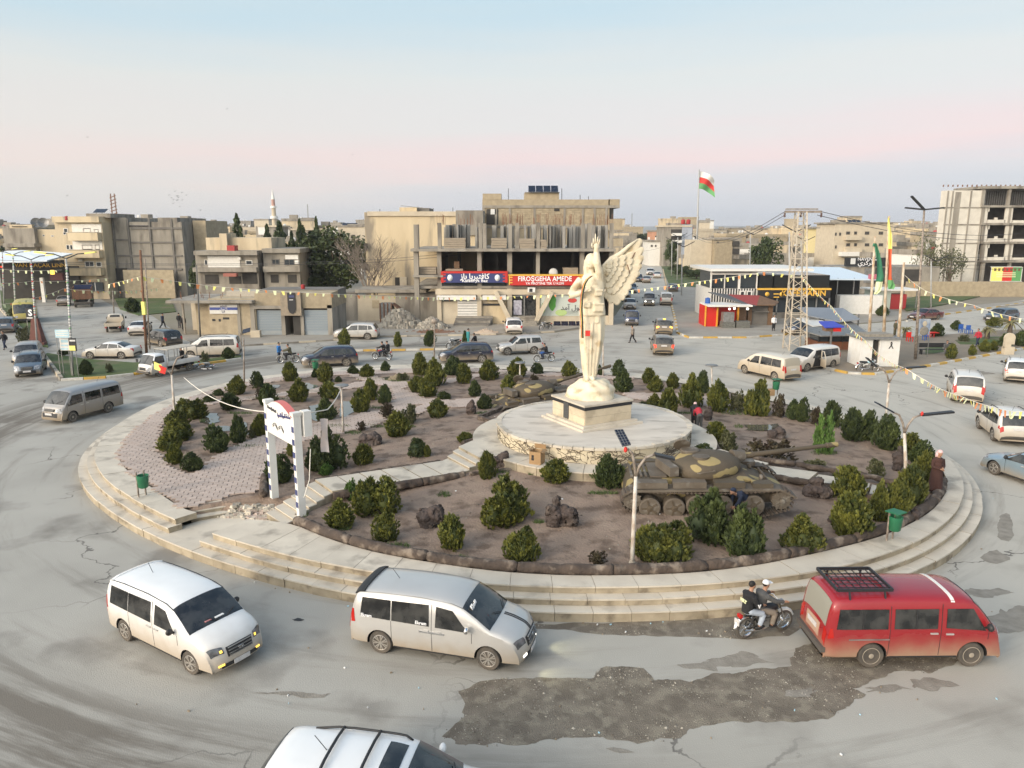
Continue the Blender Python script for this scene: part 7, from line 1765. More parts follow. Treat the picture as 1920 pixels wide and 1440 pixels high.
F.r('red_edge',mat('pink_canvas',(.45,.13,.17),rough=.8),1612,1633,512,521,f=3.1,b=-2.5);F.r('back',M_dark,1500,1625,520,545,f=-2,b=3,z0=0);F.rs('pole',M_steel,[(u_,u_+1.2,519,552)for u_ in(1555,1585,1618)],f=2.6,b=-2.4,z0=0);F.r('white_stall',M_white,1555,1632,550,560,f=3.5,b=-2,z0=0)
F=Fac('red_kiosk','bright red kiosk with orange edges and a blue water tank on top','kiosk',88,1320,1402)
M_kred=mat('kiosk_red',(.58,.02,.012),rough=.45);M_korg=mat('kiosk_orange',(.75,.33,.03),rough=.5)
F.r('body',M_kred,1321,1400,573,612,f=-.8,b=2.6,z0=0);F.r('front_panel',M_kred,1321,1342,573,611,f=.5,b=.8,z0=0);F.rs('edge',M_korg,[(1320,1322,572,611),(1341,1344,571,612),(1380,1383,573,606)],f=.6,b=-.3,z0=0);F.r('roof',M_white,1322,1404,570,573,f=1.5,b=2.5);F.tank(1330,559,570,M_tankblue,f=-.8);F.r('wood_side',M_wood,1384,1402,575,610,f=-.5,b=2,z0=0)
F.r('oven',M_steel,1348,1368,583,600,f=1.9,b=-.9);F.r('oven_base',mat('dark_cobbled',(.07,.07,.06),(.20,.20,.18),9,.9),1346,1369,600,614,f=2.0,b=-.8,z0=0);F.r('counter',MATS['dark_cobbled'],1372,1397,599,612,f=2.0,b=-1,z0=0);F.rs('bulb',M_lamp_white,[(1360,1363,575.5,578.5),(1369,1372,574.5,577.5),(1393,1396.5,575,578.5)],f=1.5,b=-1.3)
F=Fac('wooden_kiosk','wooden kiosk with dark shutters under a red and grey pitched roof','kiosk',89,1402,1448)
F.r('body',M_concrete_d,1404,1446,570,608,b=4,z0=0);F.rs('wood_post',M_wood,[(1402,1409,572,608),(1440,1448,568,606)],f=.2,b=.2,z0=0)
def roof_(F,m,pts,name='roof'):
 q=[at(u_,v_,F.Y)-F.o for u_,v_,y_ in pts]
 for k in range(len(pts)):q[k].y=pts[k][2]
 n_=len(q);mb_=MB();mb_.add(q+[p-Vector((0,0,.10))for p in q],[tuple(range(n_)),tuple(range(2*n_-1,n_-1,-1))]+[(i,n_+i,n_+(i+1)%n_,(i+1)%n_)for i in range(n_)]);mb_.build(name,m,F.t)
roof_(F,mat('red_sheet_roof',(.30,.045,.04),rough=.5),[(1378,556,3),(1440,558,3),(1414,570,-1),(1400,568,-1)]);roof_(F,mat('dark_sheet_roof',(.10,.105,.11),rough=.5),[(1340,551,3),(1378,556,3),(1412,571,-1.2),(1390,568,-1.2)]);roof_(F,M_wood,[(1440,558,3),(1466,567,1),(1448,570,-1),(1414,570,-1)]);F.r('dark_awning',M_concrete_d,1411,1440,583,585,f=.4,b=0)
mb=MB();c=gp(1412,606);mb.box((0,0,.22),(.5,.5,.06));mb.box((0,.24,.5),(.5,.05,.5));mb.box((-.2,-.2,.1),(.06,.06,.22));mb.box((.2,-.2,.1),(.06,.06,.22));mb.box((-.2,.2,.1),(.06,.06,.22));mb.box((.2,.2,.1),(.06,.06,.22));tag(mb.build('plastic_chair',mat('lime_plastic',(.10,.65,.06),rough=.4),None,c),'lime green plastic chair in front of the wooden kiosk','chair')
F=Fac('tea_kiosk','brown panelled tea kiosk with glazed top and grey roof behind the white doors-open van','kiosk',70,1530,1618)
F.r('body',mat('red_brown_panel',(.20,.075,.035),(.16,.06,.03),2,.6),1532,1610,641,668,b=3,z0=0);F.rs('panel_joint',M_wood,[(u_,u_+1,641,666)for u_ in(1552,1578,1598)],f=.04,b=0,z0=0);F.r('glass',M_winglass,1538,1604,624,641,f=-.2,b=2.6);F.rs('post',M_trim,[(u_,u_+1.5,622,642)for u_ in(1535,1556,1580,1603)],f=.0,b=.1)
roof_(F,M_steel,[(1512,622,1),(1560,612,4),(1632,612,4),(1622,624,-1.2),(1530,626,-1.2)]);roof_(F,mat('grey_canvas',(.22,.24,.27),rough=.7),[(1556,592,8),(1650,594,8),(1640,605,3),(1600,610,3),(1546,600,4)],'awning');roof_(F,M_tankwhite,[(1530,608,5),(1560,606,5),(1580,612,2),(1540,616,2)],'plastic_sheet')
F.rs('awning_pole',M_steel,[(1548,1549.5,600,655),(1645,1646.5,598,650),(1600,1601,610,650)],f=-4,b=4.2,z0=0)
F=Fac('birdhouse_sign','small box on a post with blue roof and red front by the tea kiosk','sign',67,1545,1572);F.r('post',M_steel,1557,1559.5,616,668,f=.05,b=.1,z0=0);F.r('box',M_wood,1545,1562,611,620,f=.5,b=.4);F.r('red_front',M_kred,1558,1572,612,620,f=.6,b=-.2);roof_(F,mat('blue_roof',(.04,.06,.40),rough=.5),[(1542,604,.8),(1570,604,.8),(1576,610,-.8),(1540,611,-.8)])
F=Fac('guard_hut','white sheet metal hut with dark doorway and black ribbon emblem by the kerb','hut',61,1613,1687)
F.r('left_wall',M_gw,1613,1636,636,682,b=2.2,z0=.15);F.r('doorway',M_dark,1636,1648,640,680,f=-.3,b=2,z0=.15);F.r('frame',M_white,1648,1651,636,683,f=.05,b=.1,z0=.15);F.r('right_wall',M_gw,1651,1687,636,680,b=2.2,z0=.15);F.r('roof',M_steel,1611,1689,633,636,f=.3,b=2.6);F.r('roof_clutter',M_st1,1628,1680,628,633,f=-.4,b=2)
c=at(1671,647,61)-F.o
for s_ in(1,-1):mb=MB();mb.tube([(c.x-s_*.17,-.02,c.z-.3),(c.x+s_*.06,-.02,c.z+.10),(c.x,-.02,c.z+.27)],.035,5);mb.build('ribbon_emblem',M_black,F.t)
F=Fac('portrait_board','board with a blurred painted portrait on a blue ground by the tall street lamp','sign',66,1723,1744);F.r('board',mat('painted_blue_board',(.10,.16,.28),(.45,.48,.50),1.6,.6),1723,1744,598,627,f=0,b=.06);F.rs('leg',M_steel,[(1724,1725,627,640),(1742,1743,627,640)],b=.05,z0=0);c=at(1734,607,66)-F.o;mb=MB();mb.ball((c.x,-.02,c.z),(.2,.03,.26),10,6);mb.build('painted_face',M_sandb,F.t);mb=MB();mb.ball((c.x,-.02,c.z-.65),(.4,.03,.42),10,6);mb.build('painted_shoulders',M_st1,F.t)
# --- shop row, concrete shell and banner on the right
F=Fac('shop_row','low shop row with grey shutters and a black sign board','building',135,1585,1760)
F.r('wall',M_concrete,1560,1760,500,560,b=8,z0=0);F.r('sign_board',M_black,1584,1662,483,499,f=.4,b=.2);F.text('NAVENGA',.8,M_wtxt,1626,486,.43);F.text('\ufef1\ufeae\ufedb\ufeae\ufedf\ufe8d',1.0,M_wtxt,1622,493,.43,1.2,.01);F.r('picture_panel',M_tankwhite,1593,1602,484,495,f=.44,b=-.4);F.rs('shutter',M_steel,[(1620,1636,503,530),(1669,1688,501,532)],f=.1,b=0);F.rs('opening',M_dark,[(1640,1666,502,532),(1695,1725,505,535)],f=.12,b=0)
F=Fac('green_booth','pale booth with white roof on the lawn behind the flag poles','booth',108,1637,1722);F.r('body',mat('pale_green_sheet',(.50,.54,.46),rough=.6),1638,1670,545,582,b=3,z0=0);F.r('roof',M_white,1636,1722,542,545,f=.5,b=4);F.r('red_counter',M_tankred,1671,1700,552,566,b=2,z0=0);F.r('post',M_steel,1718,1719.5,545,575,b=.1,z0=0)
F=Fac('concrete_shell','five-storey unfinished concrete shell with dark openings at the right edge','building',150,1768,2050)
F.r('back_wall',M_concrete_d,1850,2050,352,530,f=-9,b=9.4,z0=0);F.r('left_block',mat('pale_block_wall',(.66,.62,.54),(.55,.51,.44),.8,.9,.2,9),1768,1840,357,530,f=0,b=2,z0=0)
F.rs('pilaster',M_concrete,[(u_,u_+2.5,358,530)for u_ in(1769,1778,1812,1836)],f=.11,b=.1,z0=0);F.r('grey_strip',M_concrete,1784,1795,360,525,f=.05,b=.3,z0=0);F.rs('floor_band',M_concrete,[(1769,1840,v_,v_+2.5)for v_ in(388,420,455,489)],f=.08,b=.3)
for k,v_ in enumerate((349,385,418,453,488)):F.r('slab',M_concrete,1838,2050,v_,v_+(5 if k==0 else 4),f=.5,b=9)
for v0,v1 in((354,385),(389,418),(422,453),(457,488),(492,528)):F.rs('column',M_concrete,[(1840,1845,v0,v1),(1890,1894,v0,v1),(1940,1944,v0,v1),(1990,1994,v0,v1)],f=.2,b=.5,z0=0 if v0>490 else None)
for v0,v1 in((389,418),(422,453),(457,488)):
 F.rs('infill_wall',MATS['pale_block_wall'],[(1845,1851,v0,v1),(1884,1890,v0,v1),(1851,1884,v1-6,v1),(1851,1855,v0,v0+8),(1865,1870,v1-10,v1-6),(1894,1898,v0,v1),(1898,1940,v1-5,v1)],f=.1,b=.2)
F.rs('prop',M_steel,[(1848+k*4.2,1848.8+k*4.2,354,385)for k in range(22)],f=-2,b=2.1);F.rs('parapet_stub',M_rust,[(u_,u_+1,346,350)for u_ in range(1772,1920,9)],f=-.5,b=.8)
F=Fac('painted_banner','yellow, red and green banner with a row of portraits below the concrete shell','banner',141,1858,1915)
F.rs('colour_field',M_yellow,[(1858,1880,501,527)],f=0,b=.05);F.rs('colour_field',MATS['red_cloth'],[(1880,1898,501,527)],f=0,b=.05);F.rs('colour_field',M_green,[(1898,1915,501,527)],f=0,b=.05);F.rs('text_line',M_pale,[(1868,1904,511+3.6*k,512.4+3.6*k)for k in range(3)],f=.04,b=-.01);F.rs('portrait_spot',M_wood,[(1864+7.5*k,1868+7.5*k,503,508)for k in range(7)],f=.04,b=-.01);F.rs('border',M_white,[(1857,1916,499.8,501),(1857,1916,527,528),(1857,1858,501,527),(1915,1916,501,527)],f=.05,b=0);F.rs('leg',M_steel,[(1866,1867,528,540),(1906,1907,528,540)],b=.1,z0=0)
F=Fac('low_wall','low block wall along the lawn below the concrete shell','wall',128,1750,1960);F.r('wall_section',M_block,1700,1860,528,537,b=.3,z0=0);F.r('wall_section',M_block,1860,2000,529,537,f=-.1,b=.3,z0=0)
# --- named mid-distance blocks
def simple(label,Y,u0,u1,v0,m,wins=(),extra=(),D=12,tanks=(),solar=(),name='apartment_building',frame=M_concrete_d):
 F=Fac(name,label,'building',Y,u0,u1);F.r('wall',m,u0,u1,v0,560,b=D,z0=0);F.r('parapet',M_concrete if m is not M_concrete else M_sandb,u0-.5,u1+.5,v0-1.5,v0+1.5,f=.3,b=D+.3)
 if wins:F.win(wins,frame,.08,M_dark)
 for q in extra:F.r(*q[:6],f=q[6],b=q[7])
 for q in tanks:F.tank(*q)
 for q in solar:F.solar(*q)
 return F
simple('tan three-storey block with balconies right of the pylon top',195,1562,1672,418,M_sandb,[(u_,u_+w,v_,v_+6)for v_ in(434,456)for u_,w in((1586,8),(1601,6),(1621,9),(1647,9))]+[(1565,1569,436,442),(1573,1577,436,442),(1565,1569,460,466)],[('balcony',M_sandb,1582,1612,442,450,1.5,0),('balcony',M_sandb,1582,1612,465,472,1.5,0),('white_wall',M_white,1572,1608,472,480,2,0),('roof_room',M_concrete,1575,1592,412,418,-2,6)],solar=((1598,1622,412,417,3,-3),))
simple('pale yellow narrow block left of the tan three-storey block',205,1537,1562,427,mat('yellow_render',(.60,.50,.26),rough=.85),[(1549,1556,438,441),(1549,1556,453,456)])
simple('grey and pale blue flats with two red roof tanks beyond the street',235,1243,1297,424,M_concrete,[(1281,1284,v_,v_+5)for v_ in(431,444,457)]+[(1286,1289,v_,v_+5)for v_ in(431,444,457)],[('balcony',M_white,1259,1277,437,442,1.5,0),('balcony',M_white,1259,1277,450,455,1.5,0),('dark_bay',M_dark,1258,1278,430,437,.1,0),('dark_bay',M_dark,1258,1278,443,450,.1,0),('blue_wall',mat('pale_blue_render',(.36,.39,.45),rough=.85),1278,1297,421,478,.08,0),('roof_room',M_concrete,1256,1296,418,424,-2,6)],tanks=((1282,411,420,M_tankred,-1),(1292,411,420,M_tankred,-1)))
simple('bare block-walled two-storey house behind the flag mast',185,1340,1372,448,M_block,[(1329+1,1333,452,454)]if 0 else[(1344,1348,453,455)],[('bay',M_dark,1373,1386,452,462,0,.2),('bay',M_dark,1373,1386,466,476,0,.2),('frame_wall',M_concrete,1372,1388,446,486,-.4,10),('lower_wall',M_sandb,1300,1340,450,515,-3,10)])
simple('orange brick house beside the red-tank flats',300,1222,1243,433,mat('orange_brick',(.50,.26,.16),rough=.85),[(1228,1231,442,445)])
simple('white-walled low house left of the red-tank flats',240,1216,1240,452,M_white,[(1220,1224,459,463),(1228,1231,459,463)])
simple('white and grey block left of the minaret-side cypresses',220,483,520,424,M_concrete,[(513,519,431,434),(512,519,444,447)],[('white_wall',M_white,484,500,424,440,.1,0)])
simple('long grey low block left of the cream building',200,546,612,430,M_concrete,[(578,582,436,440)],[('white_wall',M_white,618,634,427,438,.1,0)])
simple('pale upper-town block just left of the cream building',210,612,688,424,M_sandb,[(660,666,440,446)],[('frame',M_concrete,650,686,420,424,-1,6)],solar=((640,668,418,423,4,-2),))
# --- the rest of the town as separate houses
T_m=[M_sand,M_concrete,M_sandb,M_block,M_white,M_cream]
WN={}
NTH='first second third fourth fifth sixth seventh eighth ninth tenth eleventh twelfth thirteenth fourteenth fifteenth sixteenth seventeenth eighteenth nineteenth twentieth'.split()
TENS='twent thirt fort fift sixt sevent eight ninet'.split()
def nth(i):n=i+1;return NTH[i]if i<20 else '100-and-more' if n>99 else TENS[n//10-2]+('y-'+NTH[n%10-1]if n%10 else 'ieth')
def far_house(k,u,Y,w,h_,m,side):
 p=at(u,470,Y);x,y=p.x,Y;D=random.uniform(8,14);rz=random.uniform(-.25,.25)
 cn={'sand_render':'sand-coloured','concrete':'grey concrete','sand_painted_block':'tan','cement_block':'bare block','white_paint':'white','cream_render':'cream'}[m.name]
 t=thing('town_house','%s flat-roofed far house, %s from left in the %s-nearest row of the town'%(cn,nth(k),side),'building',(x,y,0),rz,'flat-roofed houses of the far town')
 mb=MB();mb.bx(-w/2,w/2,0,D,0,h_);mb.build('wall',m,t)
 mb=MB();mb.bx(-w/2-.2,w/2+.2,-.2,.15,h_-.1,h_+.9);mb.bx(-w/2-.2,-w/2+.1,.15,D,h_-.1,h_+.9);mb.bx(w/2-.1,w/2+.2,.15,D,h_-.1,h_+.9);mb.build('parapet',random.choice((M_concrete,m)),t)
 if 'w' not in WN:
  mb=MB();mb.bx(-.6,.6,-.06,.02,-.65,.65);WN['w']=mb.mesh('window',M_dark);mb=MB();mb.lathe([(.6,0),(.62,1.1),(.2,1.3)],10);WN['t']=[mb.mesh('water_tank',q)for q in(M_tankred,M_tankwhite,M_steel)];mb=MB();mb.bx(-1.6,1.6,0,3,0,2.4);WN['r']=mb.mesh('roof_room',M_concrete)
 nf=max(1,int(h_/3.3));nw=max(1,int(w/3.6))
 if Y<420:
  for f_ in range(nf):
   for j in range(nw):
    if random.random()<.75:mobj('window',WN['w'],t,(-w/2+(j+.5)*w/nw,0,1.7+f_*3.2))
 for f_ in range(1,nf):
  if random.random()<.45 and Y<420:q=MB();bx_=random.uniform(-w/3,w/4);q.bx(bx_-1.8,bx_+1.8,-1.1,0,f_*3.2+.2,f_*3.2+1.1);q.build('balcony',random.choice((M_white,M_concrete,m)),t)
 if random.random()<.35:q=MB();q.ball((random.uniform(-w/3,w/3),1,h_+1.5),(.6,.15,.6),10,6);q.build('satellite_dish',M_tankwhite,t)
 if random.random()<.6:mobj('roof_room',WN['r'],t,(random.uniform(-w/4,w/4),3,h_))
 if random.random()<.45:mobj('water_tank',random.choice(WN['t']),t,(random.uniform(-w/3,w/3),2,h_+.1))
k=0
for Y,hm,du in((165,6,60),(200,7,44),(250,8.5,38),(310,10,33),(400,11.5,28),(520,12.5,25),(680,13.5,22)):
 u=-80;k=0;row={165:'first',200:'second',250:'third',310:'fourth',400:'fifth',520:'sixth',680:'seventh'}[Y]
 while u<2000:
  u+=du*random.uniform(.7,1.5);w=random.uniform(8,16)
  road_u=1221+(480-430-50)*0
  if 1186<u<1250 or(Y<240 and(90<u<375 or 690<u<1250))or(Y<180 and(1300<u<1580 or u<90))or(Y<220 and 1540<u<1690):continue
  if Y<200 and 560<u<700 or Y<260 and 1240<u<1345:continue
  side='left of the concrete frame' if u<900 else 'right of the main street' if u>1190 else 'behind the concrete frame'
  far_house(k,u,Y+random.uniform(-15,15),w,max(4,hm*random.uniform(.65,1.5 if random.random()<.4 and Y>300 else 1.05)+(1 if u>1560 else-2.2 if 1250<u<1560 and Y<300 else 0)),random.choice(T_m),row);k+=1
M_pave=mat('grey_paving',(.33,.305,.26),(.27,.245,.21),.5,.9,.2,10);M_lawn=mat('lawn_green',(.045,.085,.02),(.10,.12,.04),.5,.9,.8,7,c3=(.15,.12,.08),s3=.25,t3=.62)
M_kw=mat('worn_white_kerb',(.62,.60,.55),(.45,.42,.36),3,.8);M_ky=mat('worn_yellow_kerb',(.60,.36,.05),(.42,.28,.10),3,.8)
def slab(name,l,h_,m):
 q=[(p.x,p.y)for p in px(l)];mb=MB();mb.prism(q,-.01,h_,0,0);return struct(mb.build(name,m))
def kerb(label,l,step=1.3,mats=(M_kw,M_ky),h_=.17,w=.25):
 t=thing('striped_kerb' if mats[0]is M_kw else 'kerb',label,'kerb');P=px(l);k=0
 for a,b in zip(P,P[1:]):
  n=max(1,round((b-a).length/step))
  for i in range(n):
   p,q=a.lerp(b,i/n),a.lerp(b,(i+.96)/n);mb=MB();mb.beam(p+Vector((0,0,h_/2)),q+Vector((0,0,h_/2)),w,h_);mb.build('kerb_stone',mats[k%2],t);k+=1
slab('pavement',[(330,632),(400,655),(460,648),(625,638),(712,631),(840,629),(960,626),(1040,622),(1110,612),(1100,605),(850,608),(830,600),(622,600),(622,625),(325,630)],.12,M_pave)
kerb('worn kerb along the pavement of the workshops and shops',[(400,656),(460,649),(625,639),(712,632),(840,630),(960,627),(1040,623)],1.6,(M_concrete,M_sandb),.16)
slab('verge',[(1240,500),(1252,545),(1266,600),(1270,624),(1292,633),(1400,633),(1480,628),(1560,611),(1700,600),(1710,590),(1560,560),(1330,540),(1290,520)],.10,M_pave)
kerb('yellow and cream kerb round the corner before the red kiosk',[(1243,505),(1252,545),(1266,600),(1270,625),(1292,634),(1400,634),(1470,629),(1500,622)],1.5)
slab('lawn',[(1560,572),(1640,560),(1640,582),(1600,592),(1560,590)],.13,M_lawn);slab('lawn',[(1680,566),(1740,552),(1870,542),(1960,540),(1960,548),(1840,556),(1770,572),(1700,584)],.13,M_lawn);slab('lawn',[(1240,500),(1300,498),(1330,530),(1310,540),(1255,536)],.13,M_lawn)
slab('lawn',[(215,560),(320,560),(330,585),(260,592),(225,580)],.1,M_lawn)
slab('pavement',[(1750,593),(1830,580),(1990,566),(1990,560),(1840,572),(1700,592)],.12,M_pave);kerb('striped kerb of the right-hand street below the lawn',[(1700,603),(1760,592),(1830,582),(1940,566)],1.6)
slab('traffic_island',[(1545,690),(1590,700),(1640,702),(1690,694),(1760,683),(1840,668),(1940,650),(1940,618),(1860,622),(1790,628),(1720,632),(1660,640),(1600,650),(1540,668)],.12,mat('island_dirt',(.26,.215,.16),(.20,.165,.125),.4,.95,.4,9));kerb('striped kerb of the small park on the right',[(1545,691),(1590,701),(1640,703),(1690,695),(1760,684),(1840,669),(1940,651)],1.3)
slab('lawn',[(1790,640),(1850,634),(1935,632),(1935,640),(1860,648),(1800,648)],.14,M_lawn);slab('lawn',[(1735,655),(1765,652),(1770,662),(1735,668)],.14,M_lawn)
slab('traffic_island',[(115,713),(200,708),(250,702),(330,690),(452,673),(452,668),(360,678),(250,682),(160,675),(90,664),(78,668)],.12,M_lawn);kerb('yellow and white kerb of the grass island on the left',[(115,714),(200,709),(252,703),(330,691),(453,674)],1.5)
slab('traffic_island',[(5,584),(65,648),(90,652),(90,646),(72,600),(62,562),(0,545)],.12,M_lawn);kerb('long pale kerb running along the left street',[(0,580),(40,620),(72,655),(116,714)],1.6,(M_concrete,M_sandb),.3)
slab('traffic_island',[(655,658),(840,655),(900,650),(900,648),(840,651),(655,654)],.10,M_pave);kerb('yellow and white kerb of the narrow median behind the plaza',[(655,659),(840,656)],1.3)
# ------------------------------------------------------------------ trees
random.seed(31);TM={}
def tree_mesh(kind,i):
 if(kind,i)in TM:return TM[(kind,i)]
 r=random.Random(i*7+len(kind));mb=MB();tint=[];n=dict(broad=3200,cypress=1500,sparse=900,palm=0,pine=1100)[kind]
 m={'broad':M_leafD,'cypress':M_leafD,'sparse':M_leafO,'pine':M_leafD}.get(kind)
 bl=[(r.uniform(-.32,.32),r.uniform(-.3,.3),r.uniform(.35,.85),r.uniform(.14,.24))for _ in range(16)]
 for k in range(n):
  if kind in('cypress','pine'):
   z=r.random()**1.2;a=r.uniform(0,6.28);lay=1+.35*math.sin(z*(34 if kind=='cypress' else 50));rr=.5*(1-z)**.8*r.uniform(.5,1)*lay+.02;c=Vector((rr*math.cos(a),rr*math.sin(a),.08+z*.92));s=.05
  else:
   b=r.choice(bl);a,e=r.uniform(0,6.28),r.uniform(-1,1);q=b[3]*r.random()**.4*(1 if kind=='broad' else 1.2);c=Vector((b[0]+q*math.cos(a)*math.sqrt(1-e*e),b[1]+q*math.sin(a)*math.sqrt(1-e*e),b[2]+q*e*.8));s=.035 if kind=='broad' else.028
  d=Vector((r.uniform(-1,1),r.uniform(-1,1),r.uniform(-.4,.8))).normalized();e_=d.cross(Vector((r.uniform(-1,1),r.uniform(-1,1),r.uniform(-1,1)))).normalized()*s*.6
  mb.add([c-e_,c+d*s,c+e_,c-d*s],[(0,1,2,3)]);tint.append(max(0,min(1,.35+.6*noise.noise(c*6)+r.uniform(-.15,.2))))
 me=mb.mesh('crown',m);at_=me.attributes.new('tint','FLOAT','FACE');at_.data.foreach_set('value',tint)
 tb=MB();tb.tube([(0,0,0),(.01,0,.3),(0,.01,.7)],[.035,.025,.012],7)
 if kind!='cypress':
  for b in bl[:9]:tb.tube([(0,0,r.uniform(.18,.4)),(b[0]*.5,b[1]*.5,b[2]*.7),(b[0],b[1],b[2])],[.016,.01,.004],5)
 TM[(kind,i)]=(me,tb.mesh('trunk',M_bark));return TM[(kind,i)]
def tree(kind,u,v,w,h_,label,Y=None,i=0,name='tree',vb=None):
 if Y:c=at(u,v,Y);c.z=0;zt=at(u,v-h_,Y).z
 else:c=gp(u,v);zt=at(u,v-h_,c.y).z
 W=w/1400*c.y*1.02;me,tr=tree_mesh(kind,i);t=thing(name,label,'tree',c,random.uniform(0,6));
 for n_,q in(('trunk',tr),('crown',me)):o=mobj(n_,q,t);o.scale=(W,W,zt)
for u,v0,w,k in((450,402,24,0),(505,422,20,1),(528,416,28,2),(550,434,16,0),(566,412,18,1),(571,424,24,2),(597,408,16,0),(362,420,22,1),(384,422,20,2)):tree('pine' if u==450 else 'cypress',u,500,w*1.8,500-v0,'dark %s standing %s'%('fir' if u==450 else 'cypress',{450:'on the skyline between the grey block and the minaret',505:'just left of the minaret',528:'just right of the minaret foot, widest of the row',550:'between the wide cypress and the twin cypresses',566:'front left of the twin cypresses',571:'back right of the twin cypresses',597:'tallest and slimmest left of the cream building',362:'at the right end of the grey block wall',384:'beside the house with the red awning'}[u]),150,k%2,'conifer_tree')
tree('broad',632,560,128,136,'large dark evergreen tree left of the cream building',120);tree('broad',600,565,60,70,'lower dark evergreen tree left of the large one',119,1);tree('broad',1435,500,62,66,'dark round evergreen behind the cafe roof',170,1);tree('sparse',1330,500,34,50,'thin brownish tree by the flag mast',200)
tree('sparse',1737,545,58,110,'tall olive-brown tree left of the concrete shell',138,1);tree('sparse',1778,545,52,85,'leaning olive-brown tree against the concrete shell',137,0);tree('broad',1258,500,26,52,'dark tree in front of the red-tank flats',215);tree('broad',372,560,26,80,'dark tree at the end of the grey block wall',125,1)
for j,(u,v0,w)in enumerate(((1195,436,30),(1213,434,24),(1350,446,30),(20,450,60))):tree('broad',u,480,w,480-v0,('far dark tree at the end of the street','second far dark tree at the end of the street','far dark tree behind the block-walled house','dark tree mass behind the restaurant awning')[j],(420,430,300,200)[j],j%2)
for u,v,w,h_ in((1280,520,40,22),(1306,524,44,20),(1268,512,30,18),(1322,512,50,26),(1296,508,46,24),(1345,505,40,20),(1420,506,60,20),(1460,502,50,18)):tree('broad',u,v,w,h_,'dusty dark bush mass on the far verge, %s'%{1280:'by the nearest grey pole',1306:'at the left corner of the cafe roof',1268:'leftmost and lowest',1322:'largest, left behind the cafe',1296:'behind the one by the nearest pole',1345:'just behind the cafe roof edge',1420:'under the round evergreen',1460:'farthest right behind the cafe'}[u],None,u%2,'shrub')
def bare_tree(u,v,w,h_,label,seed,Y):
 r=random.Random(seed);c=at(u,v,Y);c.z=0;W=w/1400*Y/2;H=at(u,v-h_,Y).z;mb=MB()
 def br(p,d,l,rad,k):
  q=p+d*l;mb.tube([p,p.lerp(q,.5)+Vector((r.uniform(-.05,.05),r.uniform(-.05,.05),0))*l,q],[rad,rad*.85,rad*.65],4,smooth=False)
  if k:
   for _ in range(3):br(q,(d+Vector((r.uniform(-.8,.8),r.uniform(-.8,.8),r.uniform(-.1,.5)))).normalized(),l*r.uniform(.62,.85),rad*.6,k-1)
 br(Vector((0,0,0)),Vector((0,0,1)),H*.22,.2,0)
 for j in range(5):br(Vector((0,0,H*.2)),Vector((math.cos(j*1.26)*W/H*1.3,math.sin(j*1.26)*W/H,1)).normalized(),H*.3,.11,4)
 tag(mb.build('bare_tree',mat('pale_bark',(.24,.20,.165),(.17,.14,.11),5,.9),None,c),label,'tree')
bare_tree(690,560,70,105,'leafless tree left of the cream wall',3,100);bare_tree(700,562,50,70,'smaller leafless tree in front of the cream wall',5,98)
def palm(u,v,w,h_,label,seed):
 r=random.Random(seed);c=gp(u,v);s=c.y/1400;H=h_*s*.55;t=thing('palm_tree',label,'tree',c);mb=MB();mb.tube([(0,0,0),(0,0,H)],[.28,.2],8);mb.build('trunk',M_bark,t)
 for k in range(22):
  a=r.uniform(0,6.28);L=w*s*.55*r.uniform(.8,1.1);up=r.uniform(.1,1.1);pts=[Vector((math.cos(a)*L*x,math.sin(a)*L*x,H+L*(up*x-.9*x*x)))for x in(0,.25,.5,.75,1)];sd_=Vector((-math.sin(a),math.cos(a),0))*.16*L/2;mb=MB();vs=[]
  for i,p in enumerate(pts):wd=(.3,1,1,.7,.05)[i];vs+=[p-sd_*wd-Vector((0,0,.06*wd)),p,p+sd_*wd-Vector((0,0,.06*wd))]
  mb.add(vs,[(3*i+j,3*i+j+1,3*i+j+4,3*i+j+3)for i in range(4)for j in(0,1)]);mb.build('frond',mat('palm_leaf',(.13,.13,.05),(.20,.17,.08),3,.8),t)
palm(1850,637,34,36,'dry-leaved palm in the small park nearest the walking person',1);palm(1892,630,44,46,'larger palm at the right edge of the small park',2);palm(1697,634,26,32,'small palm behind the white hut',3)
for u,v,w,h_,k,lab in[(647,652,25,34,'g','bush on the narrow median right in front of the silver car'),(747,650,18,26,'g','small bush in the middle of the narrow median'),(807,649,24,27,'d','round bush by the lantern on the narrow median'),(872,648,12,26,'d','slim bush at the right end of the narrow median'),(1784,672,24,26,'g','round clipped bush by the bench in the small park'),(1822,666,16,18,'g','smallest clipped bush on the kerb of the small park'),(1846,659,24,20,'g','left clipped bush of the pair in the small park'),(1862,657,16,18,'g','right clipped bush of the pair in the small park'),(1885,650,26,24,'d','dark clipped bush by the stone stele'),(1912,648,28,26,'d','dark clipped bush at the right frame edge'),(1757,630,24,22,'d','dark bush right of the portrait board'),(1793,618,20,16,'d','bush behind the plastic chairs'),(1806,640,20,12,'o','low olive shrub in the small park'),(1863,612,28,16,'g','bush in front of the dark blue car on the right'),(163,702,26,26,'d','dark bush on the left grass island'),(205,698,16,16,'o','small shrub on the left grass island'),(385,678,18,18,'o','shrub by the long white van'),(428,672,22,20,'d','round bush behind the striped kerb end'),(120,666,22,12,'d','dark bush at the foot of the blue notice boards'),(47,640,30,26,'o','overgrown shrub by the left street kerb'),(35,600,36,26,'o','overgrown shrub beside the minibus'),(1655,592,24,18,'d','dark bush at the corner of the pale booth'),(250,585,30,24,'d','dark shrub on the lawn before the grey wall')]:
 c=gp(u,v,.12);s=c.y/1400;o=mobj('bush',bm_get(k,u%3),None,c,u);o.scale=(w*s,w*s,h_*s*1.02);tag(o,lab,'bush')
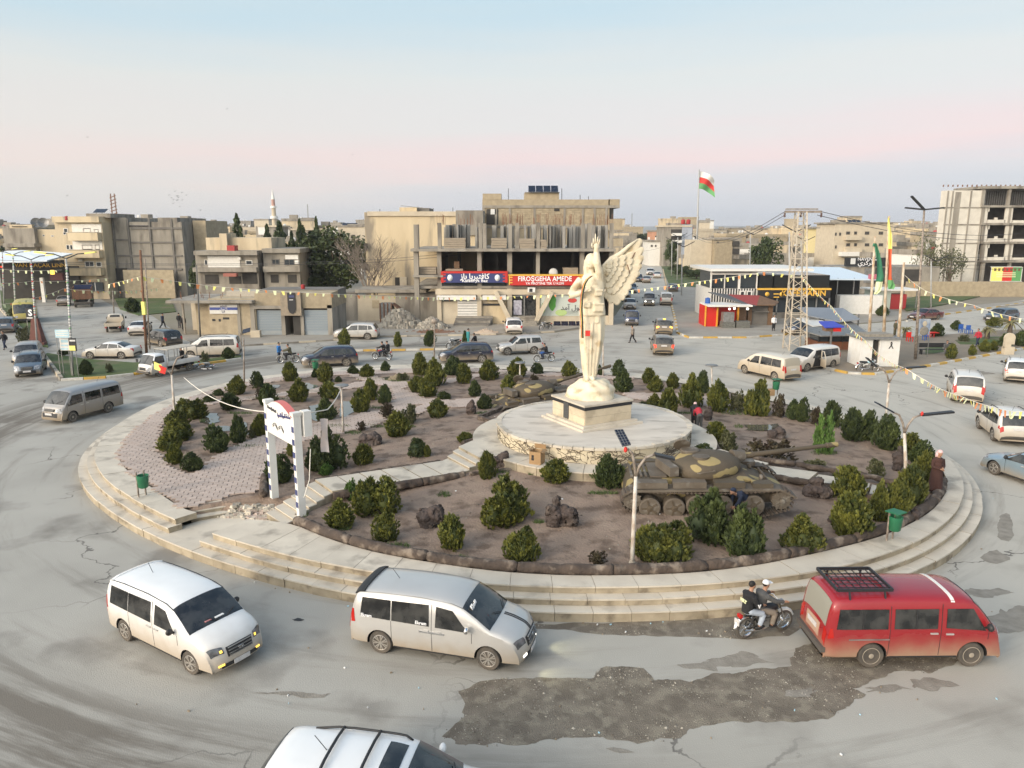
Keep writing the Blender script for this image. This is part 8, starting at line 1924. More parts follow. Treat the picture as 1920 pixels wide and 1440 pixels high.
def pole(label,b,t_,r0=.1,r1=.07,m=M_poled,name='utility_pole',cat='pole',z=0,Y=None):
 p=gp(*b,z)if not Y else at(*b,Y);q=at(*t_,p.y);t=thing(name,label,cat,p);mb=MB();mb.tube([(0,0,0),q-p],[r0,r1],8);mb.build('shaft',m,t);return t,p,q-p
t,p,q=pole('tall rusty pole carrying the bunting by the black car',(275,664),(263,469),.13,.1,M_rust);box_on(t,'yellow_collar',M_yellow,((q.x*.45,0,q.z*.45),(.3,.3,1.2)))
pole('thinner pole just behind the rusty bunting pole',(281,655),(272,486),.08,.06);pole('grey pole in front of the workshops corner',(376,638),(368,497),.1,.08,M_concrete_d);pole('short dark pole on the verge left of the workshops',(214,588),(211,545),.08,.07)
M_ga=mat('galvanised_pole',(.42,.42,.41),(.33,.33,.32),4,.5)
for k,(b,tp,lab)in enumerate([((137,707),(124,485),'nearest of the light-wrapped lamp poles on the left island'),((70,650),(58,487),'second light-wrapped lamp pole, beside the black board'),((30,600),(24,478),'third light-wrapped lamp pole, left of the minibus'),((8,575),(4,472),'farthest light-wrapped lamp pole at the left frame edge')]):
 t,p,q=pole(lab,b,tp,.09,.06,M_ga,'street_lamp','street lamp')
 for n in range(26):
  f=.35+.62*n/26;mb=MB();mb.lathe([(.07,-.05),(.10,0),(.07,.05)],8,q*f);mb.build('light_band',(M_pale,M_white,M_kred,M_green)[(n+k)%4]if n%2 else M_white,t)
 for s in(-1,1):mb=MB();mb.tube([q,q+Vector((s*.9,0,.35)),q+Vector((s*1.6,0,.4))],.045,6);mb.build('arm',M_trim,t);mb=MB();mb.beam(q+Vector((s*1.5,0,.4)),q+Vector((s*2.3,0,.5)),.3,.1);mb.build('lamp_head',M_lamp_yel if k==0 and s<0 else M_yellow,t)
t,p,q=pole('tall three-headed street lamp in the small park',(1716,676),(1733,393),.13,.08,M_poled,'street_lamp','street lamp')
for dx,dz in((-1.2,1.1),(-1.6,.15),(1.6,.15)):mb=MB();mb.beam(q,q+Vector((dx,0,dz)),.3,.12);mb.build('lamp_head',M_trim,t)
for u0,v0,u1,v1,lab in((1305,508,1311,318,'tall white flag mast beyond the verge'),):mt,mp_,mq=pole(lab,(u0,v0),(u1,v1),.35,.16,M_ga,'flag_mast','flagpole')
for u,v0,v1,Y,lab in((1271,495,445,170,'first grey lamp pole along the far verge'),(1260,498,452,185,'second grey lamp pole along the far verge'),(1279,530,463,130,'nearest grey lamp pole along the far verge'),(1407,520,440,140,'lamp pole with two arms left of the dark round tree'),(1480,598,435,96,'white lamp pole in front of the cafe fascia'),(1746,572,490,110,'concrete pole on the right lawn'),(1502,560,452,150,'pole behind the pylon')):
 t,p,q=pole(lab,(u,v0),(u,v1),.12,.08,M_ga,'street_lamp','street lamp',Y=Y);t.location.z=0;t.children[0].scale.z=(p.z+q.z)/q.z
 for s in(-1,1):mb=MB();mb.tube([(0,0,p.z+q.z),(s*1.8,0,p.z+q.z+.9)],.07,5);mb.build('arm',M_trim,t)
def cloth(name,label,cat,P0,W,H_,stripes,vert=False,emb=None,fold=.25,droop=0.0,ex=Vector((1,0,0))):
 t=thing(name,label,cat,P0);n=len(stripes)
 for k,m in enumerate(stripes):
  mb=MB();vs=[];A,B_=10,5
  for i in range(A+1):
   for j in range(B_+1):
    a,b=i/A,(k+j/B_)/n;x,z=(b*W*(1-.35*a),-a*H_)if vert else(a*W,-b*H_-droop*a*a);vs.append(ex*x+Vector((0,fold*math.sin(a*7+b*4)*(.3+a),z)))
  mb.add(vs,[(i*(B_+1)+j,i*(B_+1)+j+1,(i+1)*(B_+1)+j+1,(i+1)*(B_+1)+j)for i in range(A)for j in range(B_)],0,True);mb.build('stripe',m,t)
 return t
cloth('flag','large waving flag with white, red and green stripes on the tall mast','flag',mp_+mq*.985,4.4,4.6,[M_white,MATS['red_cloth'],MATS['green_cloth']],False,fold=.6,droop=2.4)
for u0,v0,u1,v1,lab in((1627,626,1641,443,'left rusty flag pole behind the white hut'),(1655,626,1667,405,'middle and tallest rusty flag pole behind the white hut'),(1682,628,1695,492,'right rusty flag pole behind the white hut')):pole(lab,(u0,v0+45),(u1,v1),.16,.09,mat('rusty_white_pole',(.60,.54,.44),(.38,.25,.14),3,.7,contrast=.15,stretch=(1,1,.6)),'flagpole','flagpole')
Yf=gp(1641,671).y;M_dg=mat('deep_green_cloth',(.03,.16,.09),(.05,.22,.12),1,.8)
for l,m,lab in(([(1637,462,2),(1641,455,3),(1648,490,9),(1651,520,16),(1647,545,9),(1640,552,4)],(M_dg,M_dg,M_pale),'dark green flag hanging from the left rusty pole'),([(1666,408,3),(1669,440,5),(1668,480,6),(1669,520,8),(1672,535,12),(1670,542,10)],(M_yellow,mat('vermilion_cloth',(.65,.12,.05),rough=.8),MATS['green_cloth']),'long yellow, red and green flag on the middle rusty pole')):
 t=thing('flag',lab,'flag',at(l[0][0],l[0][1],Yf));o0=t.location.copy();n=24;cols=[[],[],[]]
 for k in range(3):
  mb=MB();vs=[]
  for i in range(9):
   f=(k+i/8)/3*(len(l)-1);j=min(int(f),len(l)-2);g=f-j;u,v,w=[l[j][q]+(l[j+1][q]-l[j][q])*g for q in range(3)]
   for s in range(5):vs.append(at(u-w/2+w*s/4,v,Yf-.15)-o0+Vector((0,.12*math.sin(s*2+f*2),0)))
  mb.add(vs,[(i*5+s,i*5+s+1,(i+1)*5+s+1,(i+1)*5+s)for i in range(8)for s in range(4)],0,True);mb.build('stripe',m[k],t)
pb=gp(1490,655);pt=at(1502,397,pb.y);H=pt.z;t=thing('lattice_pylon','cream lattice power pylon with a crossarm beside the parked white vans','pylon',pb);M_pyl=mat('cream_pylon_paint',(.56,.50,.40),(.42,.35,.27),4,.6)
dxp=pt.x-pb.x
def leg(k,f):w=.85*(1-f)+.40*f;a,b=((-1,-1),(1,-1),(1,1),(-1,1))[k];return Vector((dxp*f+a*w,b*w,H*f))
for k in range(4):mb=MB();mb.beam(leg(k,0),leg(k,1),.10,.10);mb.build('leg',M_pyl,t)
n=15
for i in range(n):
 f0,f1=i/n,(i+1)/n
 for k in range(4):
  k2=(k+1)%4;mb=MB();mb.beam(leg(k,f0),leg(k2,f1),.05,.05)if i%2 else mb.beam(leg(k2,f0),leg(k,f1),.05,.05);mb.build('brace',M_pyl,t)
  if i%2:mb=MB();mb.beam(leg(k,f1),leg(k2,f1),.05,.05);mb.build('brace',M_pyl,t)
T_=Vector((dxp,0,H));mb=MB();mb.beam(T_+Vector((-1.5,0,0)),T_+Vector((1.9,0,0)),.2,.2);mb.beam(T_+Vector((-1.3,.4,.25)),T_+Vector((1.7,.4,.25)),.12,.12);mb.build('crossarm',M_poled,t)
for x in(-1.5,0,1.9):mb=MB();mb.lathe([(.05,0),(.12,.08),(.07,.12),(.12,.2),(.07,.25),(.12,.32),(.04,.4)],8,T_+Vector((x,0,-.5)));mb.build('insulator',mat('brown_insulator',(.07,.03,.025),rough=.4),t)
wp=pb+T_
cord('power_line','power line from the pylon to the far street on the left',[wp+Vector((-1.5,0,0)),at(1300,437,180),at(1180,470,260)],.03,M_wire,.02);cord('power_line','lower power line from the pylon to the far street on the left',[wp+Vector((-1.3,.5,-.3)),at(1300,441,180)],.03,M_wire,.02)
cord('power_line','power line from the pylon to the right edge',[wp+Vector((1.9,0,0)),at(1960,430,120)],.03,M_wire,.02);cord('power_line','lower power line from the pylon to the right edge',[wp+Vector((1.7,.4,-.3)),at(1960,440,120)],.03,M_wire,.02)
cord('power_line','upper power line crossing in front of the cream building',[at(-20,487,100),at(370,495,100),at(700,487,98),at(860,473,90)],.025,M_wire,.005);cord('power_line','lower power line crossing in front of the cream building',[at(-20,491,100),at(370,497,100),at(700,492,98),at(860,478,90)],.025,M_wire,.005)
for k in range(4):cord('power_line','power line %s across the concrete shell'%('first','second','third','fourth')[k]+' from the top',[at(1740,482+k*6,112),at(1960,474+k*9,130)],.03,M_wire,.01)
c=at(516,440,330);c.z=0;z=lambda v:at(516,v,330).z
t=thing('minaret','pink and white banded minaret on the skyline','minaret',c)
for n_,a,b,r,m in(('shaft',470,407,1.15,M_sandb),('balcony',410,405,1.7,M_white),('shaft',405,388,.95,M_sandb),('balcony',390,386,1.4,M_white),('shaft',386,374,.8,mat('pinkish_stone',(.45,.27,.22),rough=.8)),('cap',374,366,.7,M_white)):mb=MB();mb.lathe([(r,z(a)),(r*.9,z(b))]if n_!='cap' else[(r*1.3,z(a)),(r*.9,z(370)),(.1,z(355))],12);mb.build(n_,m,t,auto=40)
for u,v0,v1,Y,w,lab in((215,406,363,220,.9,'rusty lattice antenna mast behind the grey block wall'),(579,432,383,500,.3,'thin radio mast right of the minaret'),(1184,440,400,700,.4,'thin radio mast beyond the far street')):
 c=at(u,v0,Y);q=at(u,v1,Y);c.z=0;t=thing('radio_mast',lab,'mast',c)
 for s in(-1,1):mb=MB();mb.beam((s*w,0,0),(s*w*.6,0,q.z),.22,.22);mb.build('leg',M_steel if w<.8 else M_rust,t)
 for i in range(12):mb=MB();mb.beam((-w,0,q.z*(.45+i*.045)),(w,0,q.z*(.48+i*.045)),.2,.2);mb.build('brace',M_steel if w<.8 else M_rust,t)
def board(label,Y,u0,u1,v0,v1,m,lines=(),vb=None,name='notice_board'):
 F=Fac(name,label,'sign',Y,u0,u1);F.r('board',m,u0,u1,v0,v1,f=.05,b=.03)
 for q in lines:F.r('printed_line',q[4],*q[:4],f=.065,b=-.05)
 F.rs('leg',M_steel,[(u0+1,u0+1.8,v1,v1+4),(u1-1.8,u1-1,v1,v1+4)],f=0,b=.05,z0=0)
Yb=gp(137,707).y;M_lb=mat('pale_blue_board',(.30,.52,.62),(.55,.68,.72),2,.5)
board('wide blue and white notice board on the left island',Yb,104,130,618,633,M_lb,[(106,128,620+k*4,621.5+k*4,M_white)for k in range(3)]);board('narrower white and blue notice board below the wide one',Yb+.3,113,130,634,657,M_white,[(115,128,637,642,M_lb),(115,128,646,649,M_lb),(115,128,652,656,M_lb)]);board('small black and yellow poster on the near lamp pole',Yb-.3,130,143,634,658,M_black,[(131,142,637,640,M_tankwhite),(131,142,648,657,M_yellow)]);board('black board with a white letter S on the left street island',gp(70,640).y,49,64,578,600,M_black,[(51,62,595,597,M_white)])
lettering('S',.9,M_wtxt,at(56.5,587,gp(70,640).y-.12),(R(90),0,0),None,1,.03,'sign_letter');o=bpy.data.objects['sign_letter'];o.parent=next(x for x in bpy.data.objects if x.get('label','').startswith('black board with'));o.location-=o.parent.location;o.name='lettering'
mb=MB();c=gp(72,648);mb.prism([(-.9,-.5),(.9,-.5),(.6,.5),(-.6,.5)],0,.4);mb.box((0,0,1.5),(1.3,.7,2.4),0,0,.45);tag(mb.build('painted_stone',mat('red_brown_rock',(.17,.07,.055),(.12,.055,.045),3,.9),None,c),'red-brown tapering stone at the tip of the left street island','stone')
mb=MB();c=gp(1889,664);mb.box((0,0,.35),(.9,.5,.7));mb.box((-.15,0,.8),(.6,.3,.4));mb.lathe([(.48,-.12),(.48,.12)],16,(0,0,1.5),'Y',0,False);mb.box((0,0,1.22),(.94,.20,.6));tag(mb.build('stone_stele',M_sandb,None,c),'sand-coloured stone stele with rounded head at the striped kerb','monument')
for i,(u,v,m,l)in enumerate(((1705,640,'kiosk_red','red plastic chair left of the portrait board'),(1735,638,'blue_tank','blue plastic chair in front of the portrait board'),(1745,632,'kiosk_red','red plastic table by the portrait board'),(1803,624,'blue_tank','light blue plastic chair nearest the green bush'),(1817,626,'blue_tank','blue plastic chair right of the light blue one'))):
 mb=MB();s=1.0;mb.box((0,0,.45*s),(.5*s,.5*s,.05));mb.box((0,.24*s,.7*s),(.5*s,.05,.45*s))if 'table' not in l else mb.box((0,0,.5*s),(1.3*s,.8*s,.05));[mb.box((a*.21*s,b*.21*s,.22*s),(.06,.06,.44*s))for a in(-1,1)for b in(-1,1)];tag(mb.build('plastic_chair' if 'table' not in l else 'plastic_table',MATS[m],None,gp(u,v,.12)),l,'table' if 'table' in l else 'chair')
t=thing('park_bench','dark metal bench under the seated person in the small park','bench',gp(1755,664,.12))
for n_,q in(('seat',((0,0,.45),(3.2,.4,.05))),('backrest',((0,.22,.8),(3.2,.05,.4))),('leg',((-1.4,0,.22),(.08,.4,.44))),('leg',((1.4,0,.22),(.08,.4,.44)))):box_on(t,n_,M_trim,q)
def bunting(label,pts,step=.55,size=.34,cols=(0,1,0,2),sag=.02):
 t=thing('bunting',label,'bunting');P=[]
 for a,b in zip(pts,pts[1:]):
  a,b=Vector(a),Vector(b);n=max(2,int((b-a).length/step))
  for k in range(n):q=a.lerp(b,k/n);q.z-=sag*4*(k/n)*(1-k/n)*(b-a).length;P.append(q)
 P.append(Vector(pts[-1]));mb=MB();mb.tube(P,.015,3,smooth=False);mb.build('string',M_cord,t);mb=MB();ms=[M_pale,MATS['orange_cloth'],M_yellow]
 for k,(a,b)in enumerate(zip(P,P[1:])):
  d=(b-a).normalized();s=random.uniform(.6,1.05)*size*.72;w=Vector((random.uniform(-.1,.1),random.uniform(-.15,.15),0));mb.add([a,a+d*s*.8,a+d*s*.65+Vector((0,0,-s))+w,a+d*s*.15+Vector((0,0,-s))+w],[(0,1,2,3)],cols[k%len(cols)])
 o=mb.build('pennants',ms,t);o['kind']='stuff'
Y1=gp(275,664).y;Yp=pb.y
bunting('long bunting string from the rusty pole across to the lattice pylon',[at(203,533,Y1+3),at(265,518,Y1),at(400,537,Y1+4),at(620,551,Y1+6),at(850,558,86),at(1000,554,86),at(1160,547,84),at(1310,528,78),at(1430,510,Yp),at(1500,516,Yp)],.75,.55,sag=.004)
L3=gp(1661,786,ZW).y;bunting('bunting sloping from the pylon down to the lamp arm on the right',[at(1502,515,Yp),at(1560,575,63),at(1625,640,54),at(1697,690,L3)],.42,.40);bunting('bunting from the lamp arm to the cars at the right edge',[at(1697,690,L3),at(1740,716,40),at(1800,742,34),at(1900,772,28),at(1990,765,25)],.42,.42,(1,0,0,2,0,1),.012)
bunting('bunting from the right rusty flag pole to the far right edge',[at(1692,512,Yf),at(1735,545,62),at(1825,572,56),at(1930,600,50)],.9,.5,(0,2,1,0));bunting('lower bunting along the restaurant on the left',[at(-10,504,110),at(116,506,110)],1,.6,(0,));bunting('bunting across the left street near the cream apartments',[at(0,531,100),at(60,527,104),at(210,521,110)],.95,.55,(0,0,1));bunting('bunting hanging over the minibus on the left',[at(-10,572,76),at(60,560,80),at(120,541,84),at(170,545,86),at(300,540,96)],.8,.5,(0,0,1,2))
for u,v,m,l,Y in((296,686,M_yellow,'yellow pennant on the left rim lamp post',gp(328,782,ZW).y),(305,692,MATS['red_cloth'],'red pennant on the left rim lamp post',gp(328,782,ZW).y)):mb=MB();c=at(u,v,Y);mb.add([(-.2,0,.25),(.22,.03,.05),(.1,0,-.3),(-.25,.05,-.2)],[(0,1,2,3)]);tag(mb.build('pennant',m,None,c),l,'pennant')
random.seed(4)
for k in range(20):
 u,v=(random.gauss(330,12),random.gauss(372,7))if k<14 else random.choice(((425,204),(163,257),(125,367),(660,290),(375,394),(362,190)))
 if k>=14:u,v=((425,204),(163,257),(125,367),(660,290),(375,394),(862,362))[k-14]
 mb=MB();mb.add([(-.55,.1,.18),(0,0,0),(.55,.1,.2),(0,.3,-.02)],[(0,1,3),(1,2,3)]);mb.ball((0,.1,-.03),(.08,.22,.07),6,4);tag(mb.build('bird',M_trim,None,at(u,v,190)),'small dark bird of the flock above the skyline' if k<14 else 'single dark bird flying %s'%('high left of centre','high at the far left','just above the left skyline','alone in the middle of the sky','beside the fir top','near the top of the tall back block')[k-14],'bird','birds over the town' if k<14 else None)
random.seed(8)
M_skin=mat('skin',(.36,.20,.13),rough=.6);M_hair=mat('black_hair',(.012,.010,.009),rough=.7)
def cl_(n,c):return mat(n,c,tuple(k*.75 for k in c),6,.85)
C_=dict(black=cl_('black_cloth',(.015,.015,.017)),grey=cl_('grey_jacket_cloth',(.09,.09,.09)),brown=cl_('brown_robe_cloth',(.060,.024,.018)),denim=cl_('pale_denim',(.38,.43,.50)),tan=cl_('taupe_cloth',(.24,.20,.16)),navy=cl_('navy_cloth',(.02,.03,.06)),blue=cl_('blue_cloth',(.03,.16,.42)),red=cl_('red_jersey',(.45,.03,.05)),teal=cl_('teal_cloth',(.04,.25,.26)),olive=cl_('olive_cloth',(.10,.09,.05)),white=cl_('white_cloth',(.75,.75,.75)),mustard=cl_('mustard_cloth',(.40,.26,.06)))
POSE=dict(stand=((0,0,.92),(.02,.09,.49),(.0,-.10,.49),(-.02,.10,.08),(-.03,-.11,.08),(0,0,1.38),(0,0,1.50),(.03,0,1.64),(-.02,.24,1.12),(-.02,-.24,1.12),(.08,.24,.88),(.08,-.24,.88)),clasp=((0,0,.92),(.02,.09,.49),(.0,-.10,.49),(-.02,.10,.08),(-.03,-.11,.08),(0,0,1.38),(.01,0,1.50),(.05,0,1.64),(.02,.25,1.12),(.02,-.25,1.12),(.25,.04,1.10),(.25,-.05,1.07)),walk=((0,0,.92),(.18,.08,.52),(-.06,-.09,.48),(.26,.09,.09),(-.36,-.10,.14),(.02,0,1.38),(.04,0,1.50),(.08,0,1.64),(-.12,.24,1.12),(.10,-.24,1.12),(-.05,.25,.9),(.28,-.22,.95)),ride=((0,0,.82),(.42,.19,.72),(.42,-.19,.72),(.34,.18,.34),(.34,-.18,.34),(.10,0,1.25),(.15,0,1.36),(.20,0,1.50),(.34,.28,1.12),(.34,-.28,1.12),(.62,.30,1.08),(.62,-.30,1.08)),pass_=((0,0,.86),(.40,.20,.76),(.40,-.20,.76),(.28,.20,.40),(.28,-.20,.40),(.04,0,1.30),(.07,0,1.42),(.11,0,1.56),(.14,.27,1.08),(.14,-.27,1.08),(.36,.18,1.02),(.36,-.18,1.02)),sit=((0,0,.50),(.42,.12,.50),(.42,-.12,.50),(.42,.13,.08),(.44,-.13,.08),(.08,0,.95),(.12,0,1.07),(.18,0,1.20),(.25,.22,.75),(.25,-.22,.75),(.42,.10,.62),(.42,-.10,.62)),bend=((0,0,.88),(.05,.10,.48),(.03,-.10,.48),(0,.11,.08),(0,-.11,.08),(.38,0,1.10),(.50,0,1.14),(.62,0,1.18),(.48,.20,.85),(.48,-.20,.85),(.58,.10,.66),(.58,-.10,.66)))
PM={}
def person(label,pos,hd,pose,top,legs,s=1.0,hair=True,cap=None,robe=False,hi=False,vest=None):
 P=[Vector(p)for p in POSE[pose]];hip,kl,kr,al,ar,ch,nk,hd_,el,er,hl,hr=P;t=thing('person',label,'person',pos,hd);t.scale=(s,)*3
 sl,sr=ch+Vector((0,.19,.02)),ch+Vector((0,-.19,.02));pl,pr=hip+Vector((0,.09,0)),hip+Vector((0,-.09,0));vx=.018 if hi else.03
 def get(key,fn,m):
  k=(pose,key,hi,robe)
  if k not in PM:B=MB();fn(B);PM[k]=remesh(B,vx,key,m,1)
  o=mobj(key,PM[k],t);slot(o,0,m);return o
 def body(B):
  B.tube([hip,ch,nk],[.13,.15,.07],12);B.tube([nk-Vector((0,0,.05)),hd_],[.06,.065],10);B.ball(hd_+Vector((.01,0,.03)),(.095,.078,.115),14,10);B.ball(hd_+Vector((.105,0,.02)),(.025,.016,.025),6,5);B.ball(hd_+Vector((.075,0,-.055)),(.035,.035,.03),6,5)
  for s_ in(-1,1):B.ball(hd_+Vector((0,.08*s_,.02)),(.02,.014,.03),6,5)
  for a,b,c in((sl,el,hl),(sr,er,hr)):B.tube([a,b],[.055,.045],8);B.tube([b,c],[.045,.032],8);d=(c-b).normalized();B.ball(c+d*.05,(.05,.035,.045),8,6)
  for a,b,c in((pl,kl,al),(pr,kr,ar)):B.tube([a,b],[.085,.06],8);B.tube([b,c],[.06,.042],8)
 get('body',body,M_skin)
 for c,b in((hl,el),(hr,er)):
  if hi:
   B=MB();d=(c-b).normalized();q=d.orthogonal().normalized();r_=d.cross(q)
   for k in range(4):o0=c+d*.07+r_*(.012*(k-1.5)*2);B.tube([o0,o0+d*(.045+.008*(k in(1,2)))-q*.012,o0+d*.055-q*.04],[.011,.010,.008],6)
   B.tube([c+d*.02+r_*.035,c+d*.06+r_*.055,c+d*.08+r_*.04],[.013,.012,.009],6);B.build('fingers',M_skin,t)
 def tp(B):
  B.tube([hip-Vector((0,0,.06)),hip.lerp(ch,.5),ch+Vector((0,0,.04)),nk],[.17,.165,.19,.085],14,flat=1.0)
  B.ball(ch,(.13,.22,.12),10,6)
  for a,b,c in((sl,el,hl),(sr,er,hr)):B.tube([a,b],[.085,.07],10);B.tube([b,b.lerp(c,.92)],[.07,.05],10)
 def lg(B):
  B.ball(hip,(.15,.18,.14),10,8)
  for a,b,c in((pl,kl,al),(pr,kr,ar)):B.tube([a,b],[.105,.085],10);B.tube([b,b.lerp(c,.9)],[.085,.070],10)
 get('jacket',tp,C_[top])
 if robe:
  B=MB();loft(B,dens([(0,0,.12,.26,.27,0),(0,0,.55,.22,.24,0),(0,0,.95,.19,.21,0),(0,0,1.3,.17,.22,0)]),24,lambda a,z:.05*math.sin(a*8+z*2));B.build('robe_skirt',C_[top],t)
 else:get('trousers',lg,C_[legs])
 B=MB()
 for k in(al,ar):B.ball(k+Vector((.06,0,-.03)),(.14,.05,.05),8,6)
 B.build('shoes',M_black,t)if not robe else None
 if hair:B=MB();B.ball(hd_+Vector((-.015,0,.065)),(.10,.088,.095),12,8);B.build('hair',M_hair,t)
 if cap:B=MB();B.ball(hd_+Vector((-.005,0,.09)),(.112,.098,.085),12,8);(B.box(hd_+Vector((.13,0,.07)),(.11,.13,.02))if cap=='white' else None);B.build('cap' if cap!='scarf' else 'headscarf',C_['white']if cap=='white' else C_['navy']if cap=='navy' else mat('red_check_cloth',(.62,.30,.30),(.72,.62,.60),40,.8)if cap=='scarf' else C_['black'],t)
 if cap=='scarf':B=MB();B.tube([hd_+Vector((-.06,0,.05)),hd_+Vector((-.11,0,-.08)),nk+Vector((-.12,0,-.06))],[.09,.10,.06],8);B.build('headscarf_tail',MATS['red_check_cloth'],t)
 for s_ in(-1,1):
  if hi:B=MB();B.ball(hd_+Vector((.085,.032*s_,.035)),(.012,.014,.009),6,5);B.build('eye',M_black,t)
 if vest:B=MB();B.box(ch.lerp(hip,.35)+Vector((.0,0,0)),(.40,.36,.42),0,0,.9);B.build('vest',C_[vest],t)
 return t
BK={}
def bike(label,pos,hd,tank=M_tankred,lean=0):
 t=thing('motorcycle',label,'motorcycle',pos,hd);t.rotation_euler[0]=lean
 def part(n,m,fn):
  if n not in BK:B=MB();fn(B);BK[n]=B.mesh(n,m,35)
  o=mobj(n,BK[n],t);slot(o,0,m);return o
 def tyre(B):B.lathe([(.25,-.05),(.30,-.045),(.31,0),(.30,.045),(.25,.05),(.25,-.05)],24,axis='Y',caps=False)
 def rim(B):
  B.lathe([(.25,-.03),(.225,-.02),(.225,.02),(.25,.03)],24,axis='Y',caps=False);B.lathe([(.05,-.06),(.05,.06)],10,axis='Y')
  for k in range(14):a=k*.449;B.beam((.04*math.cos(a),.03*(-1)**k,.04*math.sin(a)),(.235*math.cos(a+.2),0,.235*math.sin(a+.2)),.008,.008)
 for x in(-.62,.66):o=part('wheel',M_rubber,tyre);o.location=(x,0,.31);w=part('rim',M_chrome,rim);w.parent=o
 part('engine',M_steel,lambda B:(B.box((0,0,.42),(.34,.24,.26)),B.tube([(.1,-.0,.5),(.16,0,.70)],.09,10),B.lathe([(.12,-.16),(.12,.16)],14,(-.05,0,.38),'Y')))
 part('frame',M_trim,lambda B:(B.tube([(.42,0,.92),(.2,0,.42),(-.2,0,.34),(-.35,0,.62),(.35,0,.88)],.025,6),B.tube([(-.3,.09,.36),(-.62,.09,.31)],.02,6),B.tube([(-.3,-.09,.36),(-.62,-.09,.31)],.02,6),B.tube([(-.55,.1,.35),(-.45,.1,.68)],.028,6),B.tube([(-.55,-.1,.35),(-.45,-.1,.68)],.028,6),B.beam((.05,-.25,.34),(.05,.25,.34),.03,.03)))
 part('fork',M_chrome,lambda B:[B.tube([(.66,s*.08,.31),(.42,s*.08,.95)],.025,6)for s in(-1,1)])
 part('fuel_tank',tank,lambda B:B.ball((.18,0,.80),(.27,.14,.12),14,8));part('seat',M_trim,lambda B:B.tube([(.0,0,.78),(-.35,0,.78),(-.68,0,.82)],[.10,.13,.09],10,flat=.5))
 part('front_mudguard',M_tankwhite,lambda B:B.tube([(.66+.36*math.cos(R(a)),0,.31+.36*math.sin(R(a)))for a in(20,45,70,95,120)],.05,6,flat=.4));part('rear_mudguard',M_chrome,lambda B:B.tube([(-.62+.36*math.cos(R(a)),0,.31+.36*math.sin(R(a)))for a in(60,90,120,150,175)],.05,6,flat=.4))
 part('handlebar',M_chrome,lambda B:B.tube([(.30,.36,1.04),(.42,.2,1.06),(.44,0,.98),(.42,-.2,1.06),(.30,-.36,1.04)],.014,6));part('headlight',M_head,lambda B:B.lathe([(.03,-.08),(.09,-.02),(.095,.06),(.02,.08)],12,(.52,0,.90),'X'));part('exhaust',M_chrome,lambda B:B.tube([(.1,-.12,.45),(.1,-.15,.28),(-.3,-.16,.27),(-.78,-.17,.33)],[.02,.02,.035,.04],8));part('tail_light',M_red_lens,lambda B:B.box((-.84,0,.72),(.08,.16,.10)));part('number_plate',M_plate,lambda B:B.box((-.93,0,.55),(.02,.2,.18)))
 return t
def off(p,hd,d,z=0,s=0):return Vector((p.x+math.cos(hd)*d-math.sin(hd)*s,p.y+math.sin(hd)*d+math.cos(hd)*s,p.z+z))
def bike_at(label,r_,f_,riders,tank=M_tankred):
 a,b=gp(*r_),gp(*f_);hd=math.atan2(b.y-a.y,b.x-a.x);c=(a+b)/2;bike(label,c,hd,tank)
 for lab,d,pose,top,legs,kw in riders:person(lab,off(c,hd,d),hd,pose,top,legs,**kw)
 return c,hd
c,hd=bike_at('motorcycle with chrome mudguards carrying two men behind the red van',(1396,1196),(1465,1181),[('rider in white cap and dark grey jacket steering the nearest motorcycle',-.22,'ride','grey','tan',dict(cap='white',hi=True)),('passenger in black jacket with pale lettering on the nearest motorcycle',-.60,'pass_','black','denim',dict(hi=True))],M_black)
jk=[o for o in bpy.data.objects if o.get('label','').startswith('passenger in black jacket')][0]
lettering('NKT',.13,M_pale,(-.155,0,1.16),(R(90),0,R(-90)),jk,1,.006);lettering('V',.14,M_wtxt,(.12,-.345,1.10),(R(90),0,0),jk,1,.006)
pp=soil_pt(1752,925);pp.z=max(pp.z,ZW)
person('man in long brown robe and red-checked headscarf with clasped hands by the right bushes',pp,R(-80),'clasp','brown','brown',1.02,cap='scarf',robe=True,hi=True,hair=False)
p_=gp(1418,968,1.0);person('person in dark jacket and navy cap leaning between the bushes at the tank tracks',Vector((p_.x-.3,p_.y+.3,.72)),R(200),'bend','navy','black',1.0,cap='navy',hi=True)
p_=soil_pt(1301,802);person('person in black with patterned headscarf bending by the platform',p_,R(75),'bend','black','black',.95,cap='scarf');p_=soil_pt(1311,806);person('child in red jersey and grey trousers bending beside the platform',p_,R(95),'bend','red','grey',.9)
c,hd=bike_at('motorcycle with two riders passing in front of the median',(729,675),(705,674),[('dark-clothed rider of the motorcycle in front of the median',-.2,'ride','black','navy',{}),('dark-clothed passenger on the motorcycle in front of the median',-.58,'pass_','black','black',{})])
c,hd=bike_at('motorcycle stopped beside the man in blue',(552,680),(530,681),[('rider in olive jacket on the stopped motorcycle',-.2,'ride','olive','black',{})],M_black)
person('man in bright blue sweater standing by the stopped motorcycle',gp(524,680),R(0),'clasp','blue','navy')
bike_at('blue-tanked motorcycle ridden alone behind the statue',(1032,678),(1009,679),[('lone rider in black on the blue-tanked motorcycle',-.2,'ride','black','navy',{})],M_tankblue)
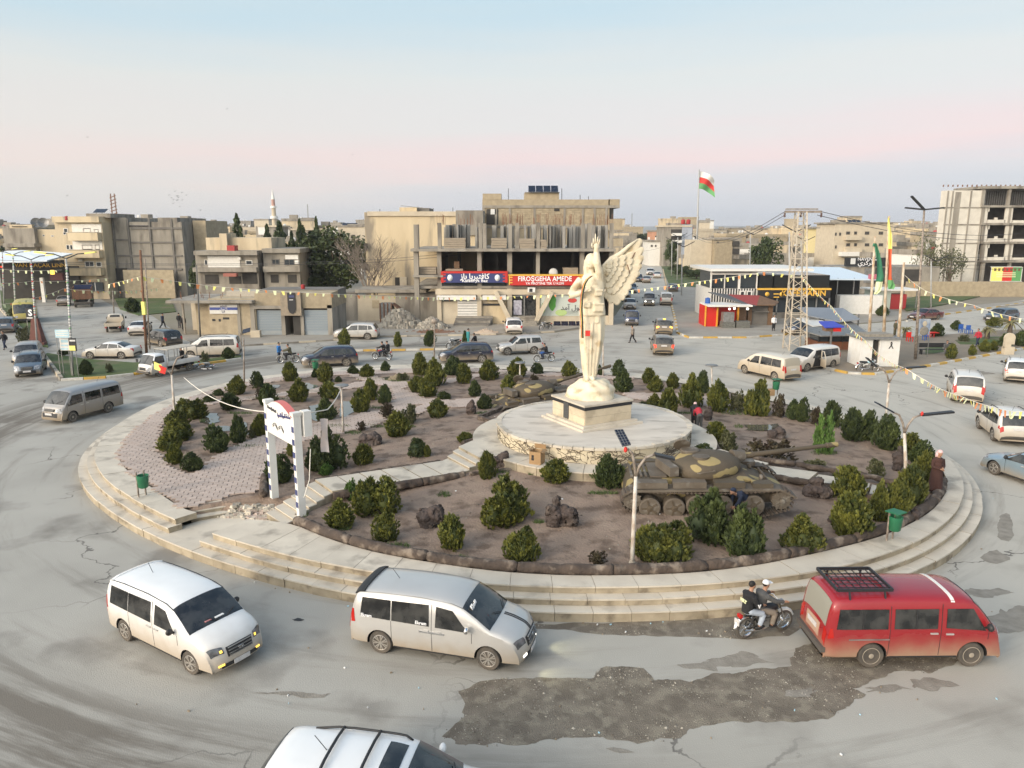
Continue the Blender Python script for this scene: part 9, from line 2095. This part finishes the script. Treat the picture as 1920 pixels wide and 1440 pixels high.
bike_at('dusty motorcycle parked near the end of the narrow median',(862,652),(840,655),[],M_steel);bike_at('motorcycle parked before the shop steps',(1033,618),(1013,620),[],M_steel);bike_at('motorcycle with bright blue tank parked by the white hut',(1618,697),(1634,697),[],M_lb)
c=gp(376,694);b=bike('motorcycle lying on its side by the small white truck',c+Vector((0,0,.15)),R(180),M_korg,R(80))
for lab,u,v,hdg,pose,top,legs,kw in[('person in light jacket walking across the road right of the statue',1186,643,150,'walk','tan','black',{}),('person in teal headscarf standing by the parked motorcycle',878,650,20,'stand','teal','teal',{}),('dark-clothed person beside the teal figure',892,650,160,'sit','black','black',{}),('man in camouflage standing behind the flag poles',1677,631,-60,'stand','olive','olive',{}),('boy in red jacket walking in the small park',1832,650,200,'walk','red','navy',{}),('man in dark clothes seated on the bench in the small park',1773,665,-110,'sit','grey','grey',{}),('man in mustard top at the right shutter of the workshops',571,621,-90,'stand','mustard','denim',{}),('person in dark clothes walking at the left edge behind the grey car',10,655,-90,'walk','black','navy',{}),('person standing at the corner of the workshops',306,616,0,'walk','navy','black',{}),('person at the front of the workshop with open side',345,620,-60,'stand','black','black',{}),('person in black under the workshop slab',337,615,90,'stand','black','grey',{}),('person in dark coat behind the small white truck',343,690,180,'stand','black','grey',{}),('person in red near the corner of the cafe',1537,607,-90,'stand','red','black',{}),('person in grey beside the one in red at the cafe corner',1543,607,-80,'stand','grey','black',{}),('person in white apron standing beside the wooden kiosk',1450,620,-90,'stand','white','black',{})]:
 person(lab,gp(u,v,.12 if 'park' in lab or 'apron' in lab else 0),R(hdg),pose,top,legs,**kw)
hz=MB();hz.bx(-9300,9300,-9300,9300,-1.2,95);M_hz=bpy.data.materials.new('haze');M_hz.use_nodes=True;hn=M_hz.node_tree;hn.nodes.remove(hn.nodes['Principled BSDF']);pv=hn.nodes.new('ShaderNodeVolumePrincipled');pv.inputs['Color'].default_value=(.80,.84,.92,1);pv.inputs['Density'].default_value=.00016
hn.links.new(pv.outputs[0],hn.nodes['Material Output'].inputs['Volume']);o=hz.build('haze',M_hz);o['kind']='stuff';o['label']='thin evening haze over the town'
